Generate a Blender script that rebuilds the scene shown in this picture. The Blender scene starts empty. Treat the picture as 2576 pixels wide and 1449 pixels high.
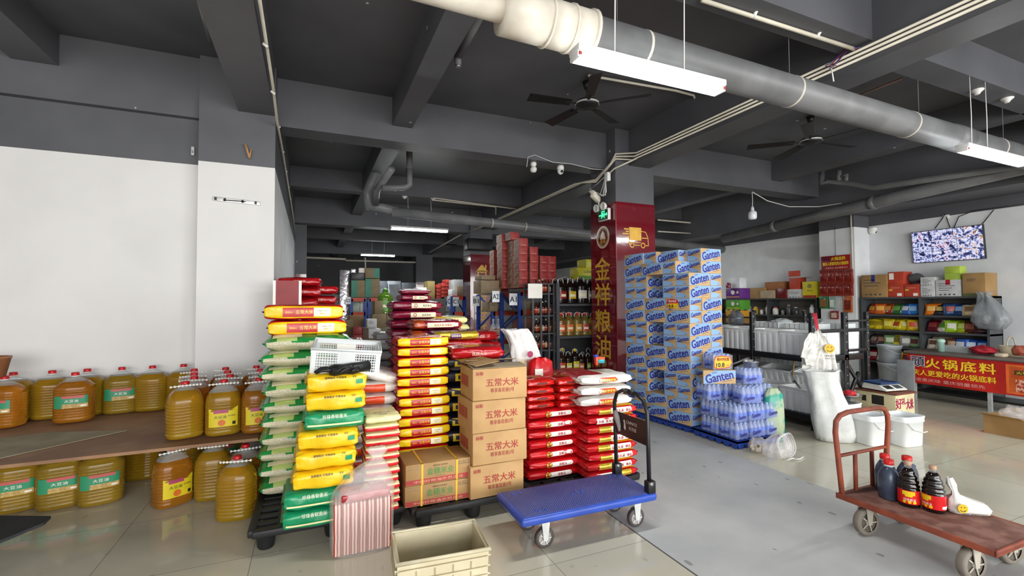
import bpy, bmesh, math, random
from mathutils import Vector, Matrix, noise
sc = bpy.context.scene
col = sc.collection
R = math.radians
# ------------------------------------------------------------------ camera
F_PX, YAW, PIT, ROL, EYE = 1165.0, R(23.5), R(1.75), R(-0.25), Vector((0, 0, 1.5))
fwd = Vector((math.sin(YAW)*math.cos(PIT), math.cos(YAW)*math.cos(PIT), math.sin(PIT)))
r0 = Vector((math.cos(YAW), -math.sin(YAW), 0)); u0 = r0.cross(fwd)
rgt = math.cos(ROL)*r0 + math.sin(ROL)*u0
upv = -math.sin(ROL)*r0 + math.cos(ROL)*u0
cam = bpy.data.cameras.new('camera'); cam_o = bpy.data.objects.new('camera', cam); col.objects.link(cam_o)
cam.sensor_width = 36.0; cam.lens = 36.0*F_PX/2576.0; cam.clip_start = 0.05; cam.clip_end = 200
cam_o.matrix_world = Matrix(((rgt.x, upv.x, -fwd.x, EYE.x), (rgt.y, upv.y, -fwd.y, EYE.y), (rgt.z, upv.z, -fwd.z, EYE.z), (0, 0, 0, 1)))
sc.camera = cam_o
# ------------------------------------------------------------------ light and exposure
sc.view_settings.view_transform = 'Standard'; sc.view_settings.look = 'None'
sc.view_settings.gamma = 1.0; sc.view_settings.use_curve_mapping = False
sc.view_settings.exposure = 0.48
w = bpy.data.worlds.new('world'); sc.world = w; w.use_nodes = True
bg = w.node_tree.nodes['Background']; bg.inputs[0].default_value = (0.92, 0.95, 1.0, 1); bg.inputs[1].default_value = 1.15
def area(name, loc, rot, sx, sy, power, color=(1, 1, 1)):
    l = bpy.data.lights.new(name, 'AREA'); l.shape = 'RECTANGLE'; l.size = sx; l.size_y = sy; l.energy = power; l.color = color
    o = bpy.data.objects.new(name, l); col.objects.link(o); o.location = loc; o.rotation_euler = rot
    return o
# daylight through the open shop front behind the camera
area('shopfront_daylight', (3.2, -7.0, 2.0), (R(90), 0, 0), 16.0, 3.4, 980, (1.0, 0.985, 0.96))
sc.cycles.max_bounces = 8; sc.cycles.diffuse_bounces = 4; sc.cycles.glossy_bounces = 3
sc.cycles.transmission_bounces = 6; sc.cycles.transparent_max_bounces = 10
sc.cycles.caustics_reflective = False; sc.cycles.caustics_refractive = False
sc.cycles.sample_clamp_indirect = 4.0; sc.cycles.use_denoising = True
# ------------------------------------------------------------------ helpers
def at(u, v, **k):
    """the point of the room that stands on plane X=, Y= or Z= along the sight line through image point (u, v)"""
    d = rgt*((u-1288)/F_PX) - upv*((v-724.5)/F_PX) + fwd
    (a, val), = k.items(); i = 'XYZ'.index(a)
    return EYE + d*((val-EYE[i])/d[i])
def srgb(h):
    if isinstance(h, str):
        c = [int(h[i:i+2], 16)/255 for i in (0, 2, 4)]
    else:
        c = [x/255 for x in h]
    return tuple(x/12.92 if x <= .04045 else ((x+.055)/1.055)**2.4 for x in c) + (1,)
MATS = {}
def mat(name, colr='808080', rough=.5, metal=0, spec=.5, var=.10, nscale=6, bump=0, bscale=40, trans=0, alpha=1, emit=0, ior=1.45, coat=0, c2=None, lo=.4, hi=.6):
    if name in MATS: return MATS[name]
    m = bpy.data.materials.new(name); m.use_nodes = True; nt = m.node_tree; N = nt.nodes; L = nt.links
    b = N['Principled BSDF']; MATS[name] = m
    b.inputs['Roughness'].default_value = rough; b.inputs['Metallic'].default_value = metal
    b.inputs['Specular IOR Level'].default_value = spec; b.inputs['IOR'].default_value = ior
    b.inputs['Transmission Weight'].default_value = trans; b.inputs['Alpha'].default_value = alpha
    b.inputs['Coat Weight'].default_value = coat
    c = srgb(colr)
    tc = N.new('ShaderNodeTexCoord'); nz = N.new('ShaderNodeTexNoise'); nz.inputs['Scale'].default_value = nscale; nz.inputs['Detail'].default_value = 3
    L.new(tc.outputs['Object'], nz.inputs['Vector'])
    rp = N.new('ShaderNodeValToRGB'); L.new(nz.outputs['Fac'], rp.inputs['Fac'])
    rp.color_ramp.elements[0].position = lo; rp.color_ramp.elements[1].position = hi
    d = srgb(c2) if c2 else tuple(x*(1-var) for x in c[:3])+(1,)
    rp.color_ramp.elements[0].color = d; rp.color_ramp.elements[1].color = tuple(min(1, x*(1+(0 if c2 else var))) for x in c[:3])+(1,)
    L.new(rp.outputs['Color'], b.inputs['Base Color'])
    if emit:
        b.inputs['Emission Color'].default_value = c; b.inputs['Emission Strength'].default_value = emit
    if bump:
        n2 = N.new('ShaderNodeTexNoise'); n2.inputs['Scale'].default_value = bscale; n2.inputs['Detail'].default_value = 4
        L.new(tc.outputs['Object'], n2.inputs['Vector'])
        bp = N.new('ShaderNodeBump'); bp.inputs['Strength'].default_value = bump; bp.inputs['Distance'].default_value = .01
        L.new(n2.outputs['Fac'], bp.inputs['Height']); L.new(bp.outputs['Normal'], b.inputs['Normal'])
    return m
FLAT = {}
def plain(hexc, rough=.5, **k):
    key = 'paint_%s_%d' % (hexc, int(rough*100)) + ('_' + '_'.join('%s%s' % i for i in sorted(k.items())) if k else '')
    return mat(key, hexc, rough, **k)
TXT = {}
def text_geo(body, bold=0.0):
    key = (body, bold)
    if key in TXT: return TXT[key]
    c = bpy.data.curves.new('lettering', 'FONT'); c.body = body; c.resolution_u = 2; c.offset = bold; c.align_x = 'LEFT'
    o = bpy.data.objects.new('lettering', c); col.objects.link(o)
    dg = bpy.context.evaluated_depsgraph_get(); dg.update()
    e = o.evaluated_get(dg); me = e.to_mesh()
    vs = [v.co.to_2d() for v in me.vertices]; fs = [tuple(p.vertices) for p in me.polygons]
    e.to_mesh_clear(); bpy.data.objects.remove(o); bpy.data.curves.remove(c)
    if vs:
        x0 = min(v.x for v in vs); x1 = max(v.x for v in vs); y0 = min(v.y for v in vs); y1 = max(v.y for v in vs)
        vs = [(v.x-(x0+x1)/2, v.y-(y0+y1)/2) for v in vs]
        TXT[key] = (vs, fs, x1-x0, y1-y0)
    else: TXT[key] = ([], [], 1, 1)
    return TXT[key]
BOXC = {}
def box_geo(sx, sy, sz, bev, seg=2):
    key = (round(sx, 4), round(sy, 4), round(sz, 4), bev, seg)
    if key in BOXC: return BOXC[key]
    x, y, z = sx/2, sy/2, sz/2
    if not bev:
        g = ([(-x, -y, -z), (x, -y, -z), (x, y, -z), (-x, y, -z), (-x, -y, z), (x, -y, z), (x, y, z), (-x, y, z)],
             [(0, 3, 2, 1), (4, 5, 6, 7), (0, 1, 5, 4), (1, 2, 6, 5), (2, 3, 7, 6), (3, 0, 4, 7)])
    else:
        bm = bmesh.new(); bmesh.ops.create_cube(bm, size=1)
        for v in bm.verts: v.co = Vector((v.co.x*sx, v.co.y*sy, v.co.z*sz))
        bmesh.ops.bevel(bm, geom=list(bm.edges), offset=min(bev, min(sx, sy, sz)*.45), segments=seg, profile=.5, affect='EDGES')
        bm.verts.index_update()
        g = ([tuple(v.co) for v in bm.verts], [tuple(v.index for v in f.verts) for f in bm.faces]); bm.free()
    BOXC[key] = g
    return g
class MB:
    """collects shapes and links them as ONE mesh object"""
    def __init__(s): s.v = []; s.f = []; s.m = []; s.sm = []; s.mats = []
    def mi(s, m):
        if m not in s.mats: s.mats.append(m)
        return s.mats.index(m)
    def add(s, vs, fs, m, smooth=False, T=None):
        k = len(s.v); i = s.mi(m)
        s.v.extend(tuple(T @ Vector(p)) for p in vs) if T else s.v.extend(vs)
        for f in fs: s.f.append(tuple(j+k for j in f)); s.m.append(i); s.sm.append(smooth)
        return s
    def box(s, c, d, m, bev=0, rz=0, T=None, seg=2):
        vs, fs = box_geo(d[0], d[1], d[2], bev, seg)
        M = Matrix.Translation(c) @ Matrix.Rotation(rz, 4, 'Z') if not T else Matrix.Translation(c) @ T
        return s.add(vs, fs, m, bool(bev), M)
    def bx(s, x0, x1, y0, y1, z0, z1, m, bev=0):
        return s.box(((x0+x1)/2, (y0+y1)/2, (z0+z1)/2), (abs(x1-x0), abs(y1-y0), abs(z1-z0)), m, bev)
    def tube(s, path, r, m, n=8, closed=False, caps=True):
        P = [Vector(p) for p in path]; k = len(P); rr = r if isinstance(r, (list, tuple)) else [r]*k
        vs = []; fs = []; prev = None
        for i, p in enumerate(P):
            t = (P[(i+1) % k]-P[i-1]) if closed else (P[min(i+1, k-1)]-P[max(i-1, 0)])
            t.normalize()
            if prev is None: a = t.orthogonal().normalized()
            else:
                a = prev - t*prev.dot(t)
                a = a.normalized() if a.length > 1e-6 else t.orthogonal().normalized()
            prev = a; b = t.cross(a)
            for j in range(n):
                an = 2*math.pi*j/n
                vs.append(tuple(p + (a*math.cos(an)+b*math.sin(an))*rr[i]))
        for i in range(k if closed else k-1):
            for j in range(n):
                q = (i+1) % k
                fs.append((i*n+j, i*n+(j+1) % n, q*n+(j+1) % n, q*n+j))
        if caps and not closed:
            fs.append(tuple(range(n))[::-1]); fs.append(tuple((k-1)*n+j for j in range(n)))
        return s.add(vs, fs, m, True)
    def cyl(s, p0, p1, r0, m, r1=None, n=16):
        return s.tube([p0, p1], [r0, r0 if r1 is None else r1], m, n)
    def lathe(s, prof, m, n=16, sx=1, sy=1, ex=2.0, c=(0, 0, 0), T=None, mf=None, caps=True):
        """profile of (radius, z); ex > 2 squares the section off; mf(z) picks a material"""
        vs = []
        for (r, z) in prof:
            for j in range(n):
                a = 2*math.pi*(j+.5)/n; ca, sa = math.cos(a), math.sin(a)
                q = (abs(ca)**ex+abs(sa)**ex)**(-1/ex) if ex != 2 else 1
                vs.append((c[0]+r*q*ca*sx, c[1]+r*q*sa*sy, c[2]+z))
        for i in range(len(prof)-1):
            mm = mf((prof[i][1]+prof[i+1][1])/2) if mf else m
            k = len(s.v)
            fs = [(i*n+j, i*n+(j+1) % n, (i+1)*n+(j+1) % n, (i+1)*n+j) for j in range(n)]
            if i == 0: base = len(s.v); s.add(vs, [], m, True, T)
            mi = s.mi(mm)
            for f in fs: s.f.append(tuple(base+q for q in f)); s.m.append(mi); s.sm.append(True)
        if not caps: return s
        mi = s.mi(mf(prof[0][1]) if mf else m); s.f.append(tuple(base+j for j in range(n))[::-1]); s.m.append(mi); s.sm.append(False)
        mi = s.mi(mf(prof[-1][1]) if mf else m); s.f.append(tuple(base+(len(prof)-1)*n+j for j in range(n))); s.m.append(mi); s.sm.append(False)
        return s
    def patch(s, fn, u0, u1, v0, v1, m, nu=8, nv=3, smooth=True):
        vs = [fn(u0+(u1-u0)*i/nu, v0+(v1-v0)*j/nv) for j in range(nv+1) for i in range(nu+1)]
        fs = [(j*(nu+1)+i, j*(nu+1)+i+1, (j+1)*(nu+1)+i+1, (j+1)*(nu+1)+i) for j in range(nv) for i in range(nu)]
        return s.add(vs, fs, m, smooth)
    def text(s, body, fn, cu, cv, h, m, wmax=None, bold=0.0, w=None, rot=0):
        vs, fs, tw, th = text_geo(body)
        k = h/th; kx = k if w is None else w/tw
        if wmax and tw*kx > wmax: kx = wmax/tw
        cr, sr = math.cos(rot), math.sin(rot)
        d = bold*.8; sh = [(0, 0)] if not bold else ([(-d, 0), (d, 0)] if h < .03 else [(-d, -d*.6), (d, -d*.6), (-d, d*.6), (d, d*.6)])
        e = .002; o_ = Vector(fn(cu, cv)); nn = (Vector(fn(cu+e, cv))-o_).cross(Vector(fn(cu, cv+e))-o_).normalized()*.0003
        for q_, (ax, ay) in enumerate(sh):      # heavier weight: the strokes drawn side by side, each a hair above the last
            out = []; lift = nn*q_
            for x, y in vs:
                x = (x+ax)*kx; y = (y+ay)*k
                out.append(tuple(Vector(fn(cu+x*cr-y*sr, cv+x*sr+y*cr))+lift))
            s.add(out, fs, m)
        return s
    def poly(s, pts, fn, m):
        return s.add([fn(*p) for p in pts], [tuple(range(len(pts)))], m)
    def mesh(s, name):
        me = bpy.data.meshes.new(name); me.from_pydata([tuple(v) for v in s.v], [], s.f)
        for m in s.mats: me.materials.append(m)
        me.polygons.foreach_set('material_index', s.m); me.polygons.foreach_set('use_smooth', s.sm)
        me.update()
        return me
    def build(s, name, parent=None, loc=None, rz=0):
        return put(name, s.mesh(name), loc, rz, parent)
def put(name, me, loc=None, rz=0, parent=None, rx=0, ry=0, scale=None):
    o = bpy.data.objects.new(name, me); col.objects.link(o)
    if loc is not None: o.location = loc
    o.rotation_euler = (rx, ry, rz)
    if scale: o.scale = scale if isinstance(scale, (tuple, list)) else (scale,)*3
    if parent: o.parent = parent
    return o
def tag(o, label=None, cat=None, group=None, kind=None):
    if label: o['label'] = label
    if cat: o['category'] = cat
    if group: o['group'] = group
    if kind: o['kind'] = kind
    return o
def thing(name, label, cat, loc=(0, 0, 0), rz=0, group=None):
    o = put(name, None, loc, rz); return tag(o, label, cat, group)
def copy_tree(o, parent=None):
    c = o.copy(); col.objects.link(c)
    if parent: c.parent = parent
    for ch in list(o.children): copy_tree(ch, c)
    return c
def clone(o, label, loc, rz=0, group=None, rx=0, ry=0):
    c = copy_tree(o); c.location = loc; c.rotation_euler = (rx, ry, rz); c['label'] = label
    if group: c['group'] = group
    return c
ORD = 'first second third fourth fifth sixth seventh eighth ninth tenth eleventh twelfth thirteenth fourteenth fifteenth sixteenth seventeenth eighteenth nineteenth twentieth'.split()
def nth(i): return ORD[i] if i < 20 else 'twenty-' + ORD[i-20]
def lvl(i, n):
    """place in a stack, counted from the bottom"""
    return 'topmost' if i == n-1 else ('bottom' if i == 0 else ORD[i] + ' from bottom')
def frontal(y): return lambda u, v: (u, y, v)
def leftal(x): return lambda u, v: (x, -u, v)       # face towards -X: its right hand is -Y
def struct(name, mb, label=None):
    o = mb.build(name); o['kind'] = 'structure'
    if label: o['label'] = label
    return o
rnd = random.Random(7)
def jit(a): return rnd.uniform(-a, a)
# ------------------------------------------------------------------ the hall
def floor_mat():
    m = bpy.data.materials.new('polished_tile_and_grey_aisle'); m.use_nodes = True; nt = m.node_tree; N = nt.nodes; L = nt.links
    b = N['Principled BSDF']
    tc = N.new('ShaderNodeTexCoord'); sp = N.new('ShaderNodeSeparateXYZ'); L.new(tc.outputs['Object'], sp.inputs[0])
    mp = N.new('ShaderNodeMapping'); L.new(tc.outputs['Object'], mp.inputs[0]); mp.inputs['Location'].default_value = (.306, .02, 0)
    br = N.new('ShaderNodeTexBrick'); br.offset = 0; br.inputs['Scale'].default_value = 1; br.inputs['Brick Width'].default_value = .8; br.inputs['Row Height'].default_value = .8
    br.inputs['Mortar Size'].default_value = .0022; br.inputs['Mortar Smooth'].default_value = .2
    br.inputs['Color1'].default_value = srgb('d0cab6'); br.inputs['Color2'].default_value = srgb('cbc5b1'); br.inputs['Mortar'].default_value = srgb('8d8878')
    L.new(mp.outputs[0], br.inputs['Vector'])
    nz = N.new('ShaderNodeTexNoise'); nz.inputs['Scale'].default_value = 2.2; nz.inputs['Detail'].default_value = 6; L.new(tc.outputs['Object'], nz.inputs['Vector'])
    def math_(op, a, bb=None, c=None):
        n = N.new('ShaderNodeMath'); n.operation = op
        for i, x in enumerate((a, bb, c)):
            if x is None: continue
            if hasattr(x, 'is_linked'): L.new(x, n.inputs[i])
            else: n.inputs[i].default_value = x
        return n.outputs[0]
    def mix(f, a, bb, mode='MIX'):
        n = N.new('ShaderNodeMix'); n.data_type = 'RGBA'; n.blend_type = mode
        for s_, x in ((n.inputs[0], f), (n.inputs[6], a), (n.inputs[7], bb)):
            if hasattr(x, 'is_linked'): L.new(x, s_)
            else: s_.default_value = x
        return n.outputs[2]
    # grey painted aisle between X 1.95 and 3.80
    aisle = math_('MULTIPLY', math_('GREATER_THAN', sp.outputs[0], 1.95), math_('LESS_THAN', sp.outputs[0], 3.80))
    edge = math_('LESS_THAN', math_('ABSOLUTE', math_('SUBTRACT', sp.outputs[0], 1.95)), .006)
    r1 = N.new('ShaderNodeValToRGB'); L.new(nz.outputs['Fac'], r1.inputs[0]); r1.color_ramp.elements[0].position = .3; r1.color_ramp.elements[1].position = .7
    r1.color_ramp.elements[0].color = srgb('afb0b0'); r1.color_ramp.elements[1].color = srgb('c6c6c2')
    n3 = N.new('ShaderNodeTexNoise'); n3.inputs['Scale'].default_value = 5.5; n3.inputs['Detail'].default_value = 3; L.new(tc.outputs['Object'], n3.inputs['Vector'])
    mp2 = N.new('ShaderNodeMapping'); mp2.inputs['Scale'].default_value = (9, 4.5, 1); L.new(tc.outputs['Object'], mp2.inputs[0])
    vo = N.new('ShaderNodeTexVoronoi'); vo.inputs['Scale'].default_value = 1; L.new(mp2.outputs[0], vo.inputs['Vector'])
    spot = math_('MULTIPLY', math_('LESS_THAN', vo.outputs['Distance'], .14), math_('GREATER_THAN', n3.outputs['Fac'], .56))
    grey = mix(math_('MULTIPLY', spot, .55), r1.outputs[0], srgb('4d4f52'))
    r2 = N.new('ShaderNodeValToRGB'); L.new(nz.outputs['Fac'], r2.inputs[0]); r2.color_ramp.elements[0].position = .3; r2.color_ramp.elements[1].position = .75
    r2.color_ramp.elements[0].color = (.86, .86, .86, 1); r2.color_ramp.elements[1].color = (1, 1, 1, 1)
    tile = mix(1.0, br.outputs['Color'], r2.outputs[0], 'MULTIPLY')
    tile = mix(math_('MULTIPLY', spot, .18), tile, srgb('5e5a50'))
    c = mix(aisle, tile, grey); c = mix(edge, c, srgb('55534e'))
    L.new(c, b.inputs['Base Color'])
    L.new(math_('ADD', math_('MULTIPLY', aisle, .38), math_('MULTIPLY_ADD', nz.outputs['Fac'], .08, .05)), b.inputs['Roughness'])
    b.inputs['Specular IOR Level'].default_value = .5
    return m
def dark_paint():
    m = mat('dark_grey_ceiling_paint', '606166', .5, c2='505156', nscale=1.2, lo=.3, hi=.7, bump=.12, bscale=14)
    nt = m.node_tree; N = nt.nodes; L = nt.links; b = N['Principled BSDF']
    src = b.inputs['Base Color'].links[0].from_socket
    vo = N.new('ShaderNodeTexVoronoi'); vo.inputs['Scale'].default_value = 1.9; vo.inputs['Randomness'].default_value = 1
    tc = [n for n in N if n.type == 'TEX_COORD'][0]; L.new(tc.outputs['Object'], vo.inputs['Vector'])
    lt = N.new('ShaderNodeMath'); lt.operation = 'LESS_THAN'; lt.inputs[1].default_value = .035; L.new(vo.outputs['Distance'], lt.inputs[0])
    mx = N.new('ShaderNodeMix'); mx.data_type = 'RGBA'; L.new(lt.outputs[0], mx.inputs[0]); L.new(src, mx.inputs[6]); mx.inputs[7].default_value = srgb('d0d0cc')
    L.new(mx.outputs[2], b.inputs['Base Color'])
    return m
DARK = dark_paint()
WHITE = mat('white_wall_paint', 'dedddb', .6, c2='d5d4d2', nscale=1.5, lo=.25, hi=.6, bump=.08, bscale=18)
COOLW = mat('white_partition_paint', 'e0e3e5', .6, c2='d6d9dc', nscale=2.5, bump=.06)
MAROON = mat('maroon_gloss_panel', '701622', .09, c2='67131f', nscale=1, bump=.10, bscale=7, coat=1.0)
GOLD = mat('gold_lettering', 'd6a53c', .35, spec=.4)
CEIL, SOF, SOF2, LINE = 4.02, 3.50, 3.67, 2.94
b = MB(); b.bx(-7, 9.8, -7.5, 24, -.1, 0, floor_mat()); struct('floor', b)
b = MB(); b.bx(-7, 9.8, -4, 24, CEIL, CEIL+.12, DARK); struct('ceiling', b)
b = MB(); b.bx(-7, -.95, 5.68, 5.85, 0, LINE, WHITE); b.bx(-7, -.95, 5.66, 5.85, LINE, 3.40, DARK); b.bx(-7, -.95, 5.58, 5.85, 3.40, CEIL, DARK); struct('wall_back_left', b)
b = MB(); b.bx(-7.1, -7, -4, 5.85, 0, CEIL, WHITE); struct('wall_left', b)
# left column: white below, dark paint above
b = MB(); b.bx(-1.05, -.36, 5.5, 6.15, 0, LINE, WHITE); b.bx(-1.05, -.36, 5.5, 6.15, LINE, CEIL, DARK)
struct('column_left', b)
b = MB(); b.bx(-.5, -.36, 6.15, 12.3, 0, LINE, COOLW); b.bx(-.5, -.36, 6.15, 12.3, LINE, CEIL, DARK); struct('wall_partition', b)
b = MB(); b.bx(-1.1, -.5, 12.3, 23.9, 0, CEIL, DARK); b.bx(-.5, -.1, 12.3, 12.7, 0, 2.2, MAROON); b.bx(-.5, -.1, 12.3, 12.7, 2.2, CEIL, DARK); struct('wall_far_left', b)
b = MB(); b.bx(-1, 9.8, 23.5, 23.9, 0, 1.9, COOLW); b.bx(-1, 9.8, 23.5, 23.9, 1.9, CEIL, DARK); struct('wall_far', b)
b = MB(); b.bx(9.75, 9.95, -4, 23.9, 0, LINE-.03, COOLW); b.bx(9.75, 9.95, -4, 23.9, LINE-.03, CEIL, DARK); struct('wall_right', b)
b = MB(); b.bx(9.3, 9.75, 5.35, 6.0, 0, 2.88, COOLW); b.bx(9.3, 9.75, 5.35, 6.0, 2.88, CEIL, DARK); struct('column_right', b)
# beams
def beam(name, *a):
    b = MB(); b.bx(*a, DARK); struct(name, b)
beam('beam_left_depth', -.705, -.37, -4, 5.5, SOF, CEIL)
beam('beam_alcove', -2.5, -2.17, -4, 5.58, 3.72, CEIL)
beam('beam_secondary_depth', .90, 1.14, -4, 23.5, SOF2, CEIL)
beam('beam_main_depth', 4.28, 4.65, -4, 23.5, SOF, CEIL)
beam('beam_right_depth', 7.6, 7.85, -4, 23.5, SOF2, CEIL)
beam('beam_right_wall', 8.9, 9.75, -4, 23.5, 3.1, CEIL)
beam('beam_main_cross', -.36, 9.75, 5.73, 6.05, SOF-.02, CEIL)
beam('beam_front_cross', 1.14, 9.75, 2.28, 2.53, SOF2, CEIL)
for y0, y1, z0 in ((9.3, 9.55, 3.64), (12.0, 12.4, 3.40), (15.4, 15.65, 3.5), (19.2, 19.6, 3.42)):
    beam('beam_cross', -.5, 9.75, y0, y1, z0, CEIL)
def pillar(name, X, Y, top, w=.71, d=.65, deco=None):
    b = MB(); b.bx(X, X+w, Y, Y+d, 0, top, MAROON); b.bx(X+.008, X+w-.008, Y+.008, Y+d-.008, top, CEIL, DARK)
    if deco: deco(b, X, Y)
    return struct(name, b)
def circle(cx, cy, r, n=24, a0=0): return [(cx+r*math.cos(a0+2*math.pi*i/n), cy+r*math.sin(a0+2*math.pi*i/n)) for i in range(n)]
def ring(b, fn, cx, cy, r0_, r1_, m, n=40, sx=1):
    vs = []; fs = []
    for i in range(n):
        a = 2*math.pi*i/n
        vs += [fn(cx+r0_*sx*math.cos(a), cy+r0_*math.sin(a)), fn(cx+r1_*sx*math.cos(a), cy+r1_*math.sin(a))]
    for i in range(n): j = (i+1) % n; fs.append((2*i, 2*i+1, 2*j+1, 2*j))
    b.add(vs, fs, m)
def pillar1_deco(b, X, Y):
    L_ = leftal(X-.004); yc = -(Y+.325)
    for ch, z in zip('金祥粮油', (2.0, 1.61, 1.215, .83)):
        b.text(ch, L_, yc-.02, z, .335, GOLD, bold=.022, w=.38)
    CR = mat('cream_emblem_print', 'cdbb9a', .3)
    ring(b, L_, yc-.0, 2.47, .135, .17, CR); ring(b, L_, yc, 2.47, .118, .125, CR)
    b.poly([(yc-.075, 2.44), (yc+.075, 2.44), (yc+.04, 2.53), (yc, 2.575), (yc-.045, 2.52)], L_, CR)
    b.text('金祥', L_, yc, 2.405, .07, GOLD, bold=.02)
    b.text('粮油商贸', L_, yc, 2.60, .022, MAROON)
    S = mat('silver_seam_strip', 'b8aeb0', .3)
    for z in (2.0, .86): b.patch(L_, yc-.32, yc+.32, z, z+.003, S, 1, 1)
    b.bx(X-.006, X+.006, Y-.006, Y+.006, 0, 2.92, mat('red_corner_strip', '8a1420', .25))
    # delivery truck emblem on the face towards the camera
    Fn = frontal(Y-.004); cx, cz = X+.36, 2.42
    b.poly([(cx-.13, cz-.02), (cx+.09, cz-.02), (cx+.09, cz+.17), (cx-.13, cz+.17)], Fn, GOLD)
    for k, (dx, dz) in enumerate(((.22, .13), (.19, .095), (.25, .06), (.16, .02))):
        b.poly([(cx-dx, cz+dz), (cx-.12, cz+dz), (cx-.12, cz+dz+.02), (cx-dx, cz+dz+.02)], Fn, GOLD)
    def line(pts, wd=.012):
        for (x0, z0), (x1, z1) in zip(pts, pts[1:]):
            l = math.hypot(x1-x0, z1-z0); nx, nz = -(z1-z0)/l*wd/2, (x1-x0)/l*wd/2
            b.poly([(x0+nx, z0+nz), (x0-nx, z0-nz), (x1-nx, z1-nz), (x1+nx, z1+nz)], Fn, GOLD)
    line([(cx+.09, cz+.12), (cx+.17, cz+.11), (cx+.21, cz+.03), (cx+.22, cz-.09), (cx+.17, cz-.09)])
    line([(cx+.10, cz+.02), (cx+.20, cz+.02)]); line([(cx-.13, cz-.09), (cx-.13, cz-.02)])
    line([(cx+.07, cz-.09), (cx-.03, cz-.09)]); line([(cx-.12, cz-.05), (cx+.08, cz-.05)])
    for x in (cx-.08, cx+.12): ring(b, Fn, x, cz-.09, .028, .042, GOLD, 20)
pillar('pillar', 4.03, 5.5, 2.95, deco=pillar1_deco)
def pillar2_deco(b, X, Y):
    Fn = frontal(Y-.006); cx = X+.33
    b.poly([(cx-.17, 2.34), (cx+.17, 2.34), (cx+.02, 2.52), (cx-.02, 2.52)], Fn, GOLD)
    b.poly([(cx-.13, 2.18), (cx+.13, 2.18), (cx+.13, 2.36), (cx-.13, 2.36)], Fn, GOLD)
    b.poly([(cx-.15, 2.10), (cx+.15, 2.10), (cx+.15, 2.15), (cx-.15, 2.15)], Fn, GOLD)
    b.poly([(cx+.09, 2.42), (cx+.13, 2.42), (cx+.13, 2.52), (cx+.09, 2.52)], Fn, GOLD)
    F2 = frontal(Y-.009)
    for x in (-.075, .045): b.poly([(cx+x-.02, 2.24), (cx+x+.05, 2.24), (cx+x+.05, 2.31), (cx+x-.02, 2.31)], F2, MAROON)
    b.poly([(cx-.025, 2.18), (cx+.025, 2.18), (cx+.025, 2.30), (cx-.025, 2.30)], F2, MAROON)
    for ch, z in zip('专仓低价', (1.62, 1.18, .72, .3)): b.text(ch, Fn, cx-.02, z, .34, GOLD, bold=.02)
pillar('pillar', 3.95, 11.9, 2.8, .65, deco=pillar2_deco)
pillar('pillar', 4.0, 19.2, 2.35)
# wall-mounted metal strip and small fixings on the left column
b = MB(); ST = mat('brushed_steel_strip', 'd5d5d2', .35, metal=.2)
p, q = at(535, 499, Y=5.49), at(655, 512, Y=5.49)
Tm = Matrix.Rotation(math.atan2(q.z-p.z, q.x-p.x)*-1, 4, 'Y')
b.box((p+q)/2, ((q-p).length, .012, .045), ST, .004, T=Tm)
bk = plain('2a2a2c')
for f in (.06, .25, .62, .9): b.box(p.lerp(q, f)+Vector((0, -.008, .0)), (.02, .006, .03), bk)
b.box(p.lerp(q, .45)+Vector((0, -.008, -.003)), (.2, .006, .01), bk)
tag(b.build('mounting_rail'), 'thin steel mounting rail screwed high on white column', 'rail')
b = MB(); wd = mat('raw_timber', 'b98a5e', .7)
p = at(617, 362, Y=5.46); q = at(628, 398, Y=5.46); b.tube([p, q], .014, wd, 4); q2 = at(632, 375, Y=5.46); b.tube([q, q2], .009, wd, 4)
tag(b.build('wood_peg'), 'splintered wooden peg sticking out of dark column top', 'peg')
p = at(485, 380, Y=5.64); b = MB(); b.box(p, (.03, .02, .09), plain('c8c8c4'), .006); b.box(p+Vector((0, -.012, -.01)), (.012, .01, .03), plain('8a8a88'))
tag(b.build('wall_switch'), 'small pale switch on the dark wall beside left column', 'switch')
# ------------------------------------------------------------------ things on the ceiling
GREYP = mat('grey_painted_pipe', '77787a', .42, c2='68696b', nscale=3, bump=.05, bscale=20)
CREAMP = mat('cream_pvc', 'd9d2c4', .4, var=.06)
WHP = mat('white_plastic', 'e6e6e2', .4, var=.04)
BLK = mat('black_plastic', '17171a', .4)
BLKM = mat('black_painted_steel', '191a1c', .38)
CHROME = mat('bright_metal', 'c8c8c6', .25, metal=.9)
# big grey drain pipe running across the hall
pa, pb = at(1250, 22, Y=2.53), at(2560, 392, Y=2.53)
pa2 = pa+(pa-pb)*.42; pb2 = pb+(pb-pa)*.22
t = thing('drain_pipe', 'thick grey drain pipe slung across the hall above lamps', 'pipe')
MB().tube([pa.lerp(pb, .085), pb2], .123, GREYP, 24).build('pipe', t)
b = MB(); b.tube([pa2, pa.lerp(pb, .02)], .075, CREAMP, 20); tag(b.build('pipe_extension', t), 'thinner cream pipe end')
b = MB()
for f, g, r in ((.005, .05, .141), (.05, .052, .151), (.052, .075, .141), (.075, .077, .149), (.077, .098, .141), (.098, .101, .152)): b.tube([pa.lerp(pb, f), pa.lerp(pb, g)], r, CREAMP, 24)
tag(b.build('coupling', t), 'cream ribbed coupling sleeve')
RIMC = plain('cfc9bd', .4)
for f in (.165, .40, .655, .915): MB().tube([pa.lerp(pb, f), pa.lerp(pb, f+.003)], .1255, RIMC, 24).build('joint_ring', t)
b = MB(); b.tube([pa.lerp(pb, .775), pa.lerp(pb, .815)], .131, GREYP, 24); b.build('sleeve', t)
for f in (.135, .40, .69, .95):
    p = pa.lerp(pb, f); MB().tube([p+Vector((0, 0, .12)), Vector((p.x, p.y, CEIL))], .003, plain('6a6a6a'), 6).build('hanger_wire', t)
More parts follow.
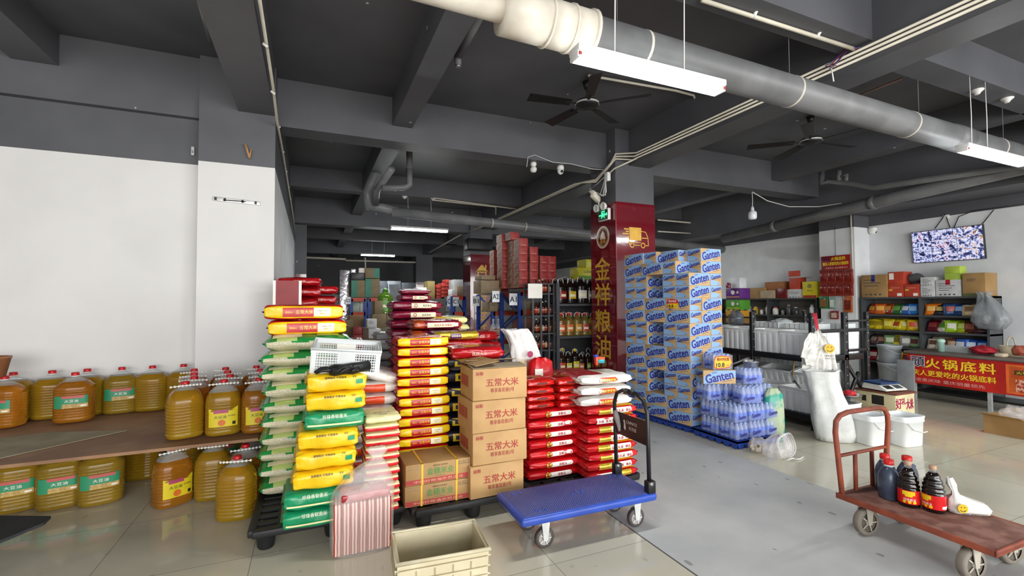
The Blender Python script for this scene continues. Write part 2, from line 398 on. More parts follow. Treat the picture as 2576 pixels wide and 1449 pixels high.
# second grey pipe over the rear lamp
p, q = at(985, 532, Y=8.0), at(1490, 590, Y=8.0)
t = thing('drain_pipe', 'grey drain pipe crossing the ceiling above the middle lamp', 'pipe')
MB().tube([p, q+(q-p)*.9], .085, GREYP, 18).build('pipe', t)
b = MB(); b.tube([p+Vector((-.35, 0, .06)), p+Vector((-.15, 0, .05)), p+Vector((.1, 0, .01))], .075, GREYP, 16); b.tube([p+Vector((-.35, .0, .02)), p+Vector((-.40, 0, .28)), p+Vector((-.28, 0, .62)), p+Vector((-.1, 0, .75))], .08, GREYP, 16); b.build('elbow', t)
MB().tube([p+(q-p)*.45, p+(q-p)*.455], .088, RIMC, 18).build('joint_ring', t)
MB().tube([p+(q-p)*.62, p+(q-p)*.625], .088, RIMC, 18).build('joint_ring', t)
b = MB(); b.tube([at(962, 474, Y=7.3), at(1016, 471, Y=7.3), at(1030, 466, Y=7.3), at(1030, 425, Y=7.3)], .05, GREYP, 12); q = at(1030, 425, Y=7.3); b.tube([q, (q.x, q.y, CEIL)], .05, GREYP, 12)
b.tube([at(985, 425, Y=6.9), at(948, 478, Y=7.6), at(945, 512, Y=7.9)], .055, GREYP, 12)
tag(b.build('branch_pipe'), 'dark elbow branch pipe under slab beside the narrow beam', 'pipe')
# right-hand pipe under the wall beam
t = thing('drain_pipe', 'long dark grey pipe running below beam along right wall', 'pipe')
p, q = at(1820, 600, X=8.6), at(2576, 420, X=8.6)
MB().tube([p, q+(q-p)*.3], .10, GREYP, 18).build('pipe', t)
for f in (.25, .62): MB().tube([p.lerp(q, f), p.lerp(q, f+.02)], .112, GREYP, 18).build('joint_ring', t)
b = MB(); a = at(2075, 500, X=8.2); z0 = a.z
b.tube([at(2068, 430, X=8.2), at(2070, 462, X=8.2), at(2085, 455, X=8.2), at(2140, 462, X=8.2), at(2200, 472, X=8.2), at(2576, 415, X=8.2)], .045, GREYP, 12)
b.tube([at(2110, 430, X=8.2), at(2112, 455, X=8.2)], .04, GREYP, 12); b.tube([at(2115, 445, X=8.2), at(2130, 440, X=8.2), at(2128, 462, X=8.2)], .03, GREYP, 10)
tag(b.build('waste_pipe'), 'thin dark waste pipe with traps dropping from right ceiling', 'pipe')
b = MB(); b.tube([at(1216, 20, Z=3.95), at(1152, 140, Z=3.95)], .045, GREYP, 12); q = at(1152, 140, Z=3.95); b.tube([q, q+Vector((0, 0, -.10))], .035, GREYP, 12); b.cyl(q+Vector((0, 0, -.10)), q+Vector((0, 0, -.115)), .028, CHROME)
tag(b.build('stub_pipe'), 'capped dark stub pipe beside the narrow beam', 'pipe')
b = MB(); b.tube([at(505, 0, Z=3.98), at(530, 100, Z=3.98)], .03, GREYP, 12)
tag(b.build('stub_pipe'), 'short dark stub pipe above the white left column', 'pipe')
# conduits
CON = mat('cream_conduit', 'd6d0bf', .45, var=.06)
b = MB()
for k, (dx, dz) in enumerate(((0, 0), (-.004, .036), (-.008, .072))):
    yend = 5.40 - .05*k
    z = 3.555+dz; x = 4.265+dx
    pts = [(x, -1, z), (x, yend, z), (4.02-.012, 5.46, z-.0), (3.985, 5.6-.03*k, 3.47+dz*.6), (3.985, 5.92, 3.33+dz*.5), (3.90+dx, 6.2, 3.375), (3.86+dz*.9, 6.35, 3.385), (3.86+dz*.9, 11.7, 3.385)]
    b.tube(pts, .013, CON, 6)
b.tube([(4.265, 5.3, 3.55), (4.0, 5.47, 3.42), (3.985, 5.75, 3.33)], .012, CON, 6)
tag(b.build('cable_conduit'), 'three cream conduits along side of the main beam', 'conduit')
b = MB(); b.tube([at(u, v, X=-.335) for u, v in ((652, -5), (687, 219), (697, 304), (712, 389), (736, 537), (743, 590))], .014, CON, 6)
for f in range(7): p = Vector((-.335, 4.0+f*.8, 3.5-.035*f)); b.tube([p+Vector((-.02, 0, .012)), p+Vector((.015, 0, -.012))], .012, WHP, 6)
tag(b.build('cable_conduit'), 'cream conduit running along the beam over left partition', 'conduit')
b = MB(); b.tube([at(1765, 0, Z=3.65), at(2148, 123, Z=3.65)], .016, CON, 8); 
for f in (.3, .72): p = at(1765, 0, Z=3.65).lerp(at(2148, 123, Z=3.65), f); b.tube([p+Vector((0, 0, -.01)), p+Vector((0, -.03, .03))], .014, WHP, 6)
tag(b.build('cable_conduit'), 'single cream conduit under the front cross beam', 'conduit')
b = MB(); b.tube([at(1480, 190, Z=3.99), at(1700, 228, Z=3.99), at(1745, 240, Z=3.99), at(1753, 262, Z=3.97), at(1757, 318, Z=3.72)], .014, CON, 8)
tag(b.build('cable_conduit'), 'bent cream conduit on slab behind the nearest lamp', 'conduit')
b = MB()
b.tube([at(1090, 503, Z=3.62), at(1247, 520, Z=3.62), at(1247, 540, Z=3.62)], .016, CON, 8); b.tube([at(1090, 498, Z=3.62), at(1330, 530, Z=3.62)], .014, CON, 8)
tag(b.build('cable_conduit'), 'cream conduit feeding the middle lamp from the beam', 'conduit')
b = MB(); b.tube([at(735, 646, Y=15), at(870, 652, Y=15)], .03, CON, 8); b.tube([at(870, 655, Y=15), at(1045, 660, Y=15)], .025, CON, 8); b.tube([at(918, 648, Y=15), at(920, 690, Y=15)], .02, CON, 8)
tag(b.build('cable_conduit'), 'far cream conduit crossing the back of the hall', 'conduit')
b = MB(); b.tube([at(1180, 579, X=3.98), at(1172, 600, X=3.98), at(1170, 785, X=3.98)], .022, CON, 8); b.tube([at(1180, 579, X=3.98), at(1080, 635, X=3.98)], .02, CON, 8); b.box(at(1171, 788, X=3.98), (.06, .1, .12), WHP, .01)
tag(b.build('cable_conduit'), 'cream conduit dropping down the house-sign pillar to a socket', 'conduit')
b = MB(); b.tube([at(1655, 553, Y=9), at(1755, 562, Y=9), at(1765, 585, Y=9)], .02, CON, 8); b.tube([at(1655, 582, Y=9), at(1752, 588, Y=9)], .016, CON, 8)
tag(b.build('cable_conduit'), 'cream conduit behind the maroon pillar near the ceiling', 'conduit')
b = MB(); b.tube([at(2095, 262, Z=3.98), at(2045, 288, Z=3.99)], .01, CON, 6); b.tube([at(2160, 240, Z=3.98), at(2270, 197, Z=3.9)], .012, plain('b09080'), 6)
tag(b.build('cable_conduit'), 'thin conduit on slab feeding the five-blade fan', 'conduit')
rw = random.Random(3)
b = MB()
for k, cc in enumerate(('a03038', '2a3f8a', 'b05060', '30406a', '8a5a9a')):
    p0 = at(2150+rw.uniform(-5, 20), 120, X=4.22); p1 = at(2090+rw.uniform(-8, 8), 165+rw.uniform(-8, 8), X=4.22)
    b.tube([p0, p0.lerp(p1, .4)+Vector((0, 0, rw.uniform(.0, .06))), p1, p1+Vector((rw.uniform(-.03, .02), rw.uniform(-.05, .05), rw.uniform(-.03, .03)))], .004, plain(cc), 5)
b.tube([at(2090, 165, X=4.22), at(2097, 205, X=4.22)], .006, WHP, 5)
tag(b.build('loose_wiring'), 'tangle of red and blue wires above the thick pipe', 'wires')
# fluorescent battens
TUBE = mat('lit_fluorescent_tube', 'ffffff', .5, emit=52)
b2 = TUBE.node_tree.nodes['Principled BSDF']; b2.inputs['Emission Color'].default_value = (.96, 1, .99, 1)
HOUS = mat('white_enamel', 'e4e4e4', .35, var=.03)
def batten(name, x0, x1, y, z, label, wires, power, top):
    t = thing(name, label, 'lamp', ((x0+x1)/2, y, z), 0, 'hanging fluorescent lamps'); h = (x1-x0)/2
    b = MB(); b.bx(-h, h, -.055, .055, .02, .06, HOUS, .006); b.build('housing', t)
    for yy in (-.03, .03): MB().cyl((-h+.02, yy, 0), (h-.02, yy, 0), .0165, TUBE, n=12).build('tube', t)
    for s in (-1, 1): 
        b = MB(); b.box((s*(h-.008), 0, .01), (.018, .09, .05), HOUS, .005); b.box((s*(h-.015), -.045, .005), (.02, .012, .02), plain('b03a34'), .004); b.build('end_cap', t)
    for s in wires: MB().tube([(s*h, 0, .06), (s*h+.01, 0, (top-z)*.5), (s*h, 0, top-z)], .004, WHP, 6).build('hanging_wire', t)
    l = bpy.data.lights.new('tube_light', 'AREA'); l.shape = 'RECTANGLE'; l.size = h*2-.05; l.size_y = .08; l.energy = power; l.color = (.97, 1, .99)
    o = bpy.data.objects.new('tube_light', l); col.objects.link(o); o.location = ((x0+x1)/2, y, z-.03)
    return t
batten('fluorescent_lamp', 1.34, 2.45, 2.2, 2.87, 'bright twin tube lamp hanging below the thick pipe', (-.5, .45), 12, CEIL)
batten('fluorescent_lamp', 5.66, 6.9, 2.29, 2.925, 'twin tube lamp hung from beam near the television wall', (-.70, -.22), 12, SOF2)
batten('fluorescent_lamp', 1.45, 2.63, 9.4, 2.98, 'middle tube lamp hanging between the two cross beams', (-.42, .38), 18, 3.64)
batten('fluorescent_lamp', 1.5, 2.62, 16, 3.08, 'farthest tube lamp at back of the hall', (-.35, .35), 26, CEIL)
batten('fluorescent_lamp', 6.25, 7.25, 9.4, 2.98, 'tube lamp hidden behind the maroon pillar', (-.45, .5), 30, CEIL)
ROS = WHP
for k, (u, v, z, lab) in enumerate(((2458, 226, SOF2, 'white ceiling rosette above the lamp near television wall'), (2533, 247, SOF2, 'white ceiling rosette with a conduit at the right edge'), (1018, 494, 3.64, 'white ceiling rosette left of the middle lamp conduit'), (1090, 499, 3.64, 'white ceiling rosette feeding the middle lamp'))):
    p = at(u, v, Z=z); b = MB(); b.lathe([(.018, -.05), (.03, -.03), (.055, -.008), (.055, 0)], ROS, 16, c=p); tag(b.build('ceiling_rosette'), lab, 'rosette', 'white ceiling rosettes')
# fans
def fan(p, rod, rblade, ang, label, n=5, tilt=0):
    t = thing('ceiling_fan', label, 'fan', p)
    b = MB(); b.cyl((0, 0, rod-.02), (0, 0, rod-.1), .05, BLK, .035); b.build('canopy', t)
    MB().cyl((0, 0, rod-.05), (0, 0, .05), .013, BLK).build('rod', t)
    b = MB(); b.lathe([(.03, .07), (.04, .05), (.12, .03), (.135, .0), (.12, -.03), (.04, -.045)], BLK, 24); b.build('motor', t)
    b = MB(); b.lathe([(.132, .012), (.1375, .006), (.1375, -.004), (.132, -.01)], plain('b8b8b4', .3), 24); tag(b.build('rim', t), 'pale ring round the motor')
    for k in range(n):
        a = ang+2*math.pi*k/n; b = MB()
        b.box((.19, 0, -.005), (.16, .03, .006), BLK)
        vs = [(.2, -.05, -.012), (.2, .05, .012), (rblade, .065, .014), (rblade, -.065, -.014)]
        vs += [(x, y, z-.005) for x, y, z in vs]
        b.add(vs, [(0, 1, 2, 3), (7, 6, 5, 4), (0, 3, 7, 4), (1, 5, 6, 2), (3, 2, 6, 7), (0, 4, 5, 1)], BLK)
        o = b.build('blade', t, rz=a)
    return t
p = at(1477, 262, Y=4.42); fan(p, CEIL-p.z, .70, .5, 'dark ceiling fan on short rod behind the nearest lamp', 5)
p = at(2040, 355, Y=4.08); q = at(2185, 318, Z=p.z); fan(p, CEIL-p.z, .78, math.atan2(q.y-p.y, q.x-p.x), 'black five-blade ceiling fan right of the main beam', 5)
# cameras
def dome(p, label, r=.05):
    t = thing('dome_camera', label, 'camera', p)
    MB().lathe([(r*.9, .04), (r, .02), (r, -.005), (r*.95, -.02)], WHP, 20).build('base', t)
    MB().lathe([(r*.92, -.02), (r*.9, -.045), (r*.65, -.075), (.004, -.09)], WHP, 20).build('shell', t)
    b = MB(); b.lathe([(.022, 0), (.02, .01), (.004, .014)], BLK, 14, T=Matrix.Translation((0, -r*.72, -.05)) @ Matrix.Rotation(R(100), 4, 'X')); b.build('lens', t)
    return t
dome(at(1410, 424, Z=3.44), 'white dome camera with dark lens on main cross beam')
t = thing('dome_camera', 'white double-ball camera on cross beam left of the other', 'camera', at(1342, 414, Z=3.45))
MB().lathe([(.04, .03), (.045, .0), (.03, -.03)], WHP, 16).build('base', t); MB().lathe([(.025, -.03), (.045, -.05), (.048, -.075), (.035, -.105), (.004, -.115)], WHP, 16).build('shell', t)
dome(at(2196, 578, Y=5.28), 'white dome camera at corner of right column', .07)
b = MB(); b.tube([at(u, v, Y=5.71) for u, v in ((1325, 420), (1328, 395), (1345, 390), (1390, 408), (1435, 412), (1490, 425), (1530, 428))], .004, WHP, 5); tag(b.build('camera_cable'), 'thin white cable looping along beam above the cameras', 'cable')
t = thing('bullet_camera', 'white bullet camera on bracket at top of maroon pillar', 'camera', at(1498, 497, X=3.86))
b = MB(); Tb = Matrix.Rotation(R(28), 4, 'Z') @ Matrix.Rotation(R(18), 4, 'Y'); b.box((0, 0, 0), (.2, .075, .075), CREAMP, .012, T=Tb); b.box((-.02, -.01, .042), (.22, .085, .012), CREAMP, .004, T=Tb); b.build('body', t)
b = MB(); b.tube([(.07, .03, -.03), (.09, .05, -.09), (.14, .06, -.09)], .012, WHP, 8); b.build('bracket', t)
b = MB()
rw = random.Random(5)
for k in range(6):
    a = at(1523, 442, X=3.97); e = at(1508+k*3, 492, X=3.93); bb = at(1490+rw.uniform(-8, 38), 478+rw.uniform(-20, 18), X=3.95)
    b.tube([a, a.lerp(bb, .5)+Vector((0, 0, -.02)), bb, e], .005, WHP, 5)
b.box(at(1528, 445, X=3.98), (.06, .09, .13), WHP, .01)
tag(b.build('camera_cable'), 'bundle of white cables and junction box above bullet camera', 'cable')
t = thing('emergency_light', 'twin spot emergency lamp on the maroon pillar side', 'lamp', at(1514, 522, X=3.98))
b = MB(); b.box((0, 0, .03), (.05, .16, .03), WHP, .008); b.build('bar', t)
for s in (-1, 1):
    b = MB(); b.lathe([(.02, -.05), (.05, -.02), (.062, .02), (.058, .026), (.045, .018), (.02, .012)], WHP, 18, T=Matrix.Translation((-.03, s*.09, 0)) @ Matrix.Rotation(R(-95), 4, 'Y')); h_ = b.build('lamp_head', t)
t = thing('exit_sign', 'green lit exit sign with arrow on pillar side', 'sign', at(1519, 541, X=3.975))
b = MB(); b.box((.012, 0, 0), (.05, .25, .17), WHP, .006); b.build('case', t)
GR = mat('exit_sign_green', '0e3c28', .4, emit=.15); GL = mat('exit_sign_glow', '3df08a', .4, emit=2.2)
Ff = leftal(-.0145); b = MB(); b.patch(Ff, -.115, .115, -.075, .075, GR, 1, 1); Ff = leftal(-.017)
for x0, x1, z0, z1 in ((-.04, -.028, -.05, .055), (.03, .042, -.05, .055), (-.04, .042, .045, .057), (-.1, -.05, -.01, .008), (.045, .085, -.01, .008)): b.patch(Ff, x0, x1, z0, z1, GL, 1, 1)
b.poly([(.08, -.03), (.11, 0), (.08, .03)], Ff, GL); b.poly([(-.015, .03), (.005, .035), (.02, -.005), (.005, -.04), (-.005, -.005), (-.025, -.04), (-.02, 0)], Ff, GL); b.build('panel', t)
# hanging bulb
t = thing('hanging_bulb', 'unlit white bulb hanging on a wire in front of wall', 'lamp', at(1893, 540, Y=5.68))
b = MB(); b.lathe([(.004, -.085), (.055, -.08), (.068, -.06), (.07, .02), (.06, .05), (.03, .065), (.028, .1), (.02, .14)], mat('milky_bulb', 'e8eaee', .25, var=.03), 20); b.build('bulb', t)
MB().tube([(0, 0, .13), (.01, 0, .25), (0, 0, .39)], .006, WHP, 6).build('wire', t)
a = at(1893, 483, Y=5.68); b = MB(); b.tube([a, at(1930, 505, Y=5.66), at(1985, 520, Y=5.6), at(2060, 520, Y=5.5), at(2125, 510, Y=5.3)], .007, WHP, 6); tag(b.build('slack_cable'), 'slack white cable drooping from the bulb to right column', 'cable')
b = MB(); b.tube([at(2140, 535, X=9.27), at(2146, 700, X=9.27)], .012, CON, 6); tag(b.build('cable_conduit'), 'vertical conduit down front of the right column', 'conduit')
# ------------------------------------------------------------------ sacks
NS = 3.2
def sack_mesh(name, L, W, H, zone, decor=None, seed=0, amp=.0045, flap=.018, flapmat=None, p=9, nl=30, nc=36, endt=.40, NS=NS):
    def prof(s):
        k = max(0.0, 1-abs(s)**p)
        return H/2*(endt+(1-endt)*k**.5), W/2*(.91+.09*max(0, 1-abs(s)**4))
    b = MB(); vs = []; info = []
    ss = [-1+2*i/nl for i in range(nl+1)]
    ss = [math.copysign(abs(x)**.8, x) for x in ss]
    for s in ss:
        hh, ww = prof(s)
        for j in range(nc):
            a = 2*math.pi*(j+.5)/nc; c, d = math.cos(a), math.sin(a)
            yn = math.copysign(abs(c)**(2/NS), c); zn = math.copysign(abs(d)**(2/NS), d)
            x = s*L/2; pos = Vector((x*7, yn*W*4+seed*3.1, zn*H*9+seed))
            k = noise.noise(pos)*amp + noise.noise(pos*2.7)*amp*.6
            pk = (abs(s)**6)*amp*1.3*math.sin(a*9+seed)
            r = 1+(k+pk)/(H/2)
            z = H/2+hh*zn*r
            vs.append((x+noise.noise(pos*1.3)*amp*.6, ww*yn+(k+pk)*yn, max(0.0, z)))
    for i in range(nl):
        sm = (ss[i]+ss[i+1])/2
        for j in range(nc):
            a = 2*math.pi*(j+1)/nc; c, d = math.cos(a), math.sin(a)
            m = zone(sm, math.copysign(abs(c)**(2/NS), c), math.copysign(abs(d)**(2/NS), d))
            info.append(((i*nc+j, i*nc+(j+1) % nc, (i+1)*nc+(j+1) % nc, (i+1)*nc+j), m))
    k0 = len(b.v); b.v.extend(vs)
    for f, m in info: b.f.append(f); b.m.append(b.mi(m)); b.sm.append(True)
    em = flapmat or zone(1, 0, 0)
    b.f.append(tuple(range(nc))[::-1]); b.m.append(b.mi(em)); b.sm.append(False)
    b.f.append(tuple(nl*nc+j for j in range(nc))); b.m.append(b.mi(em)); b.sm.append(False)
    if flap:
        for sg in (-1, 1):
            n = 10; fv = []
            for i in range(n+1):
                y = -W/2*.88+W*.88*i/n
                for dx, dz in ((0, .006), (flap, .004+.006*math.sin(i*1.9+seed)), (flap, .001+.006*math.sin(i*1.9+seed)), (0, -.006)):
                    fv.append((sg*(L/2-.004+dx), y, H/2+dz))
            ff = []
            for i in range(n):
                for q in range(3): ff.append((i*4+q, i*4+q+1, (i+1)*4+q+1, (i+1)*4+q))
            b.add(fv, ff, em, True)
    def front(off=.005):
        def fn(u, v):
            hh, ww = prof(max(-.999, min(.999, u/(L/2)))); q = max(-.97, min(.97, v/hh))
            return (u, -ww*(1-abs(q)**NS)**(1/NS)-off, H/2+v)
        return fn
    def top(off=.005):
        def fn(u, v):
            hh, ww = prof(max(-.999, min(.999, u/(L/2)))); q = max(-.97, min(.97, v/ww))
            return (u, v, H/2+hh*(1-abs(q)**NS)**(1/NS)+off)
        return fn
    if decor: decor(b, front, top)
    return b.mesh(name)
def wm(name, c, rough=.36, **k): return mat(name, c, rough, bump=k.pop('bump', .55), bscale=k.pop('bscale', 24), coat=k.pop('coat', .25), **k)
RED = wm('red_woven_plastic', 'c4121a'); YEL = wm('yellow_woven_plastic', 'e9c411'); CRL = wm('cream_label_print', 'ece3bf', .5, bump=0)
DRED = wm('deep_red_label', 'b3131d', .4, bump=0); GRN = wm('green_film', '1d8a3e', .28); RICE = mat('rice_seen_through_film', 'd8d2b6', .32, c2='bfb89a', nscale=120, bump=.3, bscale=220)
PGRN = wm('pale_green_print', 'b9cc7a', .3); ORG = wm('orange_woven', 'd9481a'); WHT = wm('white_woven', 'e6e2dc', .45); WHT2 = wm('pale_woven', 'd8d2c8', .45)
CRM = wm('pale_yellow_paper', 'e4dfa8', .55); MRN = wm('maroon_woven', '7c1030'); GLD = mat('gold_foil', 'cfae3a', .25, metal=.5, bump=.4, bscale=40); INK = mat('red_ink', 'a31420', .5); BINK = mat('dark_ink', '2a2622', .5)
NAVY = wm('navy_sack', '20202e', .5); WLAB = mat('white_label', 'f0ebe2', .45, var=.03); PUR = wm('purple_film', '5a1a60', .25); TGRN = wm('teal_green_woven', '178a5a', .32); SYEL = wm('warm_yellow_woven', 'e8bd14', .35)
SHINE = mat('clear_film', 'ffffff', .06, alpha=.16, spec=.8, var=.0)
RFILM = mat('glossy_red_pouch', 'c01a14', .12, coat=.4, bump=.3, bscale=25)
def variants(n, *a, **k): return [sack_mesh(*a, seed=i*1.7+.3, **k) for i in range(n)]
# 1 green edged bags of rice
def z_green(s, y, z):
    if abs(s) > .93: return GRN
    if y < -.35 and -.85 < z < (.25+.12*math.sin(s*7)): return RICE
    if z > .3 and y < .1: return PGRN if -.75 < s < -.3 else GRN
    return GRN
def d_green(b, fr, tp):
    b.patch(tp(), -.24, -.05, -.17, .02, CRL, 5, 4); b.patch(tp(), .05, .2, -.16, -.02, mat('olive_print', '8a9a30', .35), 4, 3)
M_green = variants(3, 'rice_sack', .58, .42, .126, z_green, d_green, amp=.009, NS=2.3, endt=.16, p=5)
# 2 red and yellow bags
def mk_ry(L, H, n, top2=False):
    def zone(s, y, z):
        if y < -.55 and abs(z) < .80: return YEL
        return RED
    def decor(b, fr, tp):
        w = L*.5; f5, f7 = fr(.0055), fr(.0075)
        b.patch(f5, -L*.27, L*.12, -H*.30, H*.30, DRED, 10, 4); b.patch(f5, L*.12, L*.34, -H*.28, H*.28, CRL, 6, 4)
        b.text('五常大米', f7, L*.0, H*.02, H*.26, YEL, wmax=L*.22, bold=.02); b.text('稻田人', f7, -L*.19, 0, H*.14, YEL, wmax=L*.12, bold=.02)
        b.text('净含量及生产日期', f7, L*.23, H*.08, H*.07, BINK, wmax=L*.2); b.text('粳米', f7, L*.23, -H*.1, H*.12, mat('tan_ink', 'b59a5a', .5), wmax=L*.16)
        b.text('五常大米', tp(.006), 0, -.04, .10, GLD, wmax=L*.6)
    return variants(n, 'rice_sack', L, .30, H, zone, decor, NS=4.6, endt=.66)
M_ry = mk_ry(.385, .074, 3); M_ryb = mk_ry(.53, .112, 2)
# 3 yellow / green wrapped bags
def d_wrapy(b, fr, tp):
    b.text('新鲜稻米 珍珠香米', fr(.008), -.01, .033, .014, BINK, wmax=.17, bold=.02); b.text('VV', fr(.008), .10, .033, .014, BINK)
    b.patch(fr(.007), .11, .15, -.012, .016, TGRN, 2, 1)
def z_wrapy(s, y, z): return SYEL
M_wy = variants(2, 'rice_sack', .345, .36, .120, z_wrapy, d_wrapy, amp=.008, NS=4.2, endt=.70)
def d_wrapg(b, fr, tp):
    b.text('珍珠香软香米', fr(.008), 0, .03, .022, mat('pale_print', 'd8e4c8', .4), wmax=.16, bold=.02); b.patch(fr(.007), -.155, .155, -.024, -.013, CRM, 10, 1)
M_wg = variants(2, 'rice_sack', .345, .36, .116, lambda s, y, z: TGRN, d_wrapg, amp=.007, NS=4.2, endt=.70)
# 4 orange and white
M_or = variants(2, 'rice_sack', .34, .36, .092, lambda s, y, z: (ORG if s < .45 else WHT2) if z < .55 else WHT, None)
M_wh = variants(2, 'rice_sack', .34, .36, .092, lambda s, y, z: WHT, None, amp=.008)
# 5 small red and cream bags
M_rc = variants(3, 'grain_bag', .215, .26, .047, lambda s, y, z: CRM if z > .38 else RED, None, amp=.003, flap=.008, NS=4, endt=.6)
def d_rct(b, fr, tp): b.text('新货小米', tp(.004), 0, -.06, .025, BINK, wmax=.13); b.text('净含量', tp(.004), 0, -.10, .016, BINK)
M_rct = sack_mesh('grain_bag', .225, .28, .06, lambda s, y, z: CRM, d_rct, seed=4, amp=.004, flap=.008)
# 6 red bags with white pill label
def pill(fn, b, x0, x1, h, m, n=8):
    pts = [(x0+h/2-h/2*math.sin(math.pi*i/n), h/2*math.cos(math.pi*i/n)) for i in range(n+1)]+[(x1-h/2+h/2*math.sin(math.pi*i/n), -h/2*math.cos(math.pi*i/n)) for i in range(n+1)]
    b.patch(fn, x0+h/2, x1-h/2, -h/2, h/2, m, 8, 3); b.poly(pts[:n+1], fn, m); b.poly(pts[n+1:], fn, m)
def mk_fc(flip):
    def decor(b, fr, tp):
        s = -1 if flip else 1; r_ = math.pi if flip else 0
        x0, x1 = (-.06, .145) if not flip else (-.145, .06)
        pill(fr(.006), b, x0, x1, .036, WLAB); b.text('发财五', fr(.008), (x0+x1)/2+.01*s, 0, .023, INK, wmax=.12, bold=.03, rot=r_)
        c = x0-.01 if not flip else x1+.01
        ring(b, fr(.0085), c, 0, 0.001, .023, GLD, 20); b.text('5', fr(.0105), c, 0, .03, RED, bold=.04, rot=r_)
    return decor
M_fc = variants(3, 'rice_sack', .46, .32, .077, lambda s, y, z: RED, mk_fc(False), NS=2.9, endt=.55, amp=.006); M_fcf = variants(1, 'rice_sack', .46, .32, .077, lambda s, y, z: RED, mk_fc(True))
# 7 red bags with gold patch
def mk_rg(flip):
    def decor(b, fr, tp):
        if not flip:
            b.patch(fr(.006), -.13, -.02, -.024, .024, GLD, 5, 3); b.patch(fr(.006), -.02, .17, -.022, .022, WLAB, 7, 3)
            b.text('五常大米', fr(.008), .04, 0, .026, INK, wmax=.11, bold=.03); b.text('粳米', fr(.008), .138, 0, .022, INK, bold=.02)
        else:
            b.patch(fr(.006), .04, .16, -.024, .024, GLD, 5, 3); b.patch(fr(.006), -.16, .04, -.022, .022, WLAB, 7, 3)
            b.text('五常大米', fr(.008), -.03, 0, .026, INK, wmax=.11, bold=.03, rot=math.pi); b.text('粳米', fr(.008), -.125, 0, .022, INK, rot=math.pi, bold=.02)
    return decor
def z_rg(s, y, z): return YEL if z > .8 and y < .3 and s > .15 else RED
M_rg = variants(2, 'rice_sack', .45, .32, .072, z_rg, mk_rg(False), endt=.5, amp=.006); M_rgf = variants(2, 'rice_sack', .45, .32, .072, z_rg, mk_rg(True), endt=.5, amp=.006)
# 8 white bags with red cartouche
def d_wc(b, fr, tp):
    f = fr(.006)
    b.poly([(-.085, 0), (-.07, .022), (.07, .022), (.085, 0), (.07, -.022), (-.07, -.022)], fr(.0065), ORG)
    b.text('金龙稻花香', fr(.009), 0, 0, .026, GLD, wmax=.125, bold=.04)
    b.text('稻花香', tp(.007), .05, -.05, .05, mat('gold_print', 'c9a75a', .5))
MRN2 = wm('crimson_woven', '9c1526', .4)
M_wc = variants(3, 'rice_sack', .46, .40, .08, lambda s, y, z: MRN2 if (z > .55 and s < .0 and y > -.55) else WHT, d_wc, amp=.006)
# 9 maroon bags with cream pill
def d_mr(b, fr, tp):
    b.patch(fr(.006), -.075, .19, -.026, .026, CRL, 8, 3); b.text('稻花香米', fr(.008), .09, 0, .022, BINK, wmax=.12, bold=.02); ring(b, fr(.008), -.03, 0, .012, .018, INK, 16)
M_mr = variants(3, 'rice_sack', .52, .40, .098, lambda s, y, z: MRN, d_mr, amp=.008)
def d_or(b, fr, tp):
    b.patch(fr(.006), -.11, .19, -.022, .022, CRL, 8, 3); b.text('东北大米 珍珠米', fr(.008), .04, 0, .022, INK, wmax=.26, bold=.02)
def z_ob(s, y, z): return wm('burnt_orange_film', 'b0461c', .2) if s < -.62 else wm('wine_film', '8a1c2c', .15)
M_ob = variants(2, 'rice_sack', .46, .40, .095, z_ob, d_or, amp=.008)
def d_pu(b, fr, tp):
    b.patch(fr(.006), -.07, .03, -.022, .022, PUR, 5, 3); b.text('泰国香米', fr(.008), -.02, 0, .02, CRL, wmax=.085, bold=.02)
M_pu = variants(2, 'rice_sack', .44, .40, .085, lambda s, y, z: GLD if (y < -.55 and abs(z) < .9 and abs(s) < .93) else PUR, d_pu, amp=.007)
def d_ly(b, fr, tp): b.text('长粒香米', fr(.007), .02, 0, .03, RED, wmax=.2, bold=.03)
M_ly = variants(2, 'rice_sack', .36, .34, .085, lambda s, y, z: wm('lemon_print', 'e6e29a', .3) if z < .6 or s > -.3 else YEL, d_ly, amp=.007)
def d_rd(b, fr, tp): b.text('优质大米', fr(.008), .0, 0, .028, mat('pale_pink_ink', 'e0b0a0', .5), wmax=.2, bold=.02)
M_rd = variants(3, 'rice_sack', .42, .36, .10, lambda s, y, z: wm('cherry_film', 'a51218', .2), d_rd, amp=.008)
M_wsk = variants(2, 'flour_sack', .46, .36, .10, lambda s, y, z: wm('grey_white_woven', 'c6c8c8', .55), None, amp=.009)
def d_nv(b, fr, tp):
    f = fr(.007); b.patch(f, -.05, .05, -.03, .03, YEL, 3, 2); b.patch(fr(.009), -.028, .028, -.016, .016, NAVY, 3, 2)
M_nv = variants(2, 'rice_sack', .36, .30, .10, lambda s, y, z: NAVY if s < .55 else WHT, d_nv, amp=.008)

def stack(meshes, n, x, y, z, pitch, label, group, rz=0, jx=.012, jr=2.2, dx=0, dy=0, name=None, order=None, cat='sack', zz=None):
    out = []
    for i in range(n):
        me = meshes[(order[i] if order else i) % len(meshes)]
        zi = zz[i] if zz else z+i*pitch
        o = put(name or me.name.split('.')[0], me, (x+dx*i+jit(jx), y+dy*i+jit(jx), zi), rz+R(jit(jr)))
        tag(o, label.format(lvl(i, n)), cat, group); out.append(o)
    return out
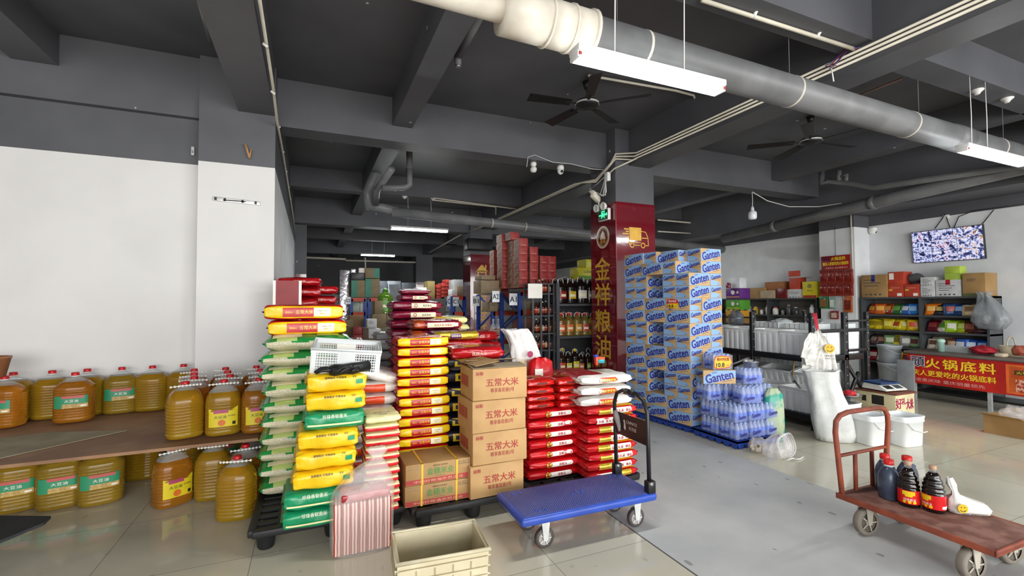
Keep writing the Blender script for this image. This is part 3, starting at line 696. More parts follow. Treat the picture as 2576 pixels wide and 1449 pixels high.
# ---- pallets
PAL = mat('black_pallet_plastic', '1d1e20', .5, bump=.1, bscale=30)
def pallet(x0, x1, y0, y1, h, label, legs=(3, 3), m=PAL, name='pallet'):
    t = thing(name, label, 'pallet', ((x0+x1)/2, (y0+y1)/2, 0)); w, d = (x1-x0)/2, (y1-y0)/2
    b = MB()
    for s in (-1, 1): b.bx(-w, w, s*d-.025, s*d+.025, h-.045, h, m, .008); b.bx(s*w-.025, s*w+.025, -d, d, h-.045, h, m, .008)
    for i in range(1, 8): y = -d+2*d*i/8; b.bx(-w, w, y-.022, y+.022, h-.02, h-.002, m)
    for i in range(1, 6): x = -w+2*w*i/6; b.bx(x-.02, x+.02, -d, d, h-.035, h-.004, m)
    b.build('deck', t)
    for i in range(legs[0]):
        for j in range(legs[1]):
            x = -w+.07+(2*w-.14)*i/(legs[0]-1); y = -d+.07+(2*d-.14)*j/(legs[1]-1)
            b = MB(); b.lathe([(.043, 0), (.048, .01), (.062, h-.03), (.075, h-.012)], m, 16, c=(x, y, 0)); b.build('leg', t)
    return t
pallet(-.31, .60, 3.20, 4.02, .14, 'black plastic pallet under the green and yellow rice bags')
pallet(.64, 1.48, 3.08, 3.90, .14, 'black plastic pallet under the brown cartons')
pallet(1.54, 2.46, 3.10, 3.92, .10, 'black plastic pallet under the red rice bag stacks')
# ---- stacks on the pallets
GG = 'green edged rice bags in the left stack'
stack(M_green, 10, -.015, 3.86, .14, .112, 'green edged clear-front rice sack, {} in tall left stack', GG, jx=.014)
stack(M_ryb, 2, -.02, 3.90, 1.262, .115, 'large red and yellow rice sack, {} of two atop green bags', 'red and yellow sacks on the green stack', jx=.02)
zs = [.14, .25, .362, .48, .60, .716, .83, .946]; xs = [.03, .035, .085, .095, .11, .145, .15, .155]; kinds = [1, 1, 0, 0, 0, 1, 0, 0]
for i in range(8):
    me = (M_wg if kinds[i] else M_wy)[i % 2]
    tag(put('rice_sack', me, (xs[i], 3.25, zs[i]), R(jit(1.5))), ('green wrapped rice bag with cream stripe, ' if kinds[i] else 'yellow wrapped rice bag, ') + lvl(i, 8) + ' in leaning stack', 'sack', 'yellow and green wrapped rice bags')
stack(M_or, 3, .435, 3.82, .62, .095, 'orange fronted rice sack, {} of three beside the basket', 'orange and white rice sacks', order=[0, 1, 0])
stack(M_wh, 2, .43, 3.82, .44, .09, 'white rice sack under the orange ones, {} of two', 'orange and white rice sacks')
stack(M_or, 3, .43, 3.83, .14, .098, 'orange rice sack at base of the pile, {} of three', 'orange and white rice sacks', jx=.006)
tag(put('rice_sack', M_wh[0], (.45, 3.80, .91), R(-6), ry=R(14)), 'white crumpled rice sack leaning behind the perforated basket', 'sack', 'orange and white rice sacks')
stack(M_rc, 12, .437, 3.245, .14, .0475, 'thin red and cream grain bag, {} in narrow stack', 'red and cream grain bags', jx=.006, jr=1.5, cat='bag')
tag(put('grain_bag', M_rct, (.437, 3.245, .712), R(2)), 'cream printed grain bag lying on top of the red cream stack', 'bag', 'red and cream grain bags')
stack(M_ry, 12, .80, 3.66, .335, .0752, 'red and yellow rice bag, {} in the twelve-high stack', 'red and yellow rice bags', jx=.008, jr=1.5)
b = MB(); b.bx(.66, .95, 3.52, 3.85, .14, .335, mat('kraft_board', 'a98558', .7, var=.08)); tag(b.build('carton'), 'low brown carton beneath the red and yellow rice bags', 'box')
stack(M_nv, 8, 1.13, 3.74, .14, .118, 'navy sack with yellow mark, {} in stack behind cartons', 'navy sacks', rz=R(-8), jr=5)
tag(put('rice_sack', M_rd[0], (1.22, 3.60, 1.05), R(-4)), 'flat red printed sack lying just behind the open carton', 'sack', 'red sacks behind the cartons')
stack(M_fc, 7, 1.795, 3.42, .10, .079, 'red rice bag with white pill label, {} in left red stack', 'red rice bags with pill labels', order=[3, 0, 1, 2, 0, 1, 2] if False else [0, 1, 2, 0, 1, 2, 0], jx=.008, jr=1.5, zz=[.10+.079*i for i in range(7)])
# clear-fronted handle packs above
def handle_pack():
    b = MB(); L, W, H = .23, .30, .058
    me = None
    def zone(s, y, z): return RFILM
    return sack_mesh('handle_pack', L, W, H, zone, lambda b, fr, tp: (b.patch(tp(.004), -.08, .08, -.05, .06, mat('red_gold_pattern', 'b02a18', .3, c2='8a1410', nscale=40), 6, 4), ring(b, tp(.007), 0, .0, .0005, .05, GLD, 24), b.text('喜庆', tp(.009), 0, 0, .05, RED, bold=.03), b.patch(fr(.006), -.045, .045, -.006, .01, mat('dark_slot', '5a0e0c', .5), 6, 1), b.text('吉祥如意', fr(.007), 0, -.017, .012, GLD, wmax=.1)), seed=2.2, amp=.007, flap=.01)
HP = handle_pack()
for cx, cy, n, side in ((1.665, 3.40, 4, 'left'), (1.925, 3.36, 4, 'right')):
    for i in range(n):
        tag(put('handle_pack', HP, (cx+jit(.008), cy+jit(.01), .656+i*.058), R(jit(3))), f'glossy red handle pack, {lvl(i, n)} in the {side} short column', 'bag', 'glossy red handle packs')
rgs = [M_rgf[0], M_rg[0], M_rg[1], M_rg[0], M_rg[1], M_rg[0], M_rgf[1], M_rg[1]]
for i in range(8):
    tag(put('rice_sack', rgs[i], (2.21+jit(.008), 3.23, .10+i*.0715), R(-2+jit(1.5))), f'red rice bag with gold patch, {lvl(i, 8)} of eight in right stack', 'sack', 'red rice bags with gold patches')
for i in range(3):
    tag(put('rice_sack', M_wc[i], (2.17+jit(.01), 3.27, .672+i*.084), R(-3+jit(2))), f'white rice bag with red cartouche, {("lowest", "middle", "topmost")[i]} of three', 'sack', 'white rice bags with cartouche')
# tape rolls on the top white bag
t = thing('tape_roll', 'roll of wide tape with blue and orange dispenser on white bag', 'tape', at(1508, 912, Y=3.28))
b = MB(); b.lathe([(.033, 0), (.045, 0), (.045, .05), (.033, .05), (.033, 0)], plain('3a9aa8', .3), 24); b.lathe([(.0455, .03), (.0455, .05)], plain('d05a2a'), 24); b.build('tape', t)
b = MB(); b.box((-.045, -.02, .02), (.02, .03, .075), plain('d8451c', .3), .005); b.box((-.05, -.02, .06), (.03, .035, .02), plain('1c3fb0', .3), .005); b.build('dispenser', t)
# ---- cartons
KR = mat('kraft_carton', 'c09a68', .65, c2='b08a5a', nscale=3, bump=.04); KR2 = mat('kraft_carton_dark', 'a88557', .65, c2='967547', nscale=3); KI = mat('kraft_inside', '8f8068', .7)
PINK = mat('faded_red_ink', 'a03c34', .6)
def carton_wc():
    b = MB(); W, D, H = .41, .33, .222
    b.bx(-W/2, W/2, -D/2, D/2, 0, H-.002, KR, .004)
    f = frontal(-D/2-.0012); l = leftal(-W/2-.0012)
    b.text('五常大米', f, .015, .122, .055, PINK, w=.245, bold=.02); b.text('尊享喜花香2号', f, .015, .066, .030, PINK, w=.18, bold=.015); b.text('厨粮', f, -.155, .188, .026, PINK, bold=.035)
    for k, q in enumerate('五常米'): b.patch(l, -.13+k*.065, -.075+k*.065, .08, .16, PINK, 1, 1)
    b.bx(-.012, .012, -D/2-.001, D/2+.001, H-.003, H-.001, mat('brown_tape', 'b39468', .3))
    return b.mesh('carton')
CW = carton_wc()
for i in range(4):
    o = put('carton', CW if i else CW, ((1.215, 1.245, 1.235, 1.25)[i], 3.24, .142+i*.223), R((2, -1, 1, -2)[i]))
    tag(o, f'brown rice carton with red characters, {lvl(i, 4)} of four stacked', 'box', 'brown rice cartons')
    if i == 3:
        for k, (x0, x1, y0, y1, a) in enumerate(((-.205, .205, -.165, -.03, R(6)), (-.205, .205, .03, .165, R(-12)), (-.205, -.02, -.165, .165, R(-8)))):
            b = MB(); b.box((0, 0, 0), (x1-x0, y1-y0, .004), KI if k < 2 else KR2)
            f_ = b.build('flap', o, ((x0+x1)/2, (y0+y1)/2, .232+.012*k)); f_.rotation_euler = (a if k < 2 else 0, 0 if k < 2 else a, R(3*k))
def carton_js():
    b = MB(); W, D, H = .45, .30, .138
    b.bx(-W/2, W/2, -D/2, D/2, 0, H-.001, KR2, .003)
    f = frontal(-D/2-.0012); f2 = frontal(-D/2-.0024)
    b.patch(f, -W/2+.002, W/2-.002, .006, .036, mat('dull_red_band', 'a83a38', .6), 1, 1)
    b.text('金穗米业', f, .01, .080, .046, mat('green_ink', '4f8a48', .6), w=.185, bold=.012); b.text('中国好粮油示范企业', f2, 0, .021, .018, mat('band_ink', 'd8b08a', .6), w=.34)
    b.text('健康食品 绿色营养', f, .01, .116, .010, BINK, w=.1); b.text('净含量25kg', f, .01, .046, .01, mat('grey_ink', '7a6a50', .6), w=.07); b.text('长粒王', f, .18, .115, .020, mat('grey_ink', '7a6a50', .6), w=.09)
    for x0, x1, z0, z1 in ((.13, .22, .10, .104), (-.215, -.135, .105, .108), (-.215, -.135, .122, .125)): b.patch(f, x0, x1, z0, z1, mat('grey_ink', '7a6a50', .6), 1, 1)
    return b.mesh('carton')
CJ = carton_js(); STR = mat('yellow_strap', 'e2b23a', .35)
for i in range(2):
    o = put('carton', CJ, (.81+.0*i, 3.27, .142+.140*i), R(-1.5+1.5*i)); tag(o, f'flat brown carton with green characters and yellow straps, {("lower", "upper")[i]} of two', 'box', 'strapped brown cartons')
    for x in (-.115, .125):
        b = MB(); W, D, H = .45, .30, .138; e = .0035
        for (c, s) in (((x, -D/2-e/2, H/2), (.013, e, H+e)), ((x, D/2+e/2, H/2), (.013, e, H+e)), ((x, 0, H), (.013, D+2*e, e)), ((x, 0, .001), (.013, D, .002))): b.box(c, s, STR)
        b.build('strap', o)
# ---- basket and gloves
PB = mat('translucent_white_plastic', 'd6dada', .35, var=.04)
t = thing('perforated_basket', 'white perforated plastic basket tilted on the yellow bags', 'basket', (.215, 3.25, 1.07), R(-5)); t.rotation_euler = (R(9), R(5), R(-5))
def basket_wall(b, w, h, T, holes):
    n = 26; dx = w/n; m = 9
    b.box(T @ Vector((0, 0, h-.012)), (w+.02, .016, .024), PB, T=T.to_3x3().to_4x4()); b.box(T @ Vector((0, 0, .008)), (w, .006, .016), PB, T=T.to_3x3().to_4x4())
    for i in range(n+1):
        x = -w/2+i*dx; solid = not any(a <= x/w <= c for a, c in holes)
        b.box(T @ Vector((x, 0, h/2)), (dx*1.01 if solid else dx*.28, .005, h), PB, T=T.to_3x3().to_4x4())
    for j in range(1, m): b.box(T @ Vector((0, 0, j*h/m)), (w, .0045, h/m*.28), PB, T=T.to_3x3().to_4x4())
b = MB(); w_, d_, h_ = .40, .26, .155
for sgn in (-1, 1):
    basket_wall(b, w_, h_, Matrix.Translation((0, sgn*d_/2, 0)), ((-.46, -.15), (.15, .46)))
    basket_wall(b, d_, h_, Matrix.Translation((sgn*w_/2, 0, 0)) @ Matrix.Rotation(R(90), 4, 'Z'), ((-.4, .4),))
b.bx(-w_/2, w_/2, -d_/2, d_/2, 0, .006, PB); b.bx(-.07, .05, d_/2-.012, d_/2-.004, .07, .13, WLAB); b.build('body', t)
b = MB(); z = h_
b.tube([(-w_/2-.008, -d_/2-.008, z), (w_/2+.008, -d_/2-.008, z), (w_/2+.008, d_/2+.008, z), (-w_/2-.008, d_/2+.008, z)], .009, PB, 8, closed=True); b.build('rim', t)
GLV = mat('black_rubber_glove', '141416', .45, bump=.2, bscale=60)
def glove(p, rz, label, flip=1):
    t = tag(put('rubber_glove', None, p, rz), label, 'glove', 'pair of black gloves')
    b = MB(); b.tube([(-.11, 0, .03), (-.05, .0, .026), (0, 0, .022), (.03, .002, .02)], [.036, .032, .038, .03], GLV, 14)
    for k, (y, l, bend) in enumerate(((-.028, .062, .0), (-.010, .075, .008), (.010, .07, .012), (.028, .055, .004))):
        b.tube([(.01, y*.9, .02), (.045, y*1.15, .024+bend), (.045+l*.5, y*1.3, .022+bend), (.045+l, y*1.35, .012)], [.013, .0125, .0115, .008], GLV, 8)
    b.tube([(-.02, -.03*flip, .022), (.012, -.055*flip, .022), (.04, -.066*flip, .016)], [.015, .013, .009], GLV, 8)
    me = b.mesh('glove_shape'); bpy.data.objects.remove(t)
    o = put('rubber_glove', me, p, rz); return tag(o, label, 'glove', 'pair of black gloves')
g = at(842, 938, Y=3.09); glove((g.x, g.y-.01, 1.062), R(165), 'black rubber glove with fingers pointing at the green stack')
g = at(885, 935, Y=3.09); glove((g.x, g.y-.03, 1.068), R(205), 'black rubber glove with its cuff raised by basket corner', -1)
# ---- clear bag of striped packs
STRP = []
def stripes():
    m = bpy.data.materials.new('red_white_striped_wrap'); m.use_nodes = True; N = m.node_tree.nodes; L = m.node_tree.links; b = N['Principled BSDF']; b.inputs['Roughness'].default_value = .3
    tc = N.new('ShaderNodeTexCoord'); wv = N.new('ShaderNodeTexWave'); wv.wave_type = 'BANDS'; wv.bands_direction = 'X'; wv.inputs['Scale'].default_value = 17; wv.inputs['Distortion'].default_value = 1.5; wv.inputs['Detail'].default_value = 1; wv.inputs['Detail Scale'].default_value = .6
    L.new(tc.outputs['Object'], wv.inputs['Vector']); rp = N.new('ShaderNodeValToRGB'); L.new(wv.outputs['Fac'], rp.inputs[0]); e = rp.color_ramp.elements; rp.color_ramp.interpolation = 'EASE'
    e[0].color = srgb('a02a26'); e[0].position = .34; e[1].color = srgb('e8cdbd'); e[1].position = .56; L.new(rp.outputs[0], b.inputs['Base Color']); return m
SW = stripes()
b = MB(); b.box((0, 0, .16), (.047, .17, .30), SW, .006); MP = b.mesh('food_pack')
for i in range(7):
    tag(put('food_pack', MP, (.16+i*.0475, 3.015+jit(.004), .004), R(-3)+jit(.02)), f'red and white striped pack on edge, {nth(i)} from left in clear bag', 'packet', 'striped packs in the clear bag')
b = MB(); b.box((0, 0, .03), (.28, .16, .05), wm('wine_red_wrap', 'a22a30', .25), .012); b.text('囍', lambda u, v: (u, v, .057), .0, .0, .06, GLD)
tag(b.build('food_pack', loc=(.31, 3.01, .312), rz=R(3)), 'dark red pack lying flat on the striped ones in bag', 'packet')
def bag_film(name, prof, m, seed, sx=1, sy=1, n=36, amp=.015, ex=3.2, top_pinch=None):
    b = MB(); vs = []; fs = []
    for i, (r_, z, cx_, cy_) in enumerate(prof):
        for j in range(n):
            a = 2*math.pi*(j+.5)/n; c, s = math.cos(a), math.sin(a); e = ex if r_ > .05 else 2
            q = (abs(c)**e+abs(s)**e)**(-1/e); k = noise.noise(Vector((c*2.2+seed, s*2.2, z*7)))*amp+noise.noise(Vector((c*6, s*6+seed, z*15)))*amp*.5
            vs.append((cx_+(r_*q*sx+k)*c, cy_+(r_*q*sy+k)*s, z+k*.4))
    for i in range(len(prof)-1):
        for j in range(n): fs.append((i*n+j, i*n+(j+1) % n, (i+1)*n+(j+1) % n, (i+1)*n+j))
    b.add(vs, fs, m, True); return b
FILM = mat('crinkled_clear_polythene', 'f4f0ee', .10, alpha=.27, spec=.9, bump=.8, bscale=16, var=.02)
b = bag_film('plastic_bag', [(.16, .002, .30, 3.01), (.178, .02, .30, 3.01), (.18, .15, .30, 3.01), (.178, .3, .30, 3.01), (.17, .37, .31, 3.01), (.13, .44, .34, 3.02), (.085, .49, .37, 3.02), (.05, .52, .385, 3.02), (.035, .54, .39, 3.02), (.06, .58, .39, 3.02), (.05, .6, .385, 3.02)], FILM, 3, 1.02, .54, amp=.012)
tag(b.build('plastic_bag'), 'clear knotted plastic bag holding the striped packs', 'bag')
# ---- cream crate
CRT = mat('cream_crate_plastic', 'd6cdb2', .45, c2='c6bc9e', nscale=5, bump=.08)
def crate(w, d, h, m, t=.012, taper=.93, ribs=True):
    b = MB()
    for (x0, y0, x1, y1) in ((-w/2, -d/2, w/2, -d/2), (w/2, -d/2, w/2, d/2), (w/2, d/2, -w/2, d/2), (-w/2, d/2, -w/2, -d/2)):
        k = taper; tx, ty = (0 if x0 != x1 else -math.copysign(t, x0)), (0 if y0 != y1 else -math.copysign(t, y0))
        vs = [(x0*k, y0*k, 0), (x1*k, y1*k, 0), (x1, y1, h), (x0, y0, h), (x0*k+tx, y0*k+ty, 0), (x1*k+tx, y1*k+ty, 0), (x1+tx, y1+ty, h), (x0+tx, y0+ty, h)]
        b.add(vs, [(0, 1, 2, 3), (7, 6, 5, 4), (3, 2, 6, 7), (0, 4, 5, 1)], m)
        if ribs:
            L_ = math.hypot(x1-x0, y1-y0); ux, uy = (x1-x0)/L_, (y1-y0)/L_; nx, ny = uy, -ux
            for zz in (h*.62, h*.74, h-.035): b.box(((x0+x1)/2*(k+(1-k)*zz/h)+nx*.006, (y0+y1)/2*(k+(1-k)*zz/h)+ny*.006, zz), (L_*.96 if uy == 0 else .012, .012 if uy == 0 else L_*.96, .008), m)
            for q in range(1, 5):
                f = q/5; px_, py_ = x0+(x1-x0)*f, y0+(y1-y0)*f
                b.add([(px_*k+nx*.001-ux*.003, py_*k+ny*.001-uy*.003, 0), (px_*k+nx*.008, py_*k+ny*.008, 0), (px_+nx*.008, py_+ny*.008, h-.03), (px_+nx*.001-ux*.003, py_+ny*.001-uy*.003, h-.03), (px_*k+ux*.003, py_*k+uy*.003, 0), (px_+ux*.003, py_+uy*.003, h-.03)], [(0, 1, 2, 3), (1, 4, 5, 2)], m)
    b.bx(-w/2*taper, w/2*taper, -d/2*taper, d/2*taper, 0, t, m)
    return b
t = thing('plastic_crate', 'open cream plastic crate standing empty on front tiles', 'crate', (.594, 2.288, 0), R(-5))
b = crate(.43, .30, .32, CRT); b.text('金友', frontal(-.150), .02, .16, .06, mat('worn_gold_ink', 'a9924e', .6), bold=.01); b.build('body', t)
b = MB(); b.tube([(-.218, -.153, .318), (.218, -.153, .318), (.218, .153, .318), (-.218, .153, .318)], .010, CRT, 8, closed=True); b.build('rim', t)
# ---- blue platform cart
BLU = mat('blue_cart_plastic', '2f4fae', .38, c2='2b469c', nscale=4, bump=.08); BLUT = None
def blue_top():
    m = mat('worn_blue_tread', '4a5590', .5, c2='3f4c8c', nscale=5, lo=.35, hi=.65); N = m.node_tree.nodes; L = m.node_tree.links; b = N['Principled BSDF']
    tc = [n for n in N if n.type == 'TEX_COORD'][0]; mp = N.new('ShaderNodeMapping'); mp.inputs['Rotation'].default_value = (0, 0, R(40)); L.new(tc.outputs['Object'], mp.inputs[0])
    wv = N.new('ShaderNodeTexWave'); wv.inputs['Scale'].default_value = 28; L.new(mp.outputs[0], wv.inputs['Vector']); bp = N.new('ShaderNodeBump'); bp.inputs['Strength'].default_value = .45; bp.inputs['Distance'].default_value = .01
    L.new(wv.outputs['Fac'], bp.inputs['Height']); L.new(bp.outputs[0], b.inputs['Normal']); return m
BLUT = blue_top()
CART_X, CART_Y = 1.625, 2.68
t = thing('platform_cart', 'blue plastic platform cart with folding black handle', 'cart', (CART_X, CART_Y, 0), R(-1))
b = MB(); w_, d_ = .49, .215
b.box((0, 0, .212), (2*w_, 2*d_, .052), BLU, .02, seg=4); b.bx(-w_+.03, w_-.03, -d_+.02, d_-.02, .236, .2395, BLUT, .002)
for x, y in ((-.36, -.13), (-.31, -.13), (-.35, -.155), (-.30, -.155), (-.40, .14), (-.35, .14), (.0, .01), (.05, .02), (.03, -.02), (-.04, -.01), (.36, .15), (.4, .15)): b.lathe([(.011, .2385), (.009, .243), (.004, .2445)], BLU, 12, c=(x, y, 0))
b.build('deck', t)
def caster(t, x, y, r, wd, hz, tyre, hub, frk, fw=.05, rz=0):
    t = put('caster', None, (0, 0, 0), 0, t); b = MB(); T = Matrix.Translation((x, y, r)) @ Matrix.Rotation(rz, 4, 'Z') @ Matrix.Rotation(R(90), 4, 'X')
    b.lathe([(r*.70, -wd/2), (r*.92, -wd/2), (r, -wd*.3), (r, wd*.3), (r*.92, wd/2), (r*.70, wd/2)], tyre, 28, T=T, caps=False); b.lathe([(r*.71, -wd*.36), (r*.71, wd*.36)], hub, 28, T=T)
    for k in range(5):
        for s in (-1, 1): b.box(T @ (Matrix.Rotation(2*math.pi*k/5, 4, 'Z') @ Vector((r*.42, 0, s*wd*.47))), (r*.5, r*.10, .004), frk, T=(T @ Matrix.Rotation(2*math.pi*k/5, 4, 'Z')).to_3x3().to_4x4())
    b.lathe([(r*.2, -wd*.6), (r*.2, wd*.6)], frk, 14, T=T); wh = b.build('wheel', t)
    b = MB(); Rz = Matrix.Rotation(rz, 3, 'Z')
    for s in (-1, 1):
        yy = s*(wd/2+.007); vs = [Rz @ Vector(q)+Vector((x, y, 0)) for q in ((-.03, yy-.0025, hz), (.03, yy-.0025, hz), (.014, yy-.0025, r-.012), (-.014, yy-.0025, r-.012), (-.03, yy+.0025, hz), (.03, yy+.0025, hz), (.014, yy+.0025, r-.012), (-.014, yy+.0025, r-.012))]
        b.add(vs, [(0, 1, 2, 3), (7, 6, 5, 4), (0, 3, 7, 4), (1, 5, 6, 2), (3, 2, 6, 7)], frk)
    b.box((x, y, hz-.004), (.08, wd+.03, .008), frk, rz=rz); b.build('fork', t)
TY = mat('dark_rubber', '4a4544', .5); HB = mat('grey_hub_plastic', '9a9692', .5); ZN = mat('zinc_steel', 'd2d4d2', .35, metal=.35)
for x, y in ((-.30, -.12), (.38, -.12), (-.30, .12), (.38, .12)): caster(t, x, y, .062, .034, .186, TY, HB, ZN)
X0 = .445
b = MB(); pts = [(X0, -.185, .28), (X0-.005, -.185, .55), (X0-.01, -.185, .76), (X0-.012, -.15, .835), (X0-.012, -.08, .865), (X0-.012, .08, .865), (X0-.012, .15, .835), (X0-.01, .185, .76), (X0-.005, .185, .55), (X0, .185, .28)]
b.tube(pts, .014, BLKM, 12); b.tube([(X0-.012, -.05, .866), (X0-.012, .05, .866)], .019, BLK, 12); b.build('handle', t)
for s in (-1, 1):
    b = MB(); b.box((X0+.005, s*.185, .275), (.06, .05, .08), BLKM, .006); b.cyl((X0+.0, s*.185-.03, .30), (X0, s*.185+.03, .30), .012, CHROME); b.build('handle_bracket', t)
BRN = mat('dark_brown_sheet_plate', '2e1c1a', .4); b = MB(); b.box((X0-.008, 0, .62), (.008, .36, .16), BRN, .003)
L_ = leftal(X0-.0135); TX = mat('pale_ink', 'c9b9b4', .5); b.text('CNMATE', L_, .02, .65, .022, TX, wmax=.12, bold=.02); b.text('好货超', L_, .03, .612, .026, TX, bold=.01); b.poly([(-.075, .655), (-.058, .66), (-.05, .63), (-.045, .60), (-.055, .585), (-.07, .6), (-.066, .63)], L_, TX); b.build('sign_plate', t)
b = MB(); b.tube([(X0-.02, .16, .70), (X0-.03, .13, .66), (X0-.025, .11, .60), (X0-.03, .10, .57)], [.018, .022, .014, .008], mat('grey_rag', '8e8684', .8, bump=.5, bscale=50), 8); tag(b.build('rag', t), 'grey rag of torn tape')
# ---- rusty red flat cart
RST = mat('worn_red_paint', '96482f', .6, c2='6a3428', nscale=7, bump=.15, bscale=30, lo=.35, hi=.65); RST2 = mat('dirty_red_deck', '6e473c', .85, c2='8c6558', nscale=9, bump=.3, bscale=50)
t = thing('flat_cart', 'rusty red flat cart with tubular handle carrying sauce bottles', 'cart', (3.475, 1.61, 0), R(-1))
b = MB(); b.box((0, 0, .205), (.51, .80, .03), RST2, .006); b.bx(-.257, .257, -.40, -.385, .188, .222, RST, .004); b.bx(-.257, -.245, -.4, .4, .186, .222, RST, .003); b.bx(.245, .257, -.4, .4, .186, .222, RST, .003); b.build('deck', t)
RB = mat('grey_brown_rubber', '7d756a', .7, bump=.1); FK = mat('dusty_fork_steel', '8f897c', .6)
for x, y in ((-.20, .25), (.2, .25), (-.20, -.27), (.2, -.27)): caster(t, x, y, .085, .045, .19, RB, mat('dusty_hub', '5a544a', .6), mat('dusty_spoke_steel', 'a8a294', .55), rz=R(-10))
b = MB(); pts = [(-.235, .37, .2), (-.255, .375, .42), (-.29, .37, .63), (-.28, .37, .70), (-.24, .37, .735), (-.16, .37, .75), (.18, .37, .75), (.24, .37, .735), (.275, .37, .69), (.28, .37, .62), (.255, .372, .42), (.245, .37, .2)]
b.tube(pts, .0165, RST, 12); b.tube([(-.245, .372, .47), (.24, .372, .47)], .012, RST, 10)
for x in (-.09, .09): b.tube([(x, .372, .47), (x, .372, .21)], .013, RST, 10)
tag(b.build('handle', t), 'worn orange-red handle')
# things on the flat cart
SOY = mat('black_soy_sauce', '120a08', .08, coat=.5); CLR = mat('clear_pet', 'e8ecee', .05, trans=.85, ior=1.2, var=.02)
def soy(p, rz, label, lab):
    t = thing('sauce_bottle', label, 'bottle', p, rz, 'soy sauce bottles on the red cart')
    pr = [(.05, 0), (.056, .006), (.056, .11), (.05, .115), (.056, .122), (.056, .13), (.047, .138), (.053, .147), (.052, .158), (.043, .166), (.047, .175), (.044, .188), (.034, .198), (.036, .206), (.030, .22), (.019, .232)]
    MB().lathe(pr, SOY, 24).build('body', t); b = MB(); b.lathe([(.0185, .231), (.017, .238), (.017, .25)], CLR, 18); b.build('neck', t)
    b = MB(); b.lathe([(.018, .246), (.019, .249), (.018, .27), (.012, .274)], plain('b8967a', .4), 18); b.build('cap', t)
    b = MB(); cy = lambda off: (lambda u, v: ((.0565+off)*math.sin(u/.0565), -(.0565+off)*math.cos(u/.0565), v))
    b.patch(cy(0), -.15, .15, .022, .104, plain('c8161a', .3), 36, 1); b.patch(cy(.0006), -.10, -.01, .026, .100, plain('d81f18', .3), 10, 1)
    b.patch(cy(.0012), -.085, -.022, .076, .1, plain('e8c81c', .3), 14, 1); b.patch(cy(.0012), -.072, -.035, .066, .076, plain('e8c81c', .3), 10, 1); b.text('千禾酱油' if False else '特级酱油', cy(.0012), -.05, .05, .016, WLAB, wmax=.06)
    for k in range(3): b.poly(circle(-.075+k*.025, .035, .009, 14), cy(.001), plain('e8c81c', .3))
    b.text('1.8L', cy(.0012), .05, .03, .01, WLAB); b.patch(cy(.001), .03, .075, .03, .045, WLAB, 4, 1); o = b.build('label', t); tag(o, 'red and yellow wrap label')
soy(at(2287, 1270, Z=.222), R(-10), 'dark soy sauce bottle with red label nearer the handle', 0); soy(at(2350, 1284, Z=.222), R(-55), 'dark soy sauce bottle with red label beside white bag', 1)
VIN = mat('blue_grey_liquid_jug', '4a5468', .25, c2='3c4456', nscale=10)
def jug_small(p, rz, label):
    t = thing('liquid_jug', label, 'jug', p, rz, 'red capped jugs on the red cart')
    MB().lathe([(.05, 0), (.056, .006), (.056, .13), (.05, .16), (.035, .19), (.026, .205)], VIN, 24, ex=2.6).build('body', t)
    b = MB(); b.lathe([(.030, .195), (.026, .21), (.026, .222)], mat('cloudy_neck', 'c8ccd0', .4), 18); b.build('neck', t)
    b = MB(); b.lathe([(.028, .216), (.029, .22), (.028, .245), (.02, .248)], plain('d3201c', .35), 18); b.build('cap', t)
    b = MB(); b.tube([(.03, -.012, .19), (.062, -.02, .175), (.066, -.02, .14), (.056, -.018, .12)], .009, VIN, 8); b.build('handle', t)
q = at(2238, 1252, Z=.222); jug_small(q, R(60), 'red capped jug at the end next to cart handle'); jug_small(q+Vector((.10, .075, 0)), R(20), 'red capped jug behind the first soy bottle'); jug_small(q+Vector((.185, -.01, 0)), R(10), 'red capped jug squeezed between the two soy bottles')
WB = mat('thin_white_bag_film', 'dddcd6', .3, var=.04, bump=.5, bscale=30)
q = at(2432, 1288, Z=.222); t = thing('carrier_bag', 'small white knotted carrier bag with yellow smiley on cart', 'bag', q, R(-35))
b = bag_film('b', [(.04, .002, 0, 0), (.09, .004, 0, 0), (.098, .03, 0, 0), (.085, .06, -.01, 0), (.055, .08, -.04, 0), (.02, .1, -.055, 0), (.014, .12, -.06, 0), (.022, .16, -.075, 0), (.012, .2, -.085, 0)], WB, 9, 1.15, .62, amp=.008); b.build('body', t)
b = MB(); fn = lambda u, v: (u, -.066-.0*v, v)
def smiley(b, fn, cx, cy, r, m1, m2):
    b.poly(circle(cx, cy, r, 24), fn, m1); f2 = lambda u, v: tuple(Vector(fn(u, v))+Vector(fn(u, v)).normalized()*0)
    for s in (-1, 1): b.poly(circle(cx+s*r*.33, cy+r*.3, r*.11, 10), lambda u, v: (fn(u, v)[0], fn(u, v)[1]-.002, fn(u, v)[2]), m2)
    vs = []; fs = []
    for i in range(11):
        a = math.pi*(1.15+.7*i/10)
        for rr in (.55, .68): x, y, z = fn(cx+rr*r*math.cos(a), cy+rr*r*math.sin(a)); vs.append((x, y-.002, z))
    for i in range(10): fs.append((2*i, 2*i+1, 2*i+3, 2*i+2))
    b.add(vs, fs, m2)
SM = plain('e2b318', .4); smiley(b, fn, -.06, .042, .026, SM, BINK); b.text('HAVE A NICE DAY!', fn, -.0, .012, .010, BINK, wmax=.12, bold=.02); tag(b.build('print', t), 'yellow smiley print')
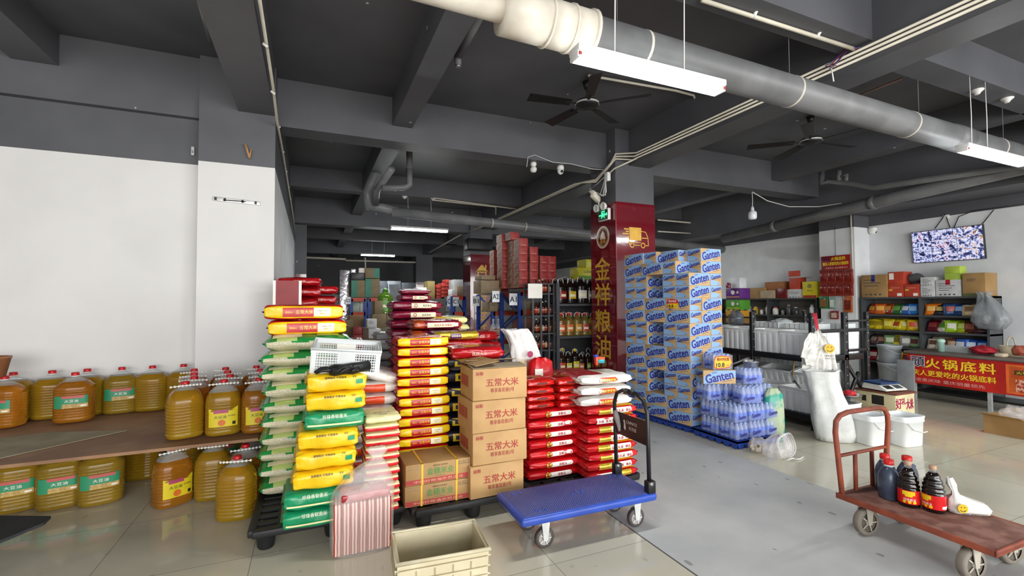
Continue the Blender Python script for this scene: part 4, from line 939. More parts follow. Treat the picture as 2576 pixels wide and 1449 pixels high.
# ------------------------------------------------------------------ oil jugs by the left wall
def oil(name, c, rough=.06): return mat(name, c, rough, trans=.74, ior=1.33, var=.12, nscale=4, spec=.6)
AMB = oil('golden_oil', 'ffc233'); AMB2 = oil('deep_amber_oil', 'f6a030'); AMB3 = oil('olive_gold_oil', 'e8bc40'); PET = mat('clear_bottle_plastic', 'dfe6e6', .06, alpha=.28, spec=.7, var=.02)
RCAP = mat('red_cap', 'b8141c', .35); WCAP = mat('white_cap', 'dededa', .4); HND = mat('white_bead_handle', 'e2e0da', .4)
JH = .42
def jug_proto(kind, oilm, cap, lab, head):
    """kind 'a': broad jug with green label; 'b': jug with white bead handle and yellow label"""
    t = thing('oil_jug', 'oil jug', 'jug', (0, 0, -50)); g = kind == 'a'
    pr = [(.105, 0), (.130, .008), (.135, .025)]
    z = .03
    while z < (.27 if g else .245): pr += [(.136, z), (.136, z+.013), (.132, z+.0165), (.132, z+.0195)]; z += .023
    pr += ([(.135, .29), (.125, .315), (.09, .35), (.05, .375), (.026, .388)] if g else [(.134, .265), (.126, .30), (.108, .335), (.08, .362), (.045, .38), (.028, .388)])
    MB().lathe(pr, oilm, 32, 1.0 if g else .90, .78, 3.0, mf=lambda zz: PET if zz > head else oilm).build('body', t)
    b = MB(); b.lathe([(.025, .386), (.022, .392), (.022, .405)], PET, 18); b.build('neck', t)
    b = MB(); b.lathe([(.027, .395), (.028, .397), (.028, .422), (.024, .425)], cap, 20); b.build('cap', t)
    b = MB()
    if g: b.tube([(.03*math.cos(a), .028*math.sin(a), .394) for a in [i*math.pi/8 for i in range(16)]], .004, WCAP, 6, closed=True); b.tube([(.03, 0, .394), (.09, .01, .396), (.115, .012, .393)], .005, PET, 6)
    else:
        b.tube([(.032*math.cos(a), .030*math.sin(a), .394) for a in [i*math.pi/8 for i in range(16)]], .006, HND, 6, closed=True)
        for i in range(9): q = -1.0+2*i/8; b.lathe([(.002, -.009), (.008, -.005), (.008, .005), (.002, .009)], HND, 8, c=(q*.095, -.03-.028*(1-q*q), .392+.006*(1-q*q)))
        b.tube([(-.095, -.03, .392), (-.05, -.05, .396), (0, -.058, .398), (.05, -.05, .396), (.095, -.03, .392)], .004, HND, 6)
    b.build('handle', t)
    if lab:
        def fn(off):
            def f(u, v):
                a = -math.pi/2+u/.12; c, s = math.cos(a), math.sin(a); q = (abs(c)**3+abs(s)**3)**(-1/3); return ((.1375+off)*q*c*(1 if g else .905), (.1375*.78+off)*q*s, v)
            return f
        b = MB(); f0, f1, f2 = fn(.0005), fn(.0014), fn(.0022)
        if g:
            GL_ = mat('teal_label', '2f8a62', .4, var=.05); b.patch(f0, -.10, .09, .13, .235, GL_, 22, 2); b.patch(f1, -.05, .09, .13, .165, mat('tan_seed_print', 'c2a468', .45, c2='a98a4c', nscale=60), 14, 1); b.patch(f1, -.055, .07, .213, .235, plain('c05a58', .4), 12, 1); b.text('大豆油', f2, -.0, .19, .024, WLAB, wmax=.08); b.patch(f2, .05, .08, .14, .152, WLAB, 3, 1)
        else:
            YL = mat('yellow_label', 'd9c322', .4, var=.05); b.patch(f0, -.09, .09, .075, .195, YL, 22, 2); b.poly([(-.09, .215), (-.03, .195), (.05, .20), (.09, .225), (.09, .19), (-.09, .19)], f1, YL); b.patch(f1, -.06, .03, .178, .205, plain('b0486a', .4), 9, 1)
            b.text('大豆油', f2, -.02, .15, .024, plain('4a6a1c'), wmax=.10, bold=.02); b.poly(circle(-.01, .105, .024, 14), f1, plain('d8702a', .4)); b.patch(f1, .055, .075, .085, .11, BINK, 2, 1); b.text('非转基因', f2, .05, .155, .011, BINK, wmax=.05)
        b.build('label', t)
    return t
GA = [jug_proto('a', AMB2, RCAP, True, .335), jug_proto('a', AMB, RCAP, False, .335), jug_proto('a', AMB3, RCAP, True, .335), jug_proto('a', AMB3, WCAP, True, .40)]
GB = [jug_proto('b', AMB, RCAP, False, .35), jug_proto('b', AMB, RCAP, True, .335), jug_proto('b', AMB2, RCAP, True, .335), jug_proto('b', AMB2, RCAP, False, .32)]
used = set()
def jug(p, rz, label, group):
    key = id(p)
    if key in used: o = clone(p, label, (0, 0, 0), rz, group)
    else: used.add(key); o = p; o['label'] = label; o['group'] = group; o.rotation_euler = (0, 0, rz)
    return o
ZB = .475
# board laid over the lower jugs
b = MB(); BRD = mat('brown_fibreboard', '9a7656', .7, c2='84624a', nscale=3); b.bx(-4.2, -.36, 4.06, 5.62, ZB-.028, ZB-.006, BRD); tag(b.build('display_board'), 'brown board laid across the floor jugs as a shelf', 'board')
b = MB(); b.add([(-3.2, 3.72, ZB-.004), (-2.0, 4.12, ZB-.004), (-1.36, 4.72, ZB-.004), (-1.9, 4.9, ZB-.004), (-3.4, 4.75, ZB-.004), (-3.2, 3.72, ZB+.002), (-2.0, 4.12, ZB+.002), (-1.36, 4.72, ZB+.002), (-1.9, 4.9, ZB+.002), (-3.4, 4.75, ZB+.002)], [(4, 3, 2, 1, 0), (5, 6, 7, 8, 9), (0, 1, 6, 5), (1, 2, 7, 6), (2, 3, 8, 7), (3, 4, 9, 8), (4, 0, 5, 9)], mat('flattened_carton', '948a72', .75, c2='857a62', nscale=4))
tag(b.build('cardboard_sheet'), 'flattened cardboard sheet lying on the board edge', 'cardboard')
UP = 'oil jugs on the board'; LO = 'oil jugs on the floor'
rows = [((2, 'a', 12, 938, 0, -12), (1, 'a', 34, 930, 1, 0), (2, 'a', 132, 926, 1, 10), (0, 'a', 190, 930, 0, 8), (0, 'a', 220, 923, 1, 0), (2, 'a', 307, 920, 2, 12), (1, 'a', 384, 916, 1, 0), (3, 'a', 462, 915, 1, 0))]
for i, (_, k, u, v, pi, rz) in enumerate(rows[0]):
    p = at(u, v, Z=ZB+JH); y = min(p.y, 5.54)-(.24 if u in (12, 190) else 0); p.x *= y/p.y; o = jug(GA[pi], R(rz), f'broad red-capped oil jug on board, {nth(i)} from left along the wall', UP); o.location = (p.x, y, ZB)
for k, (i, x, y, rz, lab) in enumerate(((0, -.885, 4.32, 20, 'bead-handled oil jug at front left corner of the board group'), (1, -.625, 4.30, 8, 'bead-handled oil jug with yellow label in middle of board front'), (2, -.378, 4.27, 10, 'dark oil jug with yellow label touching the green sacks'))):
    o = jug(GB[i], R(rz), lab, UP); o.location = (x, y, ZB)
for r_, (y, xs_) in enumerate(((4.58, (-.88, -.63, -.38)), (4.84, (-.92, -.67, -.42)), (5.10, (-.98, -.73, -.48)))):
    for c_, x in enumerate(xs_):
        o = jug(GB[3], R(rnd.uniform(-30, 30)), f'dark oil jug in {("second", "third", "rearmost")[r_]} row on board, {nth(c_)} from left', UP); o.location = (x+jit(.01), y+jit(.01), ZB)
for k, (pk, i, u, v, rz, lab) in enumerate((('a', 3, 45, 1135, 12, 'dark green-labelled jug on floor at far left end'), ('a', 3, 157, 1128, 14, 'dark white-capped jug on floor, middle of three with green labels'), ('a', 3, 257, 1121, 16, 'dark white-capped jug on floor, right one with green label'), ('b', 2, 435, 1124, 35, 'floor oil jug with yellow label turned sideways'), ('b', 0, 538, 1112, 0, 'floor oil jug standing behind the two front ones'), ('b', 0, 597, 1147, -10, 'bright golden oil jug nearest to the green sacks'), ('b', 3, 618, 1118, 10, 'dark floor jug half hidden by green sacks'))):
    p = at(u, v, Z=JH); o = jug((GA if pk == 'a' else GB)[i], R(rz), lab, LO); o.location = (p.x, p.y, 0)
for i, (x, y, q) in enumerate(((-1.62, 4.95, 1), (-1.32, 5.0, 1), (-1.92, 4.98, 3), (-1.0, 4.98, 1), (-.70, 4.95, 3), (-2.25, 5.0, 3))):
    o = jug(GA[q], 0, f'unlabelled oil jug in back floor row under board, {("third", "fourth", "second", "fifth", "sixth", "first")[i]} from left', LO); o.location = (x, y, 0)
for p in GA+GB:
    if p.location.z < -10: print('unused jug', p.name)
# orange bucket edge and dark trolley at the left border
b = MB(); q = at(4, 925, Y=5.2); b.lathe([(.10, 0), (.13, .15), (.135, .152), (.135, .165), (.12, .165), (.115, .15)], mat('terracotta_plastic', 'a06a48', .5), 24); tag(b.build('plastic_tub', loc=(q.x-.08, q.y, ZB+.43)), 'terracotta plastic tub at far left above the jugs', 'tub')
b = MB(); TRM = mat('dark_grey_rubber_mat', '3a3b3e', .7, bump=.3, bscale=60)
P4 = [at(u, v, Z=.10) for u, v in ((-60, 1303), (128, 1305), (110, 1322), (-60, 1392))]; vs = [tuple(p) for p in P4]+[(p.x, p.y, .118) for p in P4]
b.add(vs, [(0, 1, 2, 3), (7, 6, 5, 4), (0, 4, 5, 1), (1, 5, 6, 2), (2, 6, 7, 3), (3, 7, 4, 0)], TRM)
t = thing('low_platform', 'dark grey low platform corner at the lower left edge', 'platform'); b.build('deck', t)
MB().cyl((-1.62, 3.3, 0), (-1.62, 3.3, .1), .03, BLK).build('foot', t)
MB().cyl((-1.85, 3.0, 0), (-1.85, 3.0, .1), .03, BLK).build('foot', t)
# ------------------------------------------------------------------ wall of water cartons
GK = mat('water_carton_kraft', 'c9a878', .6, c2='bd9a69', nscale=3); GB_ = mat('light_blue_print', '8cb0da', .5, var=.04); GP = mat('navy_violet_print', '2f2a86', .5, var=.03)
CL, CW_, CHT = .355, .20, .1465
def water_carton():
    b = MB(); b.bx(-CL/2+.001, CL/2-.001, -CW_/2+.001, CW_/2-.001, 0, CHT-.001, GK, .002)
    H = CHT
    for rot in (0, math.pi):
        M = Matrix.Rotation(rot, 4, 'Z')
        f = lambda off: (lambda u, v: tuple(M @ Vector((u, -CW_/2-off, v))))
        w = CL/2-.003
        b.poly([(-w, .002), (-w, .078), (-.05, H-.003), (w, H-.003), (w, .070), (-w*.5, .002)], f(.0007), GB_)
        b.text('Ganten', f(.0016), -.004, .076, .094, GP, w=.30, bold=.036, rot=R(11)); b.text('百岁山', f(.0016), -.055, .122, .017, GP, w=.05, bold=.02, rot=R(9))
        b.text('Natural Water', f(.0016), .085, .03, .010, GP, w=.11, rot=R(10))
        g = lambda off: (lambda u, v: tuple(M @ Vector((CL/2+off, u, v))))
        w = CW_/2-.003
        b.poly([(-w, .07), (-w, H-.003), (w, H-.003), (w, .112)], g(.0007), GB_)
        b.text('Ganten', g(.0016), .0, .106, .048, GP, w=.165, bold=.036, rot=R(10))
        b.poly([(-w, .066), (-w, .004), (w*.3, .004), (w*.75, .016), (w*.5, .045), (-w*.2, .062)], g(.0007), GB_)
        b.patch(g(.0012), -w, w, .069, .0715, mat('carton_slot', '5c4a34', .8), 1, 1)
        b.text('348ml', g(.0012), .04, .018, .010, BINK, w=.03)
    return b.mesh('water_carton')
WCM = water_carton()
SX, SY, SR, SZ = 3.985, 4.06, R(5.0), .075
SM_ = Matrix.Translation((SX, SY, SZ)) @ Matrix.Rotation(SR, 4, 'Z')
n_wc = 0
WG = 'cartons in the bottled water stack'
def wcarton(lx, ly, z, along, label, ex=0, tw=0):
    """lx, ly: carton centre from the stack's near left corner; along 'y' = long side faces the aisle"""
    p = SM_ @ Vector((lx, ly, z)); o = put('water_carton', WCM, p, SR+(R(-90) if along == 'y' else 0)+tw)
    return tag(o, label, 'box', WG)
FRN = 'aisle side'
for lay in range(14):
    z = lay*CHT; pair = lay//2; nm = f'{nth(lay)} layer from the pallet'
    if pair == 6:   # ragged top two layers
        if lay == 13: seq = [('y', .90, 0, 0), ('x', .62, .02, 0), ('y', .42, .10, 0)]
        else: seq = [('y', .90, 0, 0), ('y', .55, -.03, 0), ('x', .27, -.03, 0)]
        for k, (al, y, dx, tw) in enumerate(seq):
            wcarton((CW_/2 if al == 'y' else CL/2)+dx, y, z, al, f'water carton, ragged top, {nm}, {nth(k)} from pillar', tw=R(jit(1)))
        for k in range(2): wcarton(.20+CL/2 if k == 0 else .20+CL/2, .10+k*.205, z, 'x', f'water carton set back at the top corner, {nm}, {("front", "second")[k]}')
        continue
    if pair % 2 == 0:      # three long sides towards the aisle
        for k in range(3): wcarton(CW_/2+jit(.003), CL/2+k*CL, z, 'y', f'water carton, {nm}, {("near", "middle", "far")[k]} one with long side to aisle', tw=R(jit(.6)))
        wcarton(CW_+CL/2+.004, CW_/2+jit(.003), z, 'x', f'water carton, {nm}, right one on the front face', tw=R(jit(.6)))
        wcarton(CW_+CL/2+.004, CW_*1.5, z, 'x', f'water carton, {nm}, hidden behind right front one') if False else None
    else:                  # four ends towards the aisle with a gap
        ys = (.5*CW_, 1.5*CW_, 3*CL-1.5*CW_, 3*CL-.5*CW_)
        for k, y in enumerate(ys): wcarton(CL/2+jit(.003), y+(.0 if k < 2 else 0), z, 'x', f'water carton, {nm}, {nth(k)} end from front along aisle', tw=R(jit(.6)))
        wcarton(CL+CW_/2+.004, CL/2, z, 'y', f'water carton, {nm}, narrow one at right of front face', tw=R(jit(.6)))
        wcarton(CL*.62, 1.5*CL, z, 'y', f'water carton, {nm}, recessed in the gap') if False else wcarton(.17+CW_/2, 3*CL/2+.0, z, 'y', f'water carton, {nm}, recessed inside the gap')
BPAL = mat('blue_pallet_plastic', '1f3f96', .45)
def blue_pallet(M, x0, x1, y0, y1, h, label):
    t = thing('pallet', label, 'pallet', M @ Vector((0, 0, 0)), M.to_euler().z)
    b = MB(); b.bx(x0, x1, y0, y1, h-.025, h-.002, BPAL)
    def scallop(p0, p1):
        n = max(3, int((Vector(p1)-Vector(p0)).length/.012)); vs = []; fs = []
        for i in range(n+1):
            f = i/n; x = p0[0]+(p1[0]-p0[0])*f; y = p0[1]+(p1[1]-p0[1])*f; s = abs(math.sin(f*(Vector(p1)-Vector(p0)).length/.10*math.pi)); vs += [(x, y, h-.004), (x, y, (h-.028)*(1-s**.6))]
        for i in range(n): fs.append((2*i, 2*i+1, 2*i+3, 2*i+2))
        b.add(vs, fs, BPAL)
    scallop((x0, y1), (x0, y0)); scallop((x0, y0), (x1, y0)); scallop((x1, y0), (x1, y1)); b.build('deck', t)
    for x in (x0+.08, (x0+x1)/2, x1-.08):
        for y in (y0+.08, y1-.08): MB().bx(x-.05, x+.05, y-.05, y+.05, 0, h-.026, BPAL).build('foot', t)
blue_pallet(Matrix.Translation((SX, SY, 0)) @ Matrix.Rotation(SR, 4, 'Z'), -.01, .60, -.0, 1.12, SZ, 'blue pallet under the tall wall of water cartons')
def price_card(name, M, body, label, w, h, red_top):
    b = MB(); f = lambda off: (lambda u, v: tuple(M @ Vector((u, -off, v))))
    PY, PR = plain('eec21e', .35), plain('c22018', .35)
    out = [(-w/2, -h*.4), (-w*.3, -h/2), (w*.1, -h*.46), (w*.36, -h*.40), (w/2, -.02*h), (w*.38, h*.42), (-w*.05, h/2), (-w*.42, h*.44), (-w/2, h*.1)]
    b.poly([(-w/2-.006, -h/2-.004), (w/2+.006, -h/2-.004), (w/2+.006, h/2+.004), (-w/2-.006, h/2+.004)], f(.001), SHINE)
    b.poly(out, f(.002), PR); b.poly([(x*.93, y*.86-(h*.08 if red_top else 0)) for x, y in out] if not red_top else [(-w*.45, -h*.42), (w*.45, -h*.42), (w*.45, h*.08), (-w*.45, h*.04)], f(.003), PY)
    if red_top: b.text('限时特惠', f(.004), 0, h*.27, h*.22, WLAB, wmax=w*.6, bold=.03)
    else: b.text('限时特惠', f(.004), -.0, h*.22, h*.24, INK, wmax=w*.7, bold=.03)
    b.text(body, f(.0045), -w*.16, -h*.2, h*.32, BINK, bold=.03); b.text('元/件', f(.0045), w*.22, -h*.24, h*.12, INK)
    tag(b.build(name), label, 'price sign')
price_card('price_card', SM_ @ Matrix.Translation((-.004, .245, 9*CHT+.075)) @ Matrix.Rotation(R(-90), 4, 'Z'), '18.8', 'red and yellow 18.8 price card on the carton wall', .19, .125, True)
# ------------------------------------------------------------------ shrink-wrapped water packs
WTR = mat('bottled_water', 'c6d4f8', .04, alpha=.40, spec=.9, coat=.5, var=.03); BLB = mat('blue_bottle_label', '6480d8', .35, var=.06); WC = mat('pale_blue_cap', 'a9bce8', .35)
b = MB(); b.lathe([(.022, 0), (.0285, .004), (.0285, .05), (.0285, .095), (.026, .115), (.015, .14), (.0115, .148), (.0115, .153)], WTR, 12, mf=lambda z: BLB if .05 < z < .095 else WTR); b.lathe([(.0135, .150), (.0135, .164), (.011, .166)], WC, 10); BOT = b.mesh('water_bottle')
WRAP = mat('blue_tinted_shrink_film', 'b8c8f4', .06, alpha=.17, spec=.9, bump=.5, bscale=30); BAND = mat('blue_print_on_film', '7088e0', .2, alpha=.34)
PW, PD, PH = 4*.058, 3*.058, .17
def film_mesh():
    b = MB(); vs, fs = box_geo(PW+.006, PD+.006, PH, .022, 3); vs = [(x+noise.noise(Vector((x*30, y*30, z*30)))*.002, y+noise.noise(Vector((y*30, x*30, z*30+5)))*.002, z+PH/2+.001) for x, y, z in vs]; b.add(vs, fs, WRAP, True)
    for r in (0, math.pi):
        M = Matrix.Rotation(r, 4, 'Z'); f = lambda u, v: tuple(M @ Vector((u, -PD/2-.0048, v))); f2 = lambda u, v: tuple(M @ Vector((u, -PD/2-.0064, v))); g = lambda u, v: tuple(M @ Vector((PW/2+.0048, u, v))); g2 = lambda u, v: tuple(M @ Vector((PW/2+.0064, u, v)))
        b.patch(f, -.105, .105, .014, .05, BAND, 2, 1); b.patch(g, -.075, .075, .014, .05, BAND, 2, 1); b.text('Ganten', f2, -.035, .06, .04, GP, w=.12, bold=.03, rot=R(7)); b.text('Ganten', g2, -.005, .055, .034, GP, w=.10, bold=.03, rot=R(7))
    return b.mesh('shrink_film')
FLM = film_mesh()
pk0 = None
def pack(p, rz, label):
    global pk0
    if pk0 is None:
        t = thing('water_pack', label, 'water pack', p, rz, 'shrink-wrapped water packs')
        for i in range(4):
            for j in range(3): put('bottle', BOT, ((i-1.5)*.058, (j-1)*.058, .002), rnd.uniform(0, 6), t)
        put('shrink_film', FLM, (0, 0, 0), 0, t); pk0 = t; return t
    return clone(pk0, label, p, rz)
PZ = .085
blue_pallet(Matrix.Translation((3.97, 3.43, 0)), -.01, .74, -.01, .58, PZ, 'blue scalloped pallet carrying the shrink-wrapped water packs')
for lay, ln in enumerate(('bottom', 'second')):
    for i in range(2):
        pack((3.97+.09, 3.55+.245*i if lay == 0 else 3.56+.245*i, PZ+lay*.172), R(90), f'water pack in {ln} tier on aisle side, {("near", "far")[i]} one')
    for i in range(2):
        pack((3.97+.19+.125+.25*i, 3.525+jit(.004), PZ+lay*.172), R(jit(2)), f'water pack in {ln} tier facing front, {("left", "right")[i]} one')
        if lay == 1: pack((3.97+.19+.125+.25*i, 3.705, PZ+lay*.172), 0, f'water pack in {ln} tier behind front row, {("left", "right")[i]} one')
pack((4.04, 3.86, PZ+.344), R(80), 'water pack on the third tier at aisle side rear'); pack((4.255, 3.55, PZ+.344), R(-14), 'water pack on the third tier at front left'); pack((4.52, 3.62, PZ+.344), R(-5), 'water pack on the third tier at front right'); pack((4.26, 3.80, PZ+.344), 0, 'water pack on the third tier behind the front left')
pack((4.42, 3.66, PZ+.516), R(-12), 'topmost water pack with metal bowl standing on it')
o = put('water_carton', WCM, (4.13, 3.84, PZ+.517), R(-24)); tag(o, 'single water carton turned outwards on the shrink-wrapped packs', 'box', WG)
q = (4.17, 3.85, PZ+.517+CHT); pack(q, R(-10), 'water pack behind the 10.8 price card')
price_card('price_card', Matrix.Translation((q[0]-.03, q[1]-.105, q[2]+.085)) @ Matrix.Rotation(R(-14), 4, 'Z'), '10.8', 'yellow 10.8 price card on the small water pack', .22, .145, False)
t = thing('metal_bowl', 'steel bowl with a small scoop on top of water packs', 'bowl', (4.46, 3.66, PZ+.688))
b = MB(); b.lathe([(.05, 0), (.068, .006), (.078, .06), (.084, .062), (.08, .066), (.074, .06), (.062, .012), (.01, .008)], CHROME, 28); b.build('bowl', t)
b = MB(); b.bx(-.06, .0, -.03, .03, .05, .085, SHINE); tag(b.build('scoop', t), 'clear plastic scoop')
# ------------------------------------------------------------------ crumpled film bag on the floor
t = thing('plastic_bag', 'crumpled clear bag with coiled film beside water pallet', 'bag', fl_p := at(1955, 1148, Z=0))
b = bag_film('b', [(.10, .003, 0, 0), (.13, .02, 0, 0), (.125, .09, .01, 0), (.10, .15, .02, 0), (.06, .2, .02, 0), (.02, .22, .02, 0)], FILM, 12, 1.1, .8, amp=.05); b.build('body', t)
b = MB()
for k in range(5): b.tube([(.02+(.07+.012*k)*math.cos(a), -.04-.012*k+.01*math.sin(3*a), .12+(.085+.01*k)*math.sin(a)) for a in [i*math.pi/10 for i in range(20)]], .007, FILM, 6, closed=True)
b.build('coil', t)
b = MB(); b.tube([(-.06, -.14, .015), (.0, -.16, .03), (.05, -.15, .012), (.0, -.13, .01), (.1, -.16, .01), (.19, -.13, .01)], .006, WHP, 6); tag(b.build('tie', t), 'white tie strip')
t2 = thing('food_bag', 'clear bag of pale and dark lumps lying by the film', 'bag', at(1905, 1135, Z=0), R(15))
b = MB(); rr = random.Random(4)
for k in range(26): 
    cx_, cy_ = rr.uniform(-.08, .08), rr.uniform(-.05, .05); rad = rr.uniform(.012, .022); b.lathe([(.003, -rad), (rad*.8, -rad*.6), (rad, 0), (rad*.8, rad*.6), (.003, rad)], plain(rr.choice(('d8cdb4', 'c9b898', '6a5a4a', '8a5a48'))), 8, c=(cx_, cy_, .025+rr.uniform(0, .05)))
o = b.build('contents', t2); tag(o, kind='stuff'); b = bag_film('b', [(.07, .002, 0, 0), (.10, .02, 0, 0), (.10, .07, 0, 0), (.08, .12, 0, 0), (.05, .14, 0, 0)], FILM, 21, 1.0, .65, amp=.02); b.build('film', t2)
# ------------------------------------------------------------------ black steel rack with white bins
t = thing('steel_rack', 'black slotted steel rack holding rows of white bins', 'rack')
RX0, RX1, RY0, RY1 = 5.34, 6.28, 3.56, 5.15
def upright(x, y, z1, w=.05): b = MB(); b.bx(x-w/2, x+w/2, y-.02, y+.02, 0, z1, BLKM, .003); [b.bx(x-.008, x+.008, y-.0215, y-.02, z-.008, z+.008, CHROME) for z in [z1-.06-.1*i for i in range(int(z1/.1))]]; return b.build('upright', t)
for x in (RX0, RX1+.1):
    for y in (RY0, 4.35, RY1): upright(x, y, 1.36)
upright(5.95, RY0, 1.36, .08); upright(6.02, RY1, 1.36)
def bar(x0, x1, y0, y1, z0, z1): MB().bx(x0, x1, y0, y1, z0, z1, BLKM, .003).build('beam', t)
for z in (.78, .10): bar(RX0-.02, RX0+.02, RY0, RY1, z, z+.07); bar(RX1-.02, RX1+.02, RY0, RY1, z, z+.07); bar(RX0, RX1, RY0-.02, RY0+.02, z, z+.07)
bar(RX0, RX1+.1, RY0-.015, RY0+.015, 1.12, 1.16); bar(5.95, RX1+.1, RY0-.02, RY0+.0, 1.24, 1.265); bar(5.95, RX1+.1, RY0-.02, RY0, .88, .91)
for z in (.83, .155): MB().bx(RX0, RX1, RY0, RY1, z, z+.015, BLKM).build('shelf', t)
for a, c in (((5.97, RY0, .74), (6.36, RY0, .30)), ((5.97, RY0, .30), (6.2, RY0, .62)), ((RX0, 4.4, .72), (RX0, 4.9, .5))): MB().tube([a, c], .022, BLKM, 4).build('brace', t)
BIN = mat('milky_bin_plastic', 'e9eceb', .35, var=.03, spec=.5); FILL = mat('pale_rice_fill', 'cfcac0', .8, nscale=80, bump=.2, bscale=150)
def bin_mesh(L, W, H, fill):
    b = MB(); t_ = .006
    vs = [(-W/2*.95, -L/2*.96, 0), (W/2*.95, -L/2*.96, 0), (W/2*.95, L/2*.96, 0), (-W/2*.95, L/2*.96, 0), (-W/2, -L/2, H), (W/2, -L/2, H), (W/2, L/2, H), (-W/2, L/2, H)]
    vi = [(x*(1-2*t_/W), y*(1-2*t_/L), max(z, t_)) for x, y, z in vs]
    b.add(vs+vi, [(0, 3, 2, 1), (0, 1, 5, 4), (1, 2, 6, 5), (2, 3, 7, 6), (3, 0, 4, 7), (8, 9, 10, 11), (12, 13, 9, 8), (13, 14, 10, 9), (14, 15, 11, 10), (15, 12, 8, 11), (4, 5, 13, 12), (5, 6, 14, 13), (6, 7, 15, 14), (7, 4, 12, 15)], BIN)
    for s in (-1, 1):
        n = 5
        for i in range(n): y = -L/2+L*(i+.5)/n; b.box((s*(W/2*.975+.002), y, H*.45), (.008, L/n*.62, H*.86), BIN, .003)
        for i in range(2): x = -W/2+W*(i+.5)/2; b.box((x, s*(L/2*.98+.002), H*.45), (W/2*.62, .008, H*.86), BIN, .003)
        b.box((s*(W/2+.004), 0, H-.012), (.016, L+.02, .022), BIN, .004); b.box((0, s*(L/2+.004), H-.012), (W+.02, .016, .022), BIN, .004)
        b.box((s*(W/2+.003), 0, H-.05), (.010, L, .008), BIN)
    if fill: b.bx(-W/2*.96+.006, W/2*.96-.006, -L/2*.96+.006, L/2*.96-.006, .008, H*fill, FILL)
    return b.mesh('storage_bin')
B1 = bin_mesh(.40, .28, .29, .6); B2 = bin_mesh(.40, .28, .29, .8); B3 = bin_mesh(.42, .30, .28, .45)
BG = 'white bins on the black rack'
for i in range(4): tag(put('storage_bin', (B1, B2)[i % 2], (RX0+.16, RY0+.22+i*.42-.0, .847)), f'milky white ribbed bin on upper shelf front row, {nth(i)} from near end', 'bin', BG)
for i in range(4): tag(put('storage_bin', B2, (RX0+.48, RY0+.24+i*.42, .847)), f'milky white ribbed bin in upper shelf middle row, {nth(i)} from near end', 'bin', BG)
for i in range(3): tag(put('storage_bin', B1, (RX1-.12, RY0+.24+i*.46, .847), R(1)), f'milky white ribbed bin in upper shelf rear row, {nth(i)} from near end', 'bin', BG)
for i in range(3): tag(put('storage_bin', B3, (RX0+.19, RY0+.24+i*.45, .17)), f'white ribbed bin on lower shelf, {nth(i)} from the near end', 'bin', BG)
for i in range(3):
    o = put('storage_bin', B3, (RX0+.52, RY0+.26+i*.45, .36), ry=R(-14)); tag(o, f'white bin tipped forward behind lower row, {nth(i)} from near end', 'bin', BG)
# low clear trays on top of the bins
CT = mat('clear_tray_plastic', 'dfe4e4', .2, alpha=.55)
for i, (x, y) in enumerate(((RX0+.5, 3.95), (RX0+.5, 4.45), (RX1-.1, 3.85))):
    t_ = MB()
    for s in (-1, 1): t_.bx(-.14, .14, s*.2-.003, s*.2+.003, 0, .07, CT); t_.bx(s*.14-.003, s*.14+.003, -.2, .2, 0, .07, CT)
    for k in range(7): t_.bx(-.143, -.137, -.2+.4*k/6-.008, -.2+.4*k/6+.008, 0, .07, BIN)
    t_.bx(-.14, .14, -.2, .2, 0, .004, CT); tag(t_.build('clear_tray', loc=(x, y, 1.142)), f'shallow clear tray resting on bins, {("nearest", "middle", "farther back")[i]} one', 'tray', 'clear trays on the bins')
for i in range(2):
    t_ = MB()
    for s in (-1, 1): t_.bx(-.14, .14, s*.24-.003, s*.24+.003, 0, .09, CT); t_.bx(s*.14-.003, s*.14+.003, -.24, .24, 0, .09, CT)
    for k in range(8): t_.bx(-.143, -.137, -.24+.48*k/7-.006, -.24+.48*k/7+.006, 0, .09, BIN)
    t_.bx(-.14, .14, -.24, .24, 0, .004, CT); tag(t_.build('clear_tray', loc=(RX0+.6, 3.85+.5*i, .655)), f'clear divided tray under the upper shelf, {("near", "far")[i]} one', 'tray', 'clear trays on the bins')
b = MB(); b.tube([at(1998, 905, X=5.5), at(1994, 945, X=5.5)], .008, mat('bamboo', 'b08a50', .6), 6); tag(b.build('wooden_spoon'), 'bamboo handle standing up in a lower bin', 'spoon')
b = MB(); b.tube([at(1998, 958, X=5.48), at(2018, 982, X=5.42)], .012, mat('grey_scoop', '77797a', .4), 6); tag(b.build('scoop'), 'grey scoop handle leaning inside the lower front bin', 'scoop')
def crumple(r, m, seed, sx=1, sy=1, sz=1, amp=.35):
    b = MB(); n, k = 24, 14; vs = []; fs = []
    for i in range(k+1):
        th = math.pi*i/k
        for j in range(n):
            a = 2*math.pi*j/n; d = Vector((math.sin(th)*math.cos(a), math.sin(th)*math.sin(a), math.cos(th))); q = r*(1+amp*noise.noise(d*2.1+Vector((seed, 0, 0)))+amp*.5*noise.noise(d*5+Vector((0, seed, 0)))); vs.append((d.x*q*sx, d.y*q*sy, max(-r*sz*.8, d.z*q*sz)))
    for i in range(k):
        for j in range(n): fs.append((i*n+j, (i+1)*n+j, (i+1)*n+(j+1) % n, i*n+(j+1) % n))
    b.add(vs, fs, m, True); return b
GFILM = mat('greyish_film', 'c4c8ca', .15, alpha=.6, bump=.5, bscale=25)
tag(crumple(.11, GFILM, 3, 1.3, 1, .5).build('plastic_film', loc=(5.98, 4.4, 1.20)), 'crumpled grey film heap on top of the bins', 'film')
b = MB(); b.lathe([(.05, 0), (.075, .01), (.085, .05), (.09, .052), (.082, .048), (.01, .01)], CHROME, 20); tag(b.build('metal_bowl', loc=(6.0, 3.95, 1.215)), 'small steel bowl on the bins near hanging bags', 'bowl')
